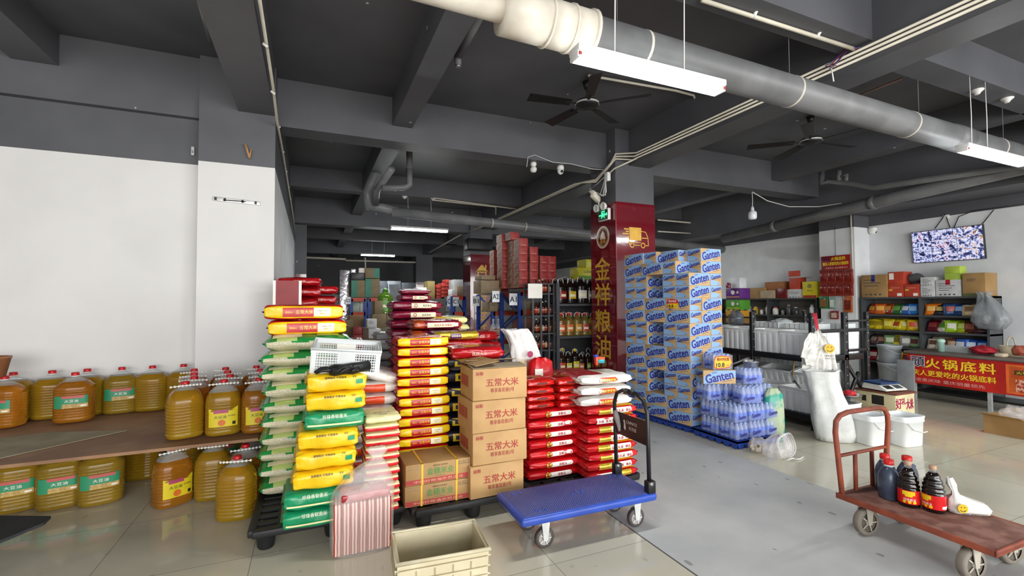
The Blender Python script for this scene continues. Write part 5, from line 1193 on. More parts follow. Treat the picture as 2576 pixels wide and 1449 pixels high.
b = MB(); b.lathe([(.08, 0), (.11, .02), (.10, .14), (.06, .19), (.05, .195)], mat('smoky_jar', '5a6470', .12, alpha=.55), 20); tag(b.build('food_cover', loc=(5.75, 4.95, 1.16)), 'smoky domed plastic container on the far bins', 'container')
# ------------------------------------------------------------------ hanging carrier bags, woven sack
HX, HY = 5.24, 3.44
t = thing('hanging_bags', 'bunch of thin white carrier bags hung by red string', 'bag', (HX, HY, 0))
RS = plain('b02030', .5); b = MB()
for k in range(4): b.tube([(.02*k-.02, .02, 1.36), (.012*k, -.0, 1.2), (.0, -.02, 1.14)], .006, RS, 6)
b.build('string', t)
rr = random.Random(11)
def bag_sheet(w, h, seed, m=WB, n=10):
    b = MB(); vs = []; fs = []
    for j in range(n+1):
        f = j/n; ww = w*(.30+.70*min(1, f*2.2)**.8)
        for i in range(n+1): g = i/n-.5; vs.append((g*ww, .018*math.sin(i*2.3+seed)+.03*noise.noise(Vector((g*4+seed, f*4, 0))) - .03*math.sin(math.pi*f)*(1-4*g*g), -f*h+.02*noise.noise(Vector((g*7, seed, f)))))
    k = len(vs); vs += [(x, y+.012, z) for x, y, z in vs]
    for j in range(n):
        for i in range(n): q = j*(n+1)+i; fs.append((q, q+n+1, q+n+2, q+1)); fs.append((k+q, k+q+1, k+q+n+2, k+q+n+1))
    b.add(vs, fs, m, True); return b
for k, (dx, dy, dz, w_, h_, rz, ry) in enumerate(((-.05, .0, 1.14, .16, .30, 20, 14), (.0, -.02, 1.17, .15, .36, -5, 2), (.05, -.03, 1.10, .20, .36, -10, -6), (-.04, .02, 1.02, .18, .30, 12, 8), (.01, -.05, .96, .20, .28, 0, 2), (-.06, -.01, 1.05, .13, .28, 30, 12))):
    o = bag_sheet(w_, h_, k*1.3).build('carrier_bag', t, (dx, dy, dz), R(rz-40)); o.rotation_euler = (0, R(ry), R(rz-40))
o = MB(); f_ = lambda u, v: (u, -.004, v); smiley(o, f_, 0, 0, .05, SM, BINK); o.text('谢谢惠顾', f_, 0, -.08, .02, BINK, wmax=.12); o.text('THANK YOU', f_, 0, -.11, .016, BINK, wmax=.12); o = o.build('print', t, (.035, -.12, .97), R(-42)); tag(o, 'yellow smiley face print')
WVN = mat('white_woven_sack', 'd2d4d1', .55, c2='c2c4c1', nscale=6, bump=.35, bscale=45)
t = thing('woven_sack', 'tall white woven sack slumped against the rack post', 'sack', (5.15, 3.24, 0), R(-38))
b = bag_film('b', [(.10, .002, .03, 0), (.175, .01, .03, 0), (.19, .08, .025, 0), (.19, .2, .01, 0), (.18, .34, -.01, .02), (.165, .48, -.035, .05), (.155, .6, -.06, .06), (.15, .70, -.08, .06), (.155, .735, -.085, .06)], WVN, 5, 1.0, .62, n=44, amp=.022, ex=2.8); b.build('body', t)
t = thing('rice_sack', 'tall teal-backed clear sack standing behind the water packs', 'sack', at(1957, 1112, Z=0)+Vector((.0, .04, 0)), R(-25))
b = bag_film('b', [(.07, .0, 0, 0), (.10, .02, 0, 0), (.105, .2, 0, 0), (.10, .4, 0, 0), (.09, .5, 0, .01), (.05, .56, 0, .02)], mat('teal_sack_film', '2f9a84', .3, c2='a9b89a', nscale=5, lo=.5, hi=.56), 8, 1, .5, amp=.015); b.build('body', t)
# ------------------------------------------------------------------ buckets
WBK = mat('white_bucket_plastic', 'e4e7e8', .4, var=.03)
def bucket(p, rz, label, w=.30, d=.26, h=.31, handle=True):
    t = thing('square_bucket', label, 'bucket', p, rz, 'white square buckets'); k = 1
    b = MB(); pr = [(w/2*.9, 0), (w/2*.94, .01), (w/2, h-.05)]
    b.lathe([(w/2*.86, 0), (w/2*.90, .01), (w/2*.98, h-.06), (w/2*1.03, h-.058), (w/2*1.03, h-.035), (w/2*1.0, h-.033), (w/2*1.05, h-.015), (w/2*1.05, h), (w/2*.99, h), (w/2*.95, h-.05), (w/2*.86, .012)], WBK, 40, 1, d/w, 6); b.build('body', t)
    if handle:
        b = MB(); b.tube([(w/2*1.0, -d*.3, h*.62), (w/2*1.12, -d*.1, h*.42), (w/2*1.14, d*.2, h*.36), (w/2*1.02, d*.42, h*.5)], .005, WBK, 6); b.tube([(-w*.38, -d/2*1.06, h-.06), (-.05, -d/2*1.1, h*.60), (w*.3, -d/2*1.1, h*.48), (w*.45, -d/2*1.1, h*.5)], .005, WBK, 6); b.build('handle', t)
    return t
bucket((5.70, 2.86, 0), R(-8), 'white square bucket open at right end of the row'); bucket((5.43, 3.02, 0), R(-8), 'white square bucket with lid behind the red cart handle')
bucket((5.42, 3.42, 0), R(5), 'white square bucket just right of the woven sack', .28, .25, .33, False); bucket((5.62, 3.44, 0), R(0), 'white square bucket behind the lidded one', .28, .25, .34, False) if False else None
# ------------------------------------------------------------------ printed box with the scale
c = at(2253, 1000, Y=3.18); bxw, bxd, bxh = .38, .42, c.z+.02
t = put('carton', None)
b = MB(); CB = mat('cream_printed_carton', 'd8cba2', .6); b.bx(0, bxw, 0, bxd, 0, .40, CB, .003); f = frontal(-.0015); l = leftal(-.0015)
MAG = plain('9c1a4a', .5)
b.text('好', f, .06, .30, .12, MAG, bold=.03); b.text('礼', f, .16, .32, .08, MAG, bold=.03); b.text('大米', f, .28, .28, .12, MAG, w=.14, bold=.05); b.text('五', f, .06, .17, .1, MAG, bold=.03)
b.patch(l, -.25, -.12, .26, .37, BINK, 1, 1); b.patch(l, -.36, -.31, .28, .35, BINK, 1, 1)
bpy.data.objects.remove(t); o = b.build('carton', loc=(c.x, 3.18, 0)); tag(o, 'cream printed box on the floor carrying a weighing scale', 'box')
b = MB(); b.box((bxw/2, bxd/2, .41), (bxw+.05, bxd+.05, .016), mat('brown_board_lid', '6b3d2e', .5), .003); tag(b.build('wooden_board', loc=(c.x, 3.18, 0)), 'brown board laid on box beneath the scale', 'board')
t = thing('weighing_scale', 'counter scale with blue tray on the brown board', 'scale', (c.x+.17, 3.39, .419), R(-8))
b = MB(); SCW = mat('off_white_plastic', 'd6d4cc', .4); vs = [(-.17, -.15, .015), (.17, -.15, .015), (.17, .14, .015), (-.17, .14, .015), (-.16, -.15, .03), (.16, -.15, .03), (.16, .12, .075), (-.16, .12, .075), (-.16, -.06, .07), (.16, -.06, .07)]
b.add(vs, [(0, 3, 2, 1), (0, 1, 5, 4), (4, 5, 9, 8), (8, 9, 6, 7), (2, 3, 7, 6), (1, 2, 6, 9, 5), (3, 0, 4, 8, 7)], SCW); b.build('body', t)
fs_ = lambda u, v: (u, -.15+.09*v, .0315+.04*v); b = MB(); b.patch(fs_, -.13, -.02, .15, .85, BLK, 1, 1); b.patch(fs_, .02, .13, .15, .85, plain('3c4046', .4), 1, 1); b.build('display_panel', t)
b = MB(); b.box((0, .035, .082), (.30, .22, .012), mat('dark_blue_tray', '1c3a66', .4), .004); 
for s in (-1, 1): b.bx(-.15, .15, .035+s*.108-.004, .035+s*.108+.004, .082, .096, MATS['dark_blue_tray']); b.bx(s*.146-.004, s*.146+.004, -.07, .14, .082, .096, MATS['dark_blue_tray'])
tag(b.build('tray', t), 'dark blue tray'); 
for s in (-1, 1): MB().cyl((s*.13, -.1, 0), (s*.13, -.1, .016), .014, BLK).build('foot', t)
t = thing('steel_basin', 'steel basin holding a red cloth behind the buckets', 'basin', (5.72, 3.42, .33)); b = MB(); b.lathe([(.08, 0), (.13, .03), (.15, .09), (.155, .09), (.145, .085), (.12, .03), (.01, .01)], CHROME, 28); b.build('basin', t)
tag(crumple(.06, plain('b4202a', .7), 2, 1.2, 1, .6).build('cloth', loc=(5.74, 3.40, .425)), 'small red cloth lying in the steel basin', 'cloth')
bucket((5.70, 3.44, 0), R(0), 'white square bucket carrying the steel basin', .28, .25, .325, False)
# ------------------------------------------------------------------ counter with banner
CX = 8.38
t = thing('counter', 'long grey checkout counter with red banner along its front', 'counter')
CTOP = mat('grey_brown_counter_top', '6e655e', .4); CGR = mat('grey_counter_panel', '8e9092', .5)
MB().bx(CX-.03, CX+.55, 1.6, 4.15, .70, .735, CTOP, .006).build('worktop', t)
MB().bx(CX+.03, CX+.05, 1.6, 4.10, .30, .70, CGR).build('front_panel', t)
for y in (4.05, 3.2, 2.3): MB().bx(CX+.02, CX+.06, y-.02, y+.02, 0, .70, plain('a6a8a8', .4)).build('leg', t)
MB().bx(CX+.1, CX+.5, 1.7, 4.05, .12, .15, BLKM).build('shelf', t)
BRED = mat('banner_red', 'c0261c', .45, c2='a51c18', nscale=2); BY = mat('banner_yellow', 'f0d030', .45, var=.03); BNV = mat('banner_navy', '20284e', .45)
b = MB(); b.bx(CX-.006, CX, 1.6, 4.12, .26, .69, BRED); L_ = leftal(CX-.008); L2 = leftal(CX-.009)
b.text('头', L_, -4.02, .60, .15, BNV, w=.07, bold=.03) if False else None
b.text('码', L_, -4.115, .58, .12, BNV, w=.05, bold=.03); b.text('頭', L_, -3.98, .585, .15, WLAB, w=.17, bold=.06); b.text('頭', L2, -3.98, .585, .145, BNV, w=.165, bold=.02)
for k, ch in enumerate('火锅底料'): b.text(ch, L_, -3.80+k*.20, .575, .14, BY, w=.165, bold=.025)
b.text('重庆人更爱吃的火锅底料', L_, -3.63, .425, .085, BY, w=1.03, bold=.025); b.text('一道重庆味 重庆销量领先', L_, -3.66, .32, .05, mat('banner_pink', 'e0a8a0', .5), w=.86)
b.bx(CX-.009, CX-.007, 2.55, 3.02, .28, .66, mat('banner_orange_frame', 'd8642c', .45)); b.patch(L2, -2.99, -2.58, .30, .64, plain('d8c8b8'), 1, 1)
L3 = leftal(CX-.011); b.patch(L3, -2.97, -2.60, .49, .62, mat('pack_orange', 'b84a20', .45), 1, 1); b.patch(leftal(CX-.012), -2.94, -2.63, .53, .59, plain('4a3a1c'), 1, 1); b.text('火锅底料', leftal(CX-.0135), -2.80, .56, .04, BY, w=.24); b.patch(L3, -2.93, -2.64, .31, .47, mat('chilli_print', 'a8382a', .5, c2='d8a890', nscale=30, lo=.45, hi=.55), 1, 1)
tag(b.build('banner', t), 'red banner with yellow characters')
# grey panel and buckets at the counter's far end
b = MB(); ya, yb = at(2300, 960, X=8.2).y, at(2257, 960, X=8.2).y; b.bx(8.2, 8.23, ya, yb, 0, at(2280, 906, X=8.2).z, mat('grey_partition', '85898c', .5), .004); tag(b.build('partition_board'), 'plain grey board standing at the end of counter', 'board')
BKG = mat('grey_bucket_plastic', '9fa6ac', .45)
for i, z in enumerate((0.3, .02)):
    t = thing('round_bucket', ('upper', 'lower')[i]+' of two stacked grey buckets beside the counter end', 'bucket', (at(2258, 960, X=8.5).x+.0, at(2258, 960, X=8.5).y+.1, z+.02), 0, 'grey buckets by the counter')
    MB().lathe([(.13, 0), (.15, .42), (.158, .42), (.158, .45), (.166, .455), (.166, .47), (.15, .47), (.145, .44), (.12, .01)], BKG, 28).build('body', t)
    b = MB(); b.tube([(.155*math.cos(a), .155*math.sin(a), .44-.10*math.sin(a+math.pi) if math.sin(a) < 0 else .44) for a in [math.pi+i_*math.pi/12 for i_ in range(13)]], .004, plain('b8bcc0'), 6); b.build('handle', t)
# things on the counter
t = thing('cup', 'pale green drinking bottle with lid on the counter', 'cup', at(2369, 915, X=8.6).to_2d().to_3d()+Vector((0, 0, .737)))
MB().lathe([(.035, 0), (.042, .005), (.04, .13), (.045, .14)], mat('mint_plastic', '9fc4b8', .2, alpha=.8), 20).build('body', t); MB().lathe([(.048, .14), (.05, .15), (.045, .18), (.02, .19)], plain('a8d0c0', .35), 20).build('lid', t)
q = at(2410, 905, X=8.65); b = MB(); b.bx(-.16, .16, -.005, .005, 0, .1, mat('acrylic_sheet', 'a8acac', .15), .003); tag(b.build('display_stand', loc=(8.65, q.y, .737), rz=R(90)), 'upright clear acrylic sign holder on the counter', 'stand')
q = at(2480, 912, X=8.65); tag(crumple(.09, mat('red_cloth', '9c1626', .7), 8, 1.1, 1.5, .7).build('cloth', loc=(8.6, q.y, .80)), 'crumpled red cloth bag lying on the counter', 'cloth')
q = at(2545, 905, X=8.7); t = thing('woven_basket', 'round beige basket with handle at right end of counter', 'basket', (8.7, q.y, .737)); MB().lathe([(.09, 0), (.12, .05), (.13, .14), (.12, .14), (.11, .05), (.01, .01)], mat('beige_wicker', 'b5a890', .7, bump=.4), 24).build('body', t)
b = MB(); b.tube([(.12*math.cos(a), 0, .13+.14*math.sin(a)) for a in [i*math.pi/10 for i in range(11)]], .008, MATS['beige_wicker'], 6); b.build('handle', t); tag(crumple(.07, mat('rust_cloth', 'a0503c', .7), 5, 1, 1.3, 1).build('cloth', loc=(8.62, q.y-.12, .82)), 'rust coloured net bag beside the beige basket', 'cloth')
b = MB(); b.bx(-.07, .07, -.05, .05, 0, .05, mat('beige_pouch', 'c4b49a', .6), .015); tag(b.build('pouch', loc=(8.5, at(2520, 922, X=8.5).y, .737)), 'small beige pouch at front edge of the counter', 'pouch')
t = thing('carton', 'open brown carton with clear film on floor at right edge', 'box', (7.28, 2.56, 0), R(-3))
b = MB()
for s in (-1, 1): b.bx(-.24, .24, s*.17-.003, s*.17+.003, 0, .20, KR2); b.bx(s*.24-.003, s*.24+.003, -.17, .17, 0, .20, KR2)
b.bx(-.24, .24, -.17, .17, 0, .006, KR2); b.text('老冰红茶', frontal(-.1745), 0, .12, .045, PINK, wmax=.25); b.text('净含量', frontal(-.1745), .08, .06, .02, PINK, wmax=.2)
for z in (.05, .03): b.patch(frontal(-.1745), -.2, .2, z, z+.004, PINK, 1, 1)
b.build('body', t)
for s in (-1, 1): b = MB(); b.box((0, 0, 0), (.10, .34, .004), KR2); f_ = b.build('flap', t, (s*.285, 0, .215)); f_.rotation_euler = (0, R(-s*20), 0)
crumple(.13, FILM, 6, 1.4, 1, .7, .4).build('film', t, (.02, 0, .2))
# ------------------------------------------------------------------ television
tv = thing('television', 'wall television showing a grid of camera views', 'television', (9.69, 4.155, 2.42), 0); tv.rotation_euler = (0, R(-6), 0)
MB().bx(-.02, .03, -.475, .475, -.272, .272, BLK, .006).build('casing', tv)
SCN = []
def feed(k):
    m = bpy.data.materials.new('camera_feed'); m.use_nodes = True; N = m.node_tree.nodes; L = m.node_tree.links; b = N['Principled BSDF']; b.inputs['Base Color'].default_value = (.01, .01, .015, 1); b.inputs['Roughness'].default_value = .3
    tc = N.new('ShaderNodeTexCoord'); mp = N.new('ShaderNodeMapping'); mp.inputs['Location'].default_value = (k*3.7, k*1.3, 0); mp.inputs['Rotation'].default_value = (R(20+k*9), 0, 0); mp.inputs['Scale'].default_value = (1, 13, 12); L.new(tc.outputs['Object'], mp.inputs[0])
    n = N.new('ShaderNodeTexNoise'); n.inputs['Scale'].default_value = 1.3; n.inputs['Detail'].default_value = 7; n.inputs['Roughness'].default_value = .62; n.inputs['Distortion'].default_value = .3; L.new(mp.outputs[0], n.inputs['Vector'])
    rp = N.new('ShaderNodeValToRGB'); e = rp.color_ramp.elements; e[0].color = srgb('0c0c16'); e[0].position = .36; e[1].color = srgb('3c4478'); e[1].position = .44
    for pos, c in ((.50, 'a8b0de'), (.55, 'eef0ff'), (.60, ('a86a90', 'c88a5a', '7078b8')[k % 3]), (.66, '2a2c48')): x = e.new(pos); x.color = srgb(c)
    L.new(n.outputs['Fac'], rp.inputs[0]); L.new(rp.outputs[0], b.inputs['Emission Color']); b.inputs['Emission Strength'].default_value = .8; return m
b = MB(); L_ = leftal(-.0215); k = 0
for (u0_, u1_, v0_, v1_) in ((-.465, .10, .10, .262), (.105, .465, .10, .262), (-.465, -.20, -.085, .095), (-.195, .14, -.085, .095), (.145, .465, -.085, .095), (-.465, -.20, -.262, -.09), (-.195, .14, -.262, -.09), (.145, .465, -.262, -.09)): b.patch(L_, u0_, u1_, v0_, v1_, feed(k), 1, 1); k += 1
b.build('screen', tv)
b = MB()
for pts in (((2352, 575), (2372, 548), (2378, 538)), ((2390, 572), (2380, 545)), ((2400, 572), (2412, 545), (2450, 530), (2576, 514)), ((2470, 565), (2500, 528))): b.tube([at(u, v, X=9.73) for u, v in pts], .006, BLK, 6)
b.box(at(2380, 545, X=9.74), (.02, .08, .06), WHP, .004); tag(b.build('power_cable'), 'black cables running from the television to a socket', 'cable')
# ------------------------------------------------------------------ grey shelves along the right wall
SHG = mat('grey_shelf_steel', '4a4d50', .45); SHB = mat('dark_shelf_back', '3a3c3e', .6)
def wall_shelf(name, label, x0, x1, y0, y1, ztop, levels, mids, back=True, m=SHG):
    t = thing(name, label, 'shelf')
    for z in levels+[ztop]: MB().bx(x0, x1, y0, y1, z-.03, z, m).build('shelf_board', t)
    for y in [y0+.015, y1-.015]+mids: MB().bx(x0-.004, x1, y-.015, y+.015, 0, ztop, m).build('side_panel' if y in (y0+.015, y1-.015) else 'divider', t)
    if back: MB().bx(x1-.02, x1-.005, y0, y1, 0, ztop, mat('grey_back_panel', '6a6862', .6)).build('back_panel', t)
    return t
SX0 = 9.32; zt = 1.56
LV = [.42, .70, .985, 1.255]
wall_shelf('snack_shelf', 'grey steel snack shelf along wall below the television', SX0, 9.72, 3.52, 5.28, zt, LV, [4.38])
def pouch(name, w, h, m, seed, m2=None, txt=None):
    b = MB(); n, k = 12, 10; vs = []; fs = []
    for s in (1, -1):
        for j in range(k+1):
            v = j/k
            for i in range(n+1):
                u = i/n-.5; bulge = (max(0, 1-(2*u)**4)*max(0, 1-(2*v-1)**6))**.6*.22*w; vs.append((u*w*(1+.06*math.sin(v*9+seed)*abs(u)), -s*bulge+.01*noise.noise(Vector((u*6+seed, v*6, s))), v*h+.006*math.sin(u*40)*(v > .95)))
    q = (n+1)*(k+1)
    for j in range(k):
        for i in range(n):
            a = j*(n+1)+i; fs.append((a, a+1, a+n+2, a+n+1)); fs.append((q+a, q+a+n+1, q+a+n+2, q+a+1))
    mm = m
    b.add(vs, fs, mm, True)
    if m2: b.patch(lambda u, v: (u, -(max(0, 1-(2*u/w)**4)*max(0, 1-(2*v/h-1)**6))**.6*.22*w-.008, v), -w*.3, w*.3, h*.3, h*.72, m2, 5, 4)
    return b.mesh(name)
SN = {}
def snack(c, c2, seed, w=.17, h=.2):
    k = (c, c2, w)
    if k not in SN: SN[k] = pouch('snack_bag', w, h, mat('foil_'+c, c, .22, coat=.3, bump=.35, bscale=30), seed, mat('foilprint_'+c2, c2, .3))
    return SN[k]
rr = random.Random(21)
rowsn = [(1.255, [('b04a1a', 'd89a3a'), ('c25a20', 'e0b050'), ('8a3a18', 'd08a30'), ('2a5a30', '6a9a4a'), ('2a62b0', 'dfe6f0'), ('2f78c8', '9ac4ea')], [('e07a20', 'f0c070'), ('20222a', 'c8a860'), ('2a4a7a', 'b0463a'), ('1f3f70', '8aa8d0'), ('c8b088', '8a6a4a'), ('b8b0a4', '7a5a50')]),
         (.985, [('c8b41c', '8a7a18'), ('cfb81e', 'a08a20'), ('b8a418', 'e0d060'), ('d8c424', 'b04a1a'), ('d0bc20', 'e8e0a0'), ('c8a818', 'd84a1c')], [('5a1620', '8a3a3a'), ('d8d8c8', '5a9a3a'), ('9ac02a', 'e8e8d8'), ('a8b82a', 'd8e080'), ('5a2a22', 'a8604a'), ('3a2020', '8a5a48')]),
         (.70, [('4a3438', '8a7a70'), ('3a3034', '9a6a5a'), ('6a8a5a', 'c8d0b0'), ('cfc020', '8a7a18'), ('8a8a84', 'd0d0c8'), ('7a9a6a', '5a1c20')], [('cfc4b4', '6a4a3a'), ('b8a890', 'd8d0c0'), ('5a3a2a', 'a08060'), ('3a62b0', 'e0e4ea'), ('2a56a8', 'c8d4e8'), ('2050a0', '9ab0d8')]),
         (.42, [('8a1a24', 'c8b0a8'), ('b0b4b0', '5a2a2a'), ('1c1c1e', 'c8a03a'), ('c89a28', '3a2a1a'), ('d0a030', '7a3a1c'), ('6a2a2a', 'b09a88')], [('3a3a40', '8a8a8a'), ('2a2a30', '6a6a70'), ('4a3a34', '8a7a6a'), ('2a2e3a', '6a7080'), ('1c1c20', '5a5a60'), ('2a2a2e', '707078')])]
for r_, (z, left, right) in enumerate(rowsn):
    rn = ('top', 'second', 'third', 'lowest')[r_]
    for c_, (cols, y0, y1) in enumerate(((left, 5.20, 4.44), (right, 4.32, 3.58))):
        for lay_ in range(2):
            for i, (a, b_) in enumerate(cols):
                y = y0+(y1-y0)*(i+.5)/6; dpt = .08 if lay_ == 0 else .21
                o = put('snack_bag', snack(a, b_, i+r_*3, .175, .19), (SX0+dpt+jit(.01), y+jit(.012), z+.003), R(-90+jit(26)), rx=R(rr.uniform(-34, -10) if lay_ == 0 else rr.uniform(-16, -2)))
                tag(o, f'snack pouch, {rn} shelf, {("left", "right")[c_]} bay, {("front", "back")[lay_]} row, {nth(i)} from left', 'snack', 'snack pouches on the wall shelf')
# boxes on the snack shelf
def pbox(u0_, v0_, u1_, v1_, X, dep, m, label, deco=None, name='carton', group=None, cat='box', z0=None):
    """box whose face towards the hall stands on plane X"""
    a, c_ = at(u0_, v0_, X=X), at(u1_, v1_, X=X); zb = c_.z if z0 is None else z0
    b = MB(); h = a.z-zb; w = abs(a.y-c_.y); b.bx(0, dep, -w/2, w/2, 0, h, m, .003)
    if deco: deco(b, leftal(-.0015), w, h)
    o = b.build(name, loc=(X, (a.y+c_.y)/2, zb)); return tag(o, label, cat, group)
WBX = mat('white_carton', 'c9cbcc', .6); RBX = mat('orange_red_carton', 'b8402a', .5); LIM = mat('lime_carton', 'a8c04a', .5)
def d_lines(cm, n=4):
    def f(b, L, w, h):
        for i in range(n): z = h*(.75-.13*i); b.patch(L, -w*.38, -w*.38+w*(.4+.35*((i*37) % 10)/10), z, z+h*.035, cm, 1, 1)
        for i in range(4): b.patch(L, -w*.35+i*w*.18, -w*.35+i*w*.18+w*.09, h*.08, h*.16, cm, 1, 1)
    return f
SG = 'boxes on top of the snack shelf'; GI = mat('grey_print', '55504a', .6)
def d_blue(b, L, w, h): d_lines(GI, 3)(b, L, w, h); b.patch(L, -.04, .02, h*.68, h, plain('1f2f78', .3), 1, 1)
pbox(2166, 693, 2232, 748, SX0+.0, .36, KR2, 'brown carton with blue tape, left end of snack shelf top', d_blue, group=SG, z0=zt)
def d_red(b, L, w, h): b.patch(L, -w*.44, -w*.18, h*.5, h*.62, plain('d8b83a'), 1, 1); b.patch(L, w*.1, w*.4, h*.08, h*.3, WLAB, 1, 1); b.patch(L, -w*.3, w*.3, h*.7, h*.74, plain('d89080'), 1, 1)
pbox(2233, 716, 2273, 748, SX0+.02, .28, RBX, 'red carton, lower left of the three red ones', d_red, group=SG, z0=zt); pbox(2274, 716, 2313, 746, SX0+.02, .28, RBX, 'red carton, lower right of the three red ones', d_red, group=SG, z0=zt)
z1 = at(2250, 716, X=SX0+.02).z
def d_red2(b, L, w, h): b.patch(L, -w*.42, -w*.12, h*.4, h*.9, WLAB, 1, 1)
pbox(2233, 685, 2274, 716, SX0+.03, .26, RBX, 'red carton with white label, upper one of three', d_red2, group=SG, z0=z1+.002)
pbox(2315, 720, 2352, 746, SX0+.02, .26, WBX, 'white carton, lower of two narrow white ones', d_lines(GI), group=SG, z0=zt); z2 = at(2333, 720, X=SX0+.02).z
pbox(2315, 698, 2352, 720, SX0+.03, .26, WBX, 'white carton, upper of two narrow white ones', d_lines(GI), group=SG, z0=z2+.002)
def d_wr(b, L, w, h): d_lines(GI, 4)(b, L, w, h); b.patch(L, -.03, .03, h*.7, h, plain('b02030', .4), 1, 1)
pbox(2353, 705, 2418, 746, SX0+.02, .26, WBX, 'wide white carton with red tape under lime boxes', d_wr, group=SG, z0=zt); z3 = at(2385, 705, X=SX0+.02).z
pbox(2376, 688, 2416, 704, SX0+.04, .2, LIM, 'lime green carton, lower of two', group=SG, z0=z3+.002); z4 = at(2396, 688, X=SX0+.04).z; pbox(2376, 671, 2415, 688, SX0+.05, .2, LIM, 'lime green carton, upper of two', group=SG, z0=z4+.002)
def d_bg(b, L, w, h): b.text('农家特产', L, -w*.1, h*.7, h*.14, GI, wmax=w*.4); b.patch(L, -w*.49, w*.49, 0.004, h*.12, plain('55603a'), 1, 1)
pbox(2420, 688, 2480, 746, SX0+.0, .36, KR2, 'brown carton with green base, right end of snack shelf', d_bg, group=SG, z0=zt)
q = at(2305, 695, X=SX0+.25); tag(crumple(.12, mat('dark_grey_film', '565658', .3, bump=.5, bscale=25), 7, .8, 1.2, .75, .2).build('plastic_bundle', loc=(SX0+.2, q.y, z1+.10)), 'grey plastic-wrapped bundle lying between red and white cartons', 'bundle')
q = at(2500, 790, X=SX0-.06)
t = thing('plastic_bag', 'big grey translucent bag hanging from the shelf corner', 'bag', (SX0-.10, q.y+.02, 0)); HF = mat('grey_translucent_bag', 'a4aaae', .2, alpha=.5, bump=.5, bscale=14)
b = bag_film('b', [(.02, 1.06, 0, .0), (.14, 1.08, 0, 0), (.20, 1.18, 0, 0), (.19, 1.3, 0, .02), (.14, 1.42, 0, .03), (.08, 1.52, .0, .05), (.05, 1.56, 0, .06), (.09, 1.62, 0, .06)], HF, 15, .55, 1.0, amp=.05); b.build('body', t)
tag(crumple(.07, WBX, 4).build('contents', t, (0, .03, 1.2)), 'white bundle inside'); tag(crumple(.09, plain('8a8c8e'), 9).build('contents', t, (.0, -.08, 1.18)), 'grey bundle inside')
# ------------------------------------------------------------------ far dark shelf along the right wall
wall_shelf('condiment_shelf', 'dark shelf along right wall behind the white bins', 9.34, 9.72, 6.1, 8.75, 1.56, [.5, .85, 1.2], [7.2], True, SHB)
FG = 'boxes on the dark far shelf'
FX = 9.36
pbox(1878, 725, 1925, 750, FX, .3, KR2, 'open brown carton at left of the dark shelf top', group=FG, z0=1.56); pbox(1912, 731, 1948, 749, FX-.04, .24, mat('pale_kraft', 'a8957a', .7), 'pale torn carton second on dark shelf top', group=FG, z0=1.56)
pbox(1924, 710, 1972, 731, FX+.05, .26, mat('orange_brown_carton', '9a6238', .6), 'orange-brown open carton resting on the pale one', group=FG, z0=at(1930, 731, X=FX-.04).z+.003); pbox(1953, 726, 1978, 748, FX-.03, .2, mat('dark_red_wrap', '6a1c1c', .25, bump=.4), 'dark red shiny packet on the dark shelf', group=FG, z0=1.56, cat='packet')
pbox(1980, 728, 2020, 746, FX, .24, WBX, 'white carton on the dark shelf beneath red one', d_lines(GI, 3), group=FG, z0=1.56); zz_ = at(2000, 728, X=FX).z
o = pbox(1985, 700, 2013, 727, FX, .2, RBX, 'red carton with raised lid on the dark shelf', group=FG, z0=zz_+.002)
b = MB(); b.box((0, 0, .06), (.004, .26, .12), RBX); f_ = b.build('flap', o, (0, 0, .27)); 
b = MB(); b.box((.12, -.16, .0), (.2, .14, .004), mat('orange_brown_carton', '9a6238', .6)); f_ = b.build('flap', o, (0, 0, .24))
YB = mat('yellow_carton', 'd2bf1e', .5)
def d_y(b, L, w, h): b.poly(circle(0, h*.72, h*.14, 20), L, plain('8a8640')); b.text('黄焖鸡', L, 0, h*.45, h*.1, plain('3a5a1c'), wmax=w*.6); b.patch(L, -w*.45, w*.45, .004, h*.16, plain('9c3020'), 1, 1)
pbox(2018, 709, 2056, 745, FX-.04, .24, YB, 'bright yellow printed carton beside the hanging red packets', d_y, group=FG, z0=1.56)
def jar(p, r, h, m, mc, label, name='condiment_jar', group='jars on the dark shelf'):
    t = thing(name, label, 'jar', p, 0, group); MB().lathe([(r*.9, 0), (r, .006), (r, h*.7), (r*.6, h*.85), (r*.55, h*.88)], m, 14).build('body', t); MB().lathe([(r*.62, h*.86), (r*.62, h), (r*.5, h*1.01)], mc, 14).build('cap', t); return t
JC = [('a89a30', '6a6a2a'), ('d8d8d4', 'c0c0bc'), ('b08a28', '3a3a3a'), ('c8a838', 'b02020'), ('a8a8a8', '50545a'), ('d0a828', 'c8b060'), ('d8d4cc', 'b8181c'), ('d8d4cc', 'b8181c'), ('d8d4cc', 'b8181c'), ('8a8a86', '3a3a3a'), ('4a4a4c', '8a8a88'), ('3a3a3a', 'a0a09c'), ('c0b8a0', '7a3a2a'), ('d8d8d8', 'a8a8a4')]
for i, (a, c_) in enumerate(JC):
    y = 8.4-i*.165; jar((9.42+jit(.03), y, 1.2), .035+.012*((i*7) % 3), .12+.05*((i*5) % 3), plain(a, .3), plain(c_, .4), f'condiment jar on middle of dark shelf, {nth(i)} from left')
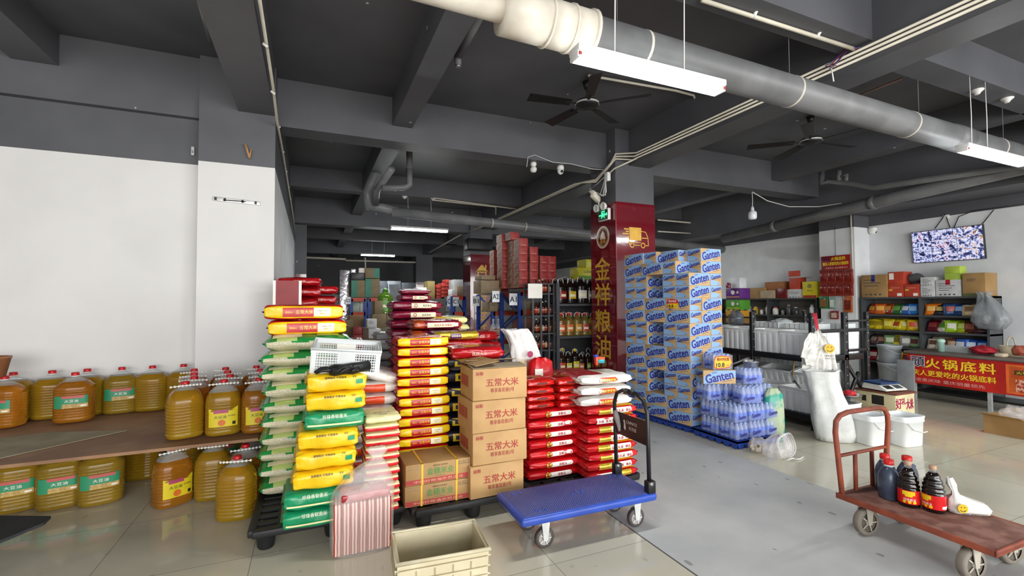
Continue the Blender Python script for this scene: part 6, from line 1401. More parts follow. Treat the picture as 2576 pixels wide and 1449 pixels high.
# gift boxes next to the carton wall
XB = 8.3
GX = 'gift boxes by the water cartons'
def d_gift(cm):
    def f(b, L, w, h): b.poly(circle(0, h*.6, h*.22, 16), L, plain('d8d0c8')); b.patch(L, -w*.46, w*.46, h*.12, h*.2, cm, 1, 1); b.poly(circle(w*.32, h*.6, h*.12, 12), L, plain('e0d8d0'))
    return f
p = at(1826, 752, X=XB); 
for (v0_, v1_, c_, d_, lab) in ((726, 752, '5c2a78', 'c89a4a', 'purple gift box, topmost beside the carton wall'), (755, 780, '4a8a2e', 'c8b83a', 'green gift box, second from top beside carton wall'), (781, 798, 'b8862a', '7a4a1c', 'amber gift box below the green one'), (800, 815, '8a6a3a', '5a4a2a', 'dull tan gift box below the amber one')):
    pbox(1826, v0_, 1862, v1_-1, XB, .3, mat('gift_'+c_, c_, .4), lab, d_gift(plain(d_, .4)), group=GX)
z_ = at(1826, 816, X=XB).z; b = MB(); b.bx(XB-.02, XB+.35, at(1864, 816, X=XB).y-.05, at(1815, 816, X=XB).y+.3, 0, z_, BLKM); tag(b.build('display_plinth'), 'low dark plinth under the gift boxes', 'plinth')
pbox(1834, 700, 1861, 725, XB+.02, .2, mat('white_tub_plastic', 'd0d4d8', .4), 'white tub box on the purple gift box', group=GX)
jar(at(1838, 725, X=XB-.0)+Vector((-.06, 0, 0)), .05, .13, plain('7a3a4a', .2), plain('b8a8b0', .4), 'purple lidded jar in front of the white tub')
# ------------------------------------------------------------------ red packets on the right column
SX1 = 9.28
def colpatch(u0_, v0_, u1_, v1_, m, dep, label, name, cat, deco=None, group=None):
    return pbox(u0_, v0_, u1_, v1_, SX1-dep, dep-.004, m, label, deco, name, group, cat)
def d_sign(b, L, w, h):
    b.text('码头', L, -w*.32, h*.78, h*.26, BNV, w=w*.24, bold=.03); b.text('火锅底料', L, w*.10, h*.78, h*.26, BY, w=w*.5, bold=.03); b.text('重庆人更爱吃的火锅底料', L, 0, h*.44, h*.24, BY, w=w*.9, bold=.03); b.text('一道重庆味 重庆销量领先', L, 0, h*.13, h*.13, mat('banner_pink', 'e0a8a0', .5), w=w*.84)
colpatch(2066, 646, 2139, 676, mat('signboard_red', '8e1a1a', .4), .02, 'small red hotpot signboard hung on the right column', 'signboard', 'sign', d_sign)
b = MB(); b.tube([at(2100, 571, X=SX1), at(2102, 644, X=SX1)], .003, BLK, 5); tag(b.build('sign_string'), 'thin cord holding up the small red signboard', 'string')
HR = mat('hotpot_packet_film', '8a2a1c', .15, c2='6c1c14', nscale=18, coat=.4, bump=.6, bscale=22); HT = mat('packet_header', '7a1c14', .3)
for r_, (v0_, v1_) in enumerate(((679, 714), (714, 745))):
    for i in range(4):
        u = 2062+i*20.5
        def d_pk(b, L, w, h): b.patch(L, -w*.5, w*.5, h*.74, h, HT, 1, 1); b.text('火锅', L, 0, h*.86, h*.14, plain('c88a5a'), wmax=w*.7)
        colpatch(u, v0_+r_-i*.4, u+20, v1_-i*.4, HR, .06, f'hanging red hotpot packet, {("upper", "lower")[r_]} row, {nth(i)} from left', 'hotpot_packet', 'packet', d_pk, 'red hotpot packets on the column')
for i, (u0_, u1_, v0_, v1_, c_, c2_, lab) in enumerate(((2060, 2083, 746, 776, '2a6a34', '8a5a3a', 'green seasoning packet hanging below red ones'), (2085, 2101, 747, 777, '7a9488', 'd0d4c8', 'pale teal seasoning packet next to the green one'), (2121, 2143, 745, 786, 'a85420', '6a2014', 'orange seasoning packet at right of the column'), (2088, 2108, 782, 803, '7a1a18', 'c8b0a0', 'dark red packet hanging lowest on the column'))):
    def d_p2(b, L, w, h, c2_=c2_): b.patch(L, -w*.36, w*.36, h*.15, h*.75, plain(c2_, .3), 1, 1)
    colpatch(u0_, v0_, u1_, v1_, mat('seasoning_'+c_, c_, .2, coat=.3, bump=.3), .04, lab, 'seasoning_packet', 'packet', d_p2, 'seasoning packets on the column')
t = thing('wire_rack', 'white wire hanging grid behind the packets on column', 'rack')
for i in range(5): MB().tube([at(2104+i*4, 748, X=SX1-.012), at(2104+i*4, 782, X=SX1-.012)], .003, WHP, 5).build('wire', t)
for v in (750, 758, 766, 774, 781): MB().tube([at(2103, v, X=SX1-.012), at(2121, v-.5, X=SX1-.012)], .003, WHP, 5).build('wire', t)
# ------------------------------------------------------------------ sacks behind the front stacks
def hstack(u, v_top, Y, n, pitch, meshes, label, group, v=None, **k):
    """stack of n whose top stands at image height v_top on depth Y"""
    p = at(u, v_top, Y=Y); z0 = p.z-n*pitch
    return stack(meshes, n, p.x, Y+.2, z0, pitch, label, group, **k)
def plinth(x0, x1, y0, y1, z, label):
    b = MB(); b.bx(x0, x1, y0, y1, 0, z, mat('kraft_board', 'a98558', .7, var=.08)); tag(b.build('carton'), label, 'box')
o = hstack(1052, 757, 4.85, 8, .098, M_mr, 'maroon rice sack with cream label, {} in stack behind yellow bags', 'maroon rice sacks', jx=.02)
p = o[0].location; plinth(p.x-.24, p.x+.24, p.y-.16, p.y+.2, p.z-.002, 'brown carton under the maroon rice sacks')
top = o[-1].location
tag(put('rice_sack', M_mr[1], (top.x-.01, top.y, top.z+.098), R(4), scale=(.60, .75, .7)), 'small maroon pouch, lower of two on the maroon stack', 'sack', 'small pouches on the maroon stack')
b0 = sack_mesh('rice_sack', .30, .28, .06, lambda s, y, z: wm('glossy_white_pink_film', 'e2d4d8', .1) if z > .4 else MRN, None, seed=9, amp=.005)
tag(put('rice_sack', b0, (top.x-.0, top.y, top.z+.167), R(-3)), 'small glossy white-topped pouch crowning the maroon stack', 'sack', 'small pouches on the maroon stack')
o = hstack(1105, 805, 4.25, 2, .095, M_ob, 'wine and orange film sack, {} of two before maroon stack', 'wine and orange sacks', jx=.02)
zt_ = o[0].location; bx_, by_, bz_ = zt_.x, zt_.y, zt_.z
o2 = hstack(1150, 832, 4.0, 1, .09, M_pu, 'purple and gold foil sack on top of the mixed stack', 'purple gold sacks'); pz = o2[0].location
tag(o2[0], 'purple and gold foil sack on top of the mixed stack')
MG = 'mixed rice sacks behind the yellow bags'
for k, (me, lab, dx) in enumerate(((M_rd[0], 'dark red sack right below the gold foil one', .05), (M_wh[0], 'white sack in the mixed stack below dark red one', -.02), (M_pu[1], 'purple and gold sack midway in the mixed stack', .0), (M_rd[2], 'red sack low in the mixed stack', .03), (M_pu[0], 'purple and gold sack low in the mixed stack', .0), (M_wh[1], 'white sack at lower part of mixed stack', .0), (M_rd[1], 'red sack at base of the mixed stack', .02))):
    tag(put('rice_sack', me, (pz.x+dx, pz.y+jit(.01), pz.z-.093*(k+1)), R(jit(4))), lab, 'sack', MG)
plinth(pz.x-.2, pz.x+.2, pz.y-.15, pz.y+.15, pz.z-.093*7-.003, 'brown carton at base of the mixed sack stack')
plinth(bx_-.21, bx_+.21, by_+.02, by_+.19, bz_-.003, 'brown carton hidden under wine coloured sacks')
for k, (u, v, lab) in enumerate(((1208, 855, 'red film sack with white edge right of the gold foil one'), (1213, 880, 'red film sack second down on the right of mixed stack'), (1216, 905, 'cherry red sack third down right of the mixed stack'), (1220, 930, 'cherry red sack low at right of the mixed stack'))):
    q = at(u, v, Y=4.3); tag(put('rice_sack', M_rd[k % 3], (q.x, 4.5, q.z-.02), R(jit(5))), lab, 'sack', 'cherry red film sacks'); zlast = q
plinth(zlast.x-.2, zlast.x+.2, 4.34, 4.62, zlast.z-.025, 'brown carton below the cherry red sacks')
o = hstack(1142, 795, 4.75, 2, .088, M_ly, 'pale yellow rice sack, {} of two beside maroon stack', 'pale yellow sacks', jx=.02); q = o[0].location
plinth(q.x-.0, q.x+.17, q.y-.12, q.y+.15, q.z-.003, 'tall brown carton under the pale yellow sacks')
# white sacks far behind the basket
o = hstack(1000, 836, 5.6, 5, .10, M_wsk, 'dull white flour sack, {} in stack left of maroon sacks', 'white flour sacks', jx=.02); 
o = hstack(965, 862, 5.2, 6, .10, M_wsk, 'dull white flour sack, {} in low stack behind basket', 'white flour sacks behind basket', jx=.03)
# red sacks by the partition
for k, (u, v, Y, n) in enumerate(((752, 700, 5.4, 9), (800, 722, 5.6, 9))):
    hstack(u, v-8, Y, n, .115, M_rd, 'red rice sack, {} in the ' + ('left' if k == 0 else 'right') + ' stack by the partition', 'red sacks by the partition', jx=.015, jr=4)
hstack(862, 855, 4.95, 7, .10, M_rd, 'red sack, {} in low stack right of green bags', 'low red sack stack', jx=.01)
# maroon board on the partition column
a = at(722, 706, Y=5.2); c_ = at(722, 830, Y=5.2); b = MB(); b.bx(-.12, .09, -.02, .02, 0, .55, mat('dull_maroon_board', '8a2a2e', .5)); b.bx(.09, .115, -.025, .025, 0, .55, WLAB); b.bx(-.145, -.12, -.02, .02, 0, .55, WLAB)
tag(b.build('notice_board', loc=(a.x+.02, 5.2, a.z-.55)), 'dull maroon board with white edges standing by left column', 'board')
b = MB(); b.bx(-.12, .12, -.03, .03, 0, a.z-.552, BLKM); tag(b.build('board_stand', loc=(a.x+.02, 5.2, 0)), 'dark stand hidden behind red bags below the maroon board', 'stand')
# open white bag with red bag
q = at(1328, 960, Y=3.95); WRB = mat('white_crumpled_woven', 'e4e0dc', .45, c2='d6d0cc', bump=.4, bscale=30)
b = bag_film('rice_sack', [(.11, .0, .02, 0), (.15, .02, .02, 0), (.15, .12, .02, 0), (.135, .24, -.0, .02), (.12, .34, -.03, .03), (.115, .42, -.07, .03), (.12, .47, -.10, .03), (.085, .475, -.10, .03), (.06, .40, -.06, .03)], WRB, 31, 1, .62, n=44, amp=.04, ex=2.6)
fp = lambda u, v: (u-.07, -.145, v); ring(b, fp, .05, .25, .001, .03, mat('magenta_stamp', '9a2450', .5), 18); b.text('稻', fp, -.02, .18, .06, mat('gold_print', 'c9a75a', .5)); b.text('香', fp, .0, .10, .05, ORG)
tag(b.build('rice_sack', loc=(q.x+.0, 4.0, .77)), 'white printed sack standing open with folded top', 'sack')
plinth(q.x-.18, q.x+.3, 3.9, 4.2, .765, 'tall brown carton under the open white sack') 
q = at(1345, 930, Y=3.9); b = bag_film('rice_sack', [(.10, 0, 0, 0), (.13, .02, 0, 0), (.13, .15, 0, 0), (.11, .25, 0, 0), (.05, .29, 0, 0)], RED, 17, .95, .6, amp=.03, ex=2.6); fp = lambda u, v: (u, -.09, v); b.patch(fp, -.1, -.02, .04, .2, WLAB, 2, 3)
tag(b.build('rice_sack', loc=(q.x+.02, 3.82, .70)), 'upright red bag with white panel right of open sack', 'sack'); plinth(q.x-.10, q.x+.14, 3.72, 3.88, .695, 'brown carton beneath the upright red bag')
GPK = mat('bright_green_packet', '3fae2c', .25, bump=.3); q = at(1388, 948, Y=3.95); tag(put('rice_sack', sack_mesh('rice_sack', .30, .2, .07, lambda s, y, z: GPK, None, seed=3), (q.x, 4.02, q.z-.04), R(-12)), 'bright green packet lying behind the glossy red packs', 'packet')
q2 = at(1425, 945, Y=4.0); tag(put('rice_sack', M_rd[1], (q2.x+.05, 4.05, q2.z-.05), R(6)), 'dark red sack lying behind the white cartouche bags', 'sack')
plinth(q.x-.15, q2.x+.25, 3.9, 4.2, min(q.z-.04, q2.z-.05)-.003, 'wide brown carton under the green packet')
# ------------------------------------------------------------------ dark bottle shelves left of the pillar
YS = 6.24
a, c_ = at(1402, 712, Y=YS), at(1497, 712, Y=YS); zt_ = a.z
DSH = mat('charcoal_shelf_steel', '3b3d42', .4)
t = thing('bottle_shelf', 'charcoal steel shelf of sauce and oil bottles beside the pillar', 'shelf')
zs_ = [at(1450, v, Y=YS).z for v in (940, 845, 764)]
X0_, X1_ = a.x, c_.x+.25
for z in zs_: MB().bx(X0_, X1_, YS, YS+.42, z-.035, z, DSH).build('shelf_board', t)
for x in (X0_, X1_):
    for y in (YS, YS+.4): MB().bx(x-.025, x+.025, y-.02, y+.02, 0, zt_, DSH).build('upright', t)
MB().bx(X0_, X1_, YS+.40, YS+.415, 0, zt_, mat('shelf_back_dark', '2a2b2e', .6)).build('back_panel', t)
t = thing('bottle_shelf', 'narrow charcoal shelf unit at the left end of bottle shelves', 'shelf'); YN = 6.3
a2, c2_ = at(1340, 712, Y=YN), at(1393, 712, Y=YN); zn = [at(1370, v, Y=YN).z for v in (880, 838, 793, 738)]
for z in zn: MB().bx(a2.x, c2_.x, YN, YN+.3, z-.02, z, DSH).build('shelf_board', t)
for x in (a2.x, (a2.x*.62+c2_.x*.38), (a2.x*.25+c2_.x*.75), c2_.x):
    for y in ((YN, YN+.28) if x in (a2.x, c2_.x) else (YN,)): MB().bx(x-.014, x+.014, y-.01, y+.015, 0, a2.z, DSH).build('upright', t)
MB().bx(a2.x, c2_.x, YN, YN+.3, a2.z-.02, a2.z, DSH).build('shelf_board', t)
b = MB(); q = at(1345, 732, Y=YN-.03); b.bx(-.11, .13, 0, .004, -.11, .11, WLAB); tag(b.build('paper_notice', loc=(q.x, YN-.03, q.z)), 'blank white paper hung on narrow bottle shelf', 'paper')
BOTS = {}
def bottle_proto(kind):
    if kind in BOTS: return BOTS[kind]
    t = thing('bottle', 'bottle', 'bottle', (0, 0, -50))
    if kind[0] == 'sauce':
        _, c_, lab, cap, h, r = kind
        MB().lathe([(r*.92, 0), (r, .005), (r, h*.55), (r*.85, h*.64), (r*.36, h*.78), (r*.32, h*.92)], mat('bottle_'+c_, c_, .08, coat=.3), 14).build('body', t)
        MB().lathe([(r*.38, h*.90), (r*.38, h), (r*.3, h*1.005)], plain(cap, .35), 12).build('cap', t)
        b = MB(); b.lathe([(r*1.012, h*.14), (r*1.012, h*.50)], plain(lab, .4), 14); b.lathe([(r*1.02, h*.38), (r*1.02, h*.42)], plain('d8d0b8', .4), 14); b.build('label', t)
    else:
        _, c_, lab, cap, h, r = kind
        tr = .85 if kind[0] == 'oil' else 0
        pr = [(r*.9, 0), (r, .01)]
        for i in range(5): z = .02+h*.12*i; pr += [(r, z), (r*.955, z+h*.05), (r*.955, z+h*.07)]
        pr += [(r, h*.64), (r*.75, h*.76), (r*.3, h*.86), (r*.26, h*.92)]
        MB().lathe(pr, mat('bottle_%s_%s' % (kind[0], c_), c_, .07, trans=tr, ior=1.25, coat=.3), 18, 1, .85, 2.8).build('body', t)
        MB().lathe([(r*.3, h*.9), (r*.3, h*1.0), (r*.24, h*1.005)], plain(cap, .35), 14).build('cap', t)
        b = MB()
        def fn(u, v):
            an = -math.pi/2+u/r; c2, s2 = math.cos(an), math.sin(an); q = (abs(c2)**2.8+abs(s2)**2.8)**(-1/2.8); return (r*1.02*q*c2, r*.88*q*s2, v)
        b.patch(fn, -r*.7, r*.7, h*.2, h*.5, plain(lab, .4), 12, 1); b.patch(lambda u, v: tuple(Vector(fn(u, v))*1.004), -r*.5, r*.5, h*.28, h*.38, plain('e0d8b8', .4), 10, 1); b.build('label', t)
        b = MB(); b.tube([(-r*.6, 0, h*.82), (-r*.5, 0, h*.97), (0, 0, h*1.02), (r*.5, 0, h*.97), (r*.6, 0, h*.82)], .006, plain('d8d8d4', .3), 6); b.build('handle', t)
    BOTS[kind] = t; return t
firsts = set()
def bottle(kind, p, label, group, rz=0):
    pr = bottle_proto(kind)
    if kind in firsts: o = clone(pr, label, p, rz, group)
    else: firsts.add(kind); o = pr; o.location = p; o.rotation_euler = (0, 0, rz); o['label'] = label; o['group'] = group
    return o
n1 = [('jug', '140c0a', '8a1c1c', '3a3a3a', .39, .09), ('jug', '140c0a', 'b8a020', '3a3a3a', .39, .09), ('jug', '120b0a', 'c8c4bc', '3a3a3a', .42, .10), ('jug', '140c0a', '7a7a70', '4a4a4a', .39, .09)]
n2 = [('oil', 'eab060', 'c8581c', 'b02020', .35, .075), ('oil', 'f0c860', 'c8682a', 'b02020', .36, .078), ('oil', 'f0d070', 'c89030', 'b02020', .36, .078), ('oil', 'f0d478', 'b03038', 'b02020', .35, .075), ('oil', 'f0cc68', '2f6ab8', 'b02020', .35, .075)]
n3 = [('jug', '2a1810', 'b8402a', '2a2a2a', .35, .07), ('jug', '1c1210', 'c8b838', '2a2a2a', .33, .066), ('jug', '1a1010', 'd0c028', 'c8b020', .37, .072), ('jug', '22140e', 'b8602a', '2a2a2a', .29, .055), ('jug', '2a1810', '8a9a3a', '2a2a2a', .29, .055), ('jug', '1a1010', 'a8401c', '2a2a2a', .29, .055)]
for ti, (z, kinds, n, rn) in enumerate(((zs_[2], n1, 5, 'top'), (zs_[1], n2, 6, 'middle'), (zs_[0], n3, 7, 'lowest'))):
    for r_ in range(2):
        for i in range(n):
            x = X0_+.11+(X1_-X0_-.2)*(i/(n-1)); bottle(kinds[(i+r_) % len(kinds)], (x+jit(.006), YS+.10+.17*r_, z+.001), f'bottle on {rn} board of the charcoal shelf, {("front", "back")[r_]} row, {nth(i)} from left', 'bottles on the charcoal shelf', R(jit(12)))
s1 = [('sauce', '2a1410', '9a4a2a', 'b0a898', .22, .032), ('sauce', '3a1a12', 'a83a20', '6a2a1c', .22, .032), ('sauce', '1c100e', 'b89878', '2a2a2a', .21, .03), ('sauce', '241412', '8a3a2a', 'c0b090', .21, .03)]
for ti, z in enumerate(zn[1:]+[zn[0]]):
    if ti == 1: z = z
    for i in range(5):
        x = a2.x+.09+(c2_.x-a2.x-.14)*(i/4)
        bottle(s1[(i+ti) % 4], (x, YN+.07, z+.001), f'small sauce bottle on narrow shelf, {("third", "second", "top", "lowest")[ti]} board, {nth(i)} from left', 'sauce bottles on the narrow shelf')
# low clutter under the shelves
tag(crumple(.14, mat('grey_plastic_sack', '7a7c80', .4, bump=.4), 3, 1.6, 1, .8).build('plastic_bag', loc=(at(1440, 985, Y=6.2).x, 6.0, .12)), 'grey plastic sack stuffed under the charcoal shelf', 'bag')
# yellow cartons above the shelf
def fbox(u0_, v0_, u1_, v1_, Y, dep, m, label, deco=None, name='carton', group=None, cat='box', z0=None, side=None):
    """box whose front stands on plane Y"""
    a, c_ = at(u0_, v0_, Y=Y), at(u1_, v1_, Y=Y); zb = c_.z if z0 is None else z0
    b = MB(); h = a.z-zb; w = abs(c_.x-a.x); b.bx(-w/2, w/2, 0, dep, 0, h, m, .003)
    if deco: deco(b, frontal(-.0015), w, h)
    if side: b.patch(leftal(-w/2-.0015), -dep+.003, -.003, .003, h-.003, side, 1, 1)
    o = b.build(name, loc=((a.x+c_.x)/2, Y, zb)); return tag(o, label, cat, group)
YC = mat('lemon_carton', 'd8d32a', .4)
def d_yc(b, L, w, h): b.patch(L, -w*.5, w*.5, .004, h*.3, plain('5aa02a'), 1, 1); b.text('玉米面', L, 0, h*.66, h*.26, plain('7a8a1c'), wmax=w*.7, bold=.02)
o = fbox(1455, 673, 1500, 703, 7.0, .3, YC, 'lemon yellow carton with green base above the bottles', d_yc, group='yellow cartons above bottles'); zz1 = at(1455, 673, Y=7.0).z
fbox(1474, 652, 1503, 672, 7.05, .3, YC, 'lemon yellow carton half hidden behind the pillar', None, group='yellow cartons above bottles', z0=zz1+.003)
b = MB(); q = at(1478, 703, Y=7.0); b.bx(q.x-.3, q.x+.35, 7.0, 7.4, 0, q.z-.003, mat('shelf_back_dark', '2a2b2e', .6)); tag(b.build('storage_cabinet'), 'dark cabinet behind the bottle shelf carrying yellow cartons', 'cabinet')
# ------------------------------------------------------------------ blue and orange racks with hanging bay signs
RB_ = mat('rack_blue', '22408e', .4); RO_ = mat('rack_orange', 'b8402a', .45)
def rack(Y, u0_, u1_, vt, vs_, label, dep=1.0, z_extra=0):
    t = thing('storage_rack', label, 'rack'); a, c_ = at(u0_, vt, Y=Y), at(u1_, vt, Y=Y)
    for x in (a.x, c_.x):
        for y in (Y, Y+dep): MB().bx(x-.035, x+.035, y-.03, y+.03, 0, a.z+z_extra, RB_).build('upright', t)
        b = MB(); n = 5
        for k in range(n): z0_, z1_ = a.z*k/n, a.z*(k+1)/n; b.tube([(x, Y+(dep if k % 2 else 0), z0_), (x, Y+(0 if k % 2 else dep), z1_)], .02, RB_, 4)
        b.build('brace', t)
    for v in vs_:
        z = at(u0_, v, Y=Y).z; MB().bx(a.x, c_.x, Y-.03, Y+.03, z-.045, z+.045, RO_).build('beam', t); MB().bx(a.x, c_.x, Y, Y+dep, z+.02, z+.035, mat('rack_decking', '5a5650', .6)).build('shelf_board', t)
    return t, a, c_
t, ra, rc_ = rack(6.9, 1308, 1420, 735, (737, 787), 'blue and orange storage rack of bay A1', .8)
t, rb_, rd_ = rack(7.9, 1240, 1300, 740, (743, 788, 860), 'blue and orange storage rack of bay A2', .8)
SIGNW = mat('white_sign_card', 'dfe3e8', .45)
def bay(u0_, v0_, u1_, v1_, Y, body, label):
    a, c_ = at(u0_, v0_, Y=Y), at(u1_, v1_, Y=Y); b = MB(); w, h = c_.x-a.x, a.z-c_.z; b.bx(-w/2, w/2, -.006, 0, -h/2, h/2, SIGNW); b.text(body, frontal(-.008), -w*.02, 0, h*.45, mat('sign_ink', '26282c', .5), wmax=w*.85, bold=.02)
    tag(b.build('bay_sign', loc=((a.x+c_.x)/2, Y, (a.z+c_.z)/2)), label, 'sign', 'white bay signs')
bay(1281, 738, 1301, 768, 6.8, 'A1', 'white bay sign reading A1'); bay(1238, 732, 1256, 760, 7.0, 'A2', 'white bay sign reading A2'); bay(1189, 745, 1206, 770, 8.2, 'B1', 'white bay sign reading B1'); bay(1139, 747, 1154, 770, 9.2, 'C1', 'white bay sign reading C1'); bay(1125, 745, 1139, 771, 9.5, 'C2', 'white bay sign reading C2'); bay(869, 747, 882, 765, 11.8, 'G2', 'white bay sign reading G2')
# stack of red cartons on the rack
RC1 = mat('red_rack_carton', '9a302c', .55, c2='8a2826'); RC2 = mat('brown_side_print', '7a4a36', .6)
def redc():
    b = MB(); w, d, h = .152, .24, .134; b.bx(-w/2, w/2, 0, d, 0, h-.001, RC1, .002); L = leftal(-w/2-.001); b.patch(L, -d+.002, -.002, .002, h-.003, mat('brown_carton_side', '8a6248', .6), 1, 1); b.poly([(-d*.8, h*.3), (-d*.45, h*.6), (-d*.15, h*.75), (-d*.2, h*.35), (-d*.6, h*.15)], leftal(-w/2-.002), mat('dark_brown_print', '5c3226', .6))
    F_ = frontal(-.001); b.patch(F_, -.02, .02, h*.78, h*.96, mat('dull_red_print', '6a1a1a', .5), 1, 1); b.patch(F_, -.05, .05, h*.1, h*.22, mat('pale_red_print', 'b86058', .5), 1, 1); return b.mesh('carton')
RCM = redc(); zr = ra.z+.07; xr = at(1311, 735, Y=6.75).x
RG = 'red cartons stacked on the rack'
for c_, (n, x, y) in enumerate(((6, xr+.06, 6.78), (6, xr+.06, 7.04), (7, xr-.02, 7.32), (5, xr+.24, 6.76), (5, xr+.24, 7.02), (7, xr+.15, 7.28), (4, xr+.46, 6.84), (4, xr+.615, 6.84))):
    for k in range(n):
        o = put('carton', RCM, (x+jit(.004), y+jit(.006), zr+.134*k), R(jit(1.5))); tag(o, f'red carton on the A1 rack, {("front left", "second deep left", "rear left", "second column", "behind second column", "tall rear", "third", "right end")[c_]} column, {lvl(k, n)}', 'box', RG)
for k in range(2): tag(put('carton', RCM, (xr+.02+.165*k, 7.04 if k == 0 else 7.03, zr+.134*(6 if k == 0 else 5)), R(jit(2))), f'red carton crowning the A1 rack stack, {("left", "right")[k]} of the top pair', 'box', RG)
q = at(1262, 735, Y=7.5)
for c_ in range(2):
    for k in range(6 if c_ < 1 else 7): tag(put('carton', RCM, (3.23+.16*c_, 8.1+.05*c_, rb_.z+.036+.134*k), R(jit(2))), f'brownish red carton on the A2 rack, {("left", "right")[c_]} column, {lvl(k, 6 if c_ < 1 else 7)}', 'box', RG)
KB = mat('dull_brown_carton', '8a785e', .65); KG = 'brown cartons on the racks'
fbox(1210, 705, 1260, 738, 7.45, .4, KB, 'wide brown carton above the A2 sign', None, group=KG, z0=None); fbox(1211, 692, 1246, 704, 7.5, .35, KB, 'small brown carton tied on the wide one at A2', None, group=KG)
fbox(1232, 760, 1252, 783, 7.55, .4, KB, 'small brown carton on the upper A2 shelf', d_lines(GI, 2), group=KG); fbox(1312, 758, 1335, 784, 6.95, .4, KB, 'brown carton on the A1 shelf, left one', d_lines(GI, 2), group=KG); fbox(1337, 762, 1356, 784, 7.0, .4, mat('grey_green_carton', '6a6c60', .6), 'grey green carton on the A1 shelf', None, group=KG)
fbox(1312, 800, 1338, 838, 6.95, .4, mat('faded_red_carton', '8a5a4a', .6), 'faded red carton on the lower A1 bay, left one', d_lines(GI, 2), group=KG); fbox(1312, 842, 1340, 900, 6.95, .5, KB, 'large brown carton at bottom of bay A1', None, group=KG); fbox(1232, 790, 1248, 800, 7.7, .3, KB, 'flat brown carton beneath the A2 bottles', None, group=KG) if False else None
z = at(1240, 858, Y=7.6).z+.04
for i, u in enumerate((1241, 1254)): bottle(('sauce', 'b8bcc4', 'b88a7a', 'c0c8d8', .34, .055), (at(u, 860, Y=7.75).x, 7.75, z), f'pale tall bottle on the lowest A2 board, {("left", "right")[i]} of two', 'pale bottles in bay A2')
z = at(1240, 815, Y=7.75).z
for i, u in enumerate((1236, 1246, 1257)): bottle(('sauce', '5a5450', 'a89888', '8a8a8a', .3, .05), (at(u, 815, Y=7.85).x, 7.85, at(1240, 790, Y=7.6).z+.04), f'dim bottle on the middle A2 board, {nth(i)} from left', 'dim bottles in bay A2')
# ------------------------------------------------------------------ goods at the back of the hall
DG = 'goods at the back of the hall'
b = MB(); q = at(1100, 770, Y=10); t, ca, cc = rack(9.4, 1138, 1168, 746, (749, 790), 'dim blue rack of bays C1 and C2', .8)
def d_grn(b, L, w, h): b.patch(L, -w*.5, -w*.08, .003, h-.003, mat('teal_band', '3a7a68', .6), 1, 1)
def d_grn2(b, L, w, h): b.patch(L, w*.1, w*.5, .003, h-.003, mat('teal_band', '3a7a68', .6), 1, 1)
t, ga, gc = rack(12.0, 884, 919, 752, (754, 790), 'dark blue rack under the teal-banded cartons', .8); t, _, _ = rack(12.0, 929, 960, 752, (754,), 'blue rack bay right of the G2 cartons', .8)
BRC = mat('brown_back_carton', '7c6c50', .65)
fbox(884, 705, 918, 750, 12, .6, BRC, 'tall brown carton with teal band, left one on back rack', d_grn, group='teal-banded cartons', z0=ga.z+.04); z5 = at(920, 700, Y=12).z
fbox(919, 701, 955, 750, 12, .6, BRC, 'tall brown carton with teal band, right one on back rack', d_grn, group='teal-banded cartons', z0=ga.z+.04); fbox(919, 674, 955, 700, 12, .6, BRC, 'brown carton with teal end, uppermost on back rack', d_grn2, group='teal-banded cartons', z0=z5+.004)
fbox(884, 686, 917, 704, 12.05, .5, BLK, 'black wrapped crate on left teal-banded carton', None, 'wrapped_crate', cat='crate', z0=at(900, 705, Y=12).z+.004)
SILV = mat('silver_foil_wrap', 'c8c4c8', .18, metal=.7, bump=.8, bscale=14); fbox(855, 679, 879, 750, 12.3, .6, SILV, 'silver foil-wrapped pallet load at the back', None, 'wrapped_load', cat='load', z0=0)
z6 = at(895, 686, Y=12.05).z
fbox(903, 674, 919, 684, 12.1, .3, WLAB, 'white box perched high on the black crate', None, z0=z6+.004, group=DG); fbox(883, 676, 895, 685, 12.3, .3, SILV, 'small silver box on the black crate', None, z0=z6+.004, group=DG)
fbox(886, 757, 905, 788, 12.05, .5, mat('pale_green_carton', 'a8b4a8', .6), 'pale green printed carton inside the back rack', d_lines(plain('5a8a6a'), 2), group=DG); fbox(906, 759, 920, 785, 12.05, .5, WBX, 'white carton inside the back rack', None, group=DG)
fbox(943, 757, 963, 790, 9.5, .4, BRC, 'upright brown carton before the freezers', None, group=DG, z0=at(950, 790, Y=9.5).z); fbox(937, 791, 972, 825, 9.4, .5, BRC, 'brown carton beneath the upright one', None, group=DG); fbox(973, 789, 1000, 830, 9.6, .5, BRC, 'brown carton right of stacked brown ones', None, group=DG); fbox(937, 825, 1000, 905, 9.4, .6, mat('dim_carton', '6a6252', .65), 'large dim carton at bottom of the brown pile', None, group=DG, z0=0)
fbox(924, 803, 948, 826, 8.6, .3, WBX, 'white printed carton in the middle of back pile', d_lines(GI, 3), group=DG); fbox(927, 828, 958, 850, 8.5, .3, WBX, 'white carton under the printed white one', None, group=DG); fbox(927, 851, 960, 905, 8.5, .3, BRC, 'brown carton below the white ones', None, group=DG, z0=0)
fbox(880, 795, 915, 818, 8.9, .5, mat('open_brown_carton', '7a6040', .7), 'open brown carton behind red sack column', None, group=DG, z0=at(890, 822, Y=8.9).z); fbox(868, 806, 888, 850, 8.6, .4, BRC, 'narrow brown carton behind the red sacks', None, group=DG, z0=0)
DR = mat('dark_red_carton', '8e1c24', .5)
def d_ru(b, L, w, h): b.text('五粮', L, w*.2, h*.85, h*.12, plain('c8a8a0'), wmax=w*.5)
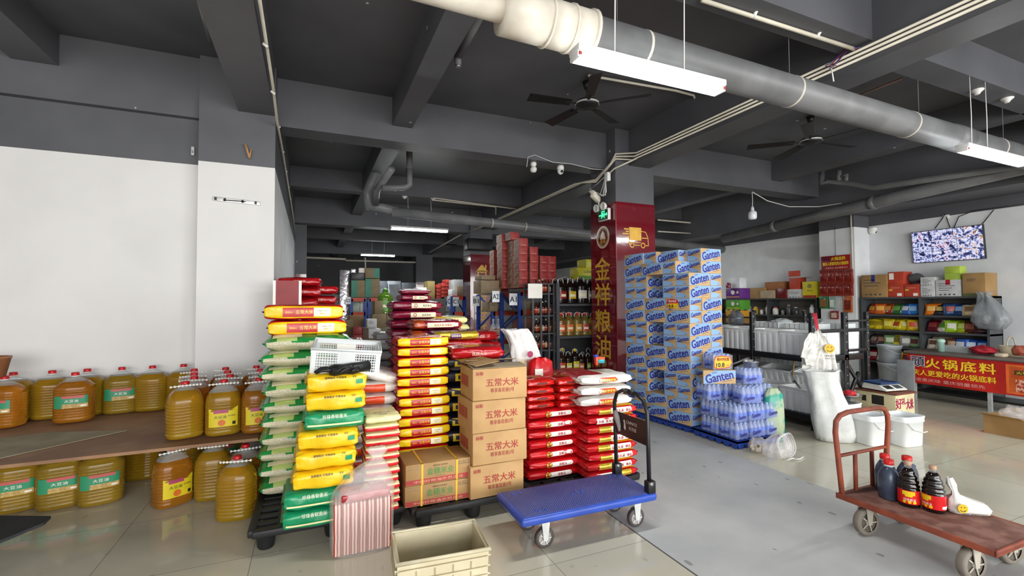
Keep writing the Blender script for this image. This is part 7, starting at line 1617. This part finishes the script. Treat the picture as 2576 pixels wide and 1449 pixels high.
fbox(891, 824, 911, 843, 8.2, .3, DR, 'dark red carton, upper of two in back pile', d_ru, group=DG, z0=at(900, 842, Y=8.2).z); fbox(891, 843, 911, 905, 8.2, .3, DR, 'dark red carton, lower of two in back pile', d_ru, group=DG, z0=0); fbox(912, 825, 926, 905, 8.3, .3, mat('dark_brown_carton', '5c4632', .6), 'dark brown carton right of the dark red ones', None, group=DG, z0=0)
bottle(('oil', '8ac83a', '4a8a2a', '3a7a2a', .55, .16), (at(969, 790, Y=10.2).x, 10.2, at(969, 791, Y=10.2).z), 'large bright green bottle on the brown cartons', DG); b = MB(); q = at(969, 791, Y=10.2); b.bx(q.x-.25, q.x+.3, 10.03, 10.45, 0, q.z-.003, BRC); tag(b.build('carton'), 'brown carton block under the large green bottle', 'box')
# freezers / white doors at the back
FRZ = mat('pale_freezer_enamel', 'b4bcc4', .4)
def d_frz(b, L, w, h):
    b.patch(L, -w*.40, w*.40, h*.08, h*.95, mat('pale_freezer_panel', 'a8b0b8', .4), 1, 1); L2_ = lambda u, v: (L(u, v)[0], L(u, v)[1]-.004, L(u, v)[2]); b.text('海鲜', L2_, 0, h*.42, h*.10, plain('2a3a6a'), w=w*.6, bold=.03); b.text('最新鲜', L2_, -w*.1, h*.55, h*.05, plain('2a3a6a'), w=w*.5)
fbox(976, 707, 1008, 830, 16, .6, FRZ, 'tall pale cold-store door with blue seafood characters', d_frz, 'cold_store_door', cat='door', z0=0); fbox(1010, 711, 1045, 830, 16, .6, mat('dim_freezer', '7c848c', .4), 'tall grey freezer right of the cold-store door', None, 'freezer', cat='freezer', z0=0)
fbox(954, 707, 974, 830, 16, .6, mat('dim_freezer', '7c848c', .4), 'grey panel left of the cold-store door', None, 'cold_store_panel', cat='panel', z0=0)
# red gift boxes behind the maroon stack
fbox(1076, 707, 1094, 750, 9.8, .4, mat('wicker_box', '8a7a4a', .7, bump=.4), 'tall wicker-patterned box behind the maroon sacks', None, group=DG, z0=at(1080, 752, Y=9.8).z); GRB = mat('bright_red_gift_box', 'b0362a', .45)
kk = 0
for (u, v, n) in ((1098, 716, 4), (1110, 712, 4), (1121, 703, 5)):
    for k in range(n): fbox(u, v+k*9, u+11, v+k*9+8.6, 10+.02*k, .3, GRB, f'small bright red gift box, {nth(kk//5)} column at C bays, {nth(k)} from top', None, 'gift_box', 'red gift boxes at bays C'); 
    kk += 5
fbox(1049, 723, 1075, 748, 9.9, .4, WBX, 'white green-marked carton behind maroon pouch', d_lines(plain('4a8a5a'), 2), group=DG, z0=at(1060, 750, Y=9.9).z)
b = MB(); q0, q1 = at(1045, 750, Y=9.8), at(1121, 752, Y=9.8); b.bx(q0.x, q1.x, 9.78, 10.4, 0, q0.z-.01, mat('dim_block', '4a4640', .7)); tag(b.build('storage_cabinet'), 'dim cabinet block carrying gift boxes and wicker box', 'cabinet')
fbox(1142, 703, 1165, 742, 9.6, .4, mat('pale_grey_sack', 'a4a6a6', .6, bump=.4), 'grey white bundle above the C1 sign', None, 'bundle', cat='bundle', z0=at(1150, 745, Y=9.6).z); fbox(1150, 720, 1164, 742, 9.5, .4, KB, 'brown carton beside the grey bundle at C1', None, group=DG, z0=at(1155, 745, Y=9.5).z)
fbox(1137, 728, 1150, 744, 9.4, .3, WBX, 'pale carton just above the C1 sign', None, group=DG, z0=at(1140, 745, Y=9.4).z)
b = MB(); q = at(1208, 612, Y=11.6); b.bx(q.x-.35, q.x+.35, 11.55, 11.9, q.z-.18, q.z+.12, BLK, .02); tag(b.build('speaker_box'), 'dark box unit fixed high beside the house-sign pillar', 'box')
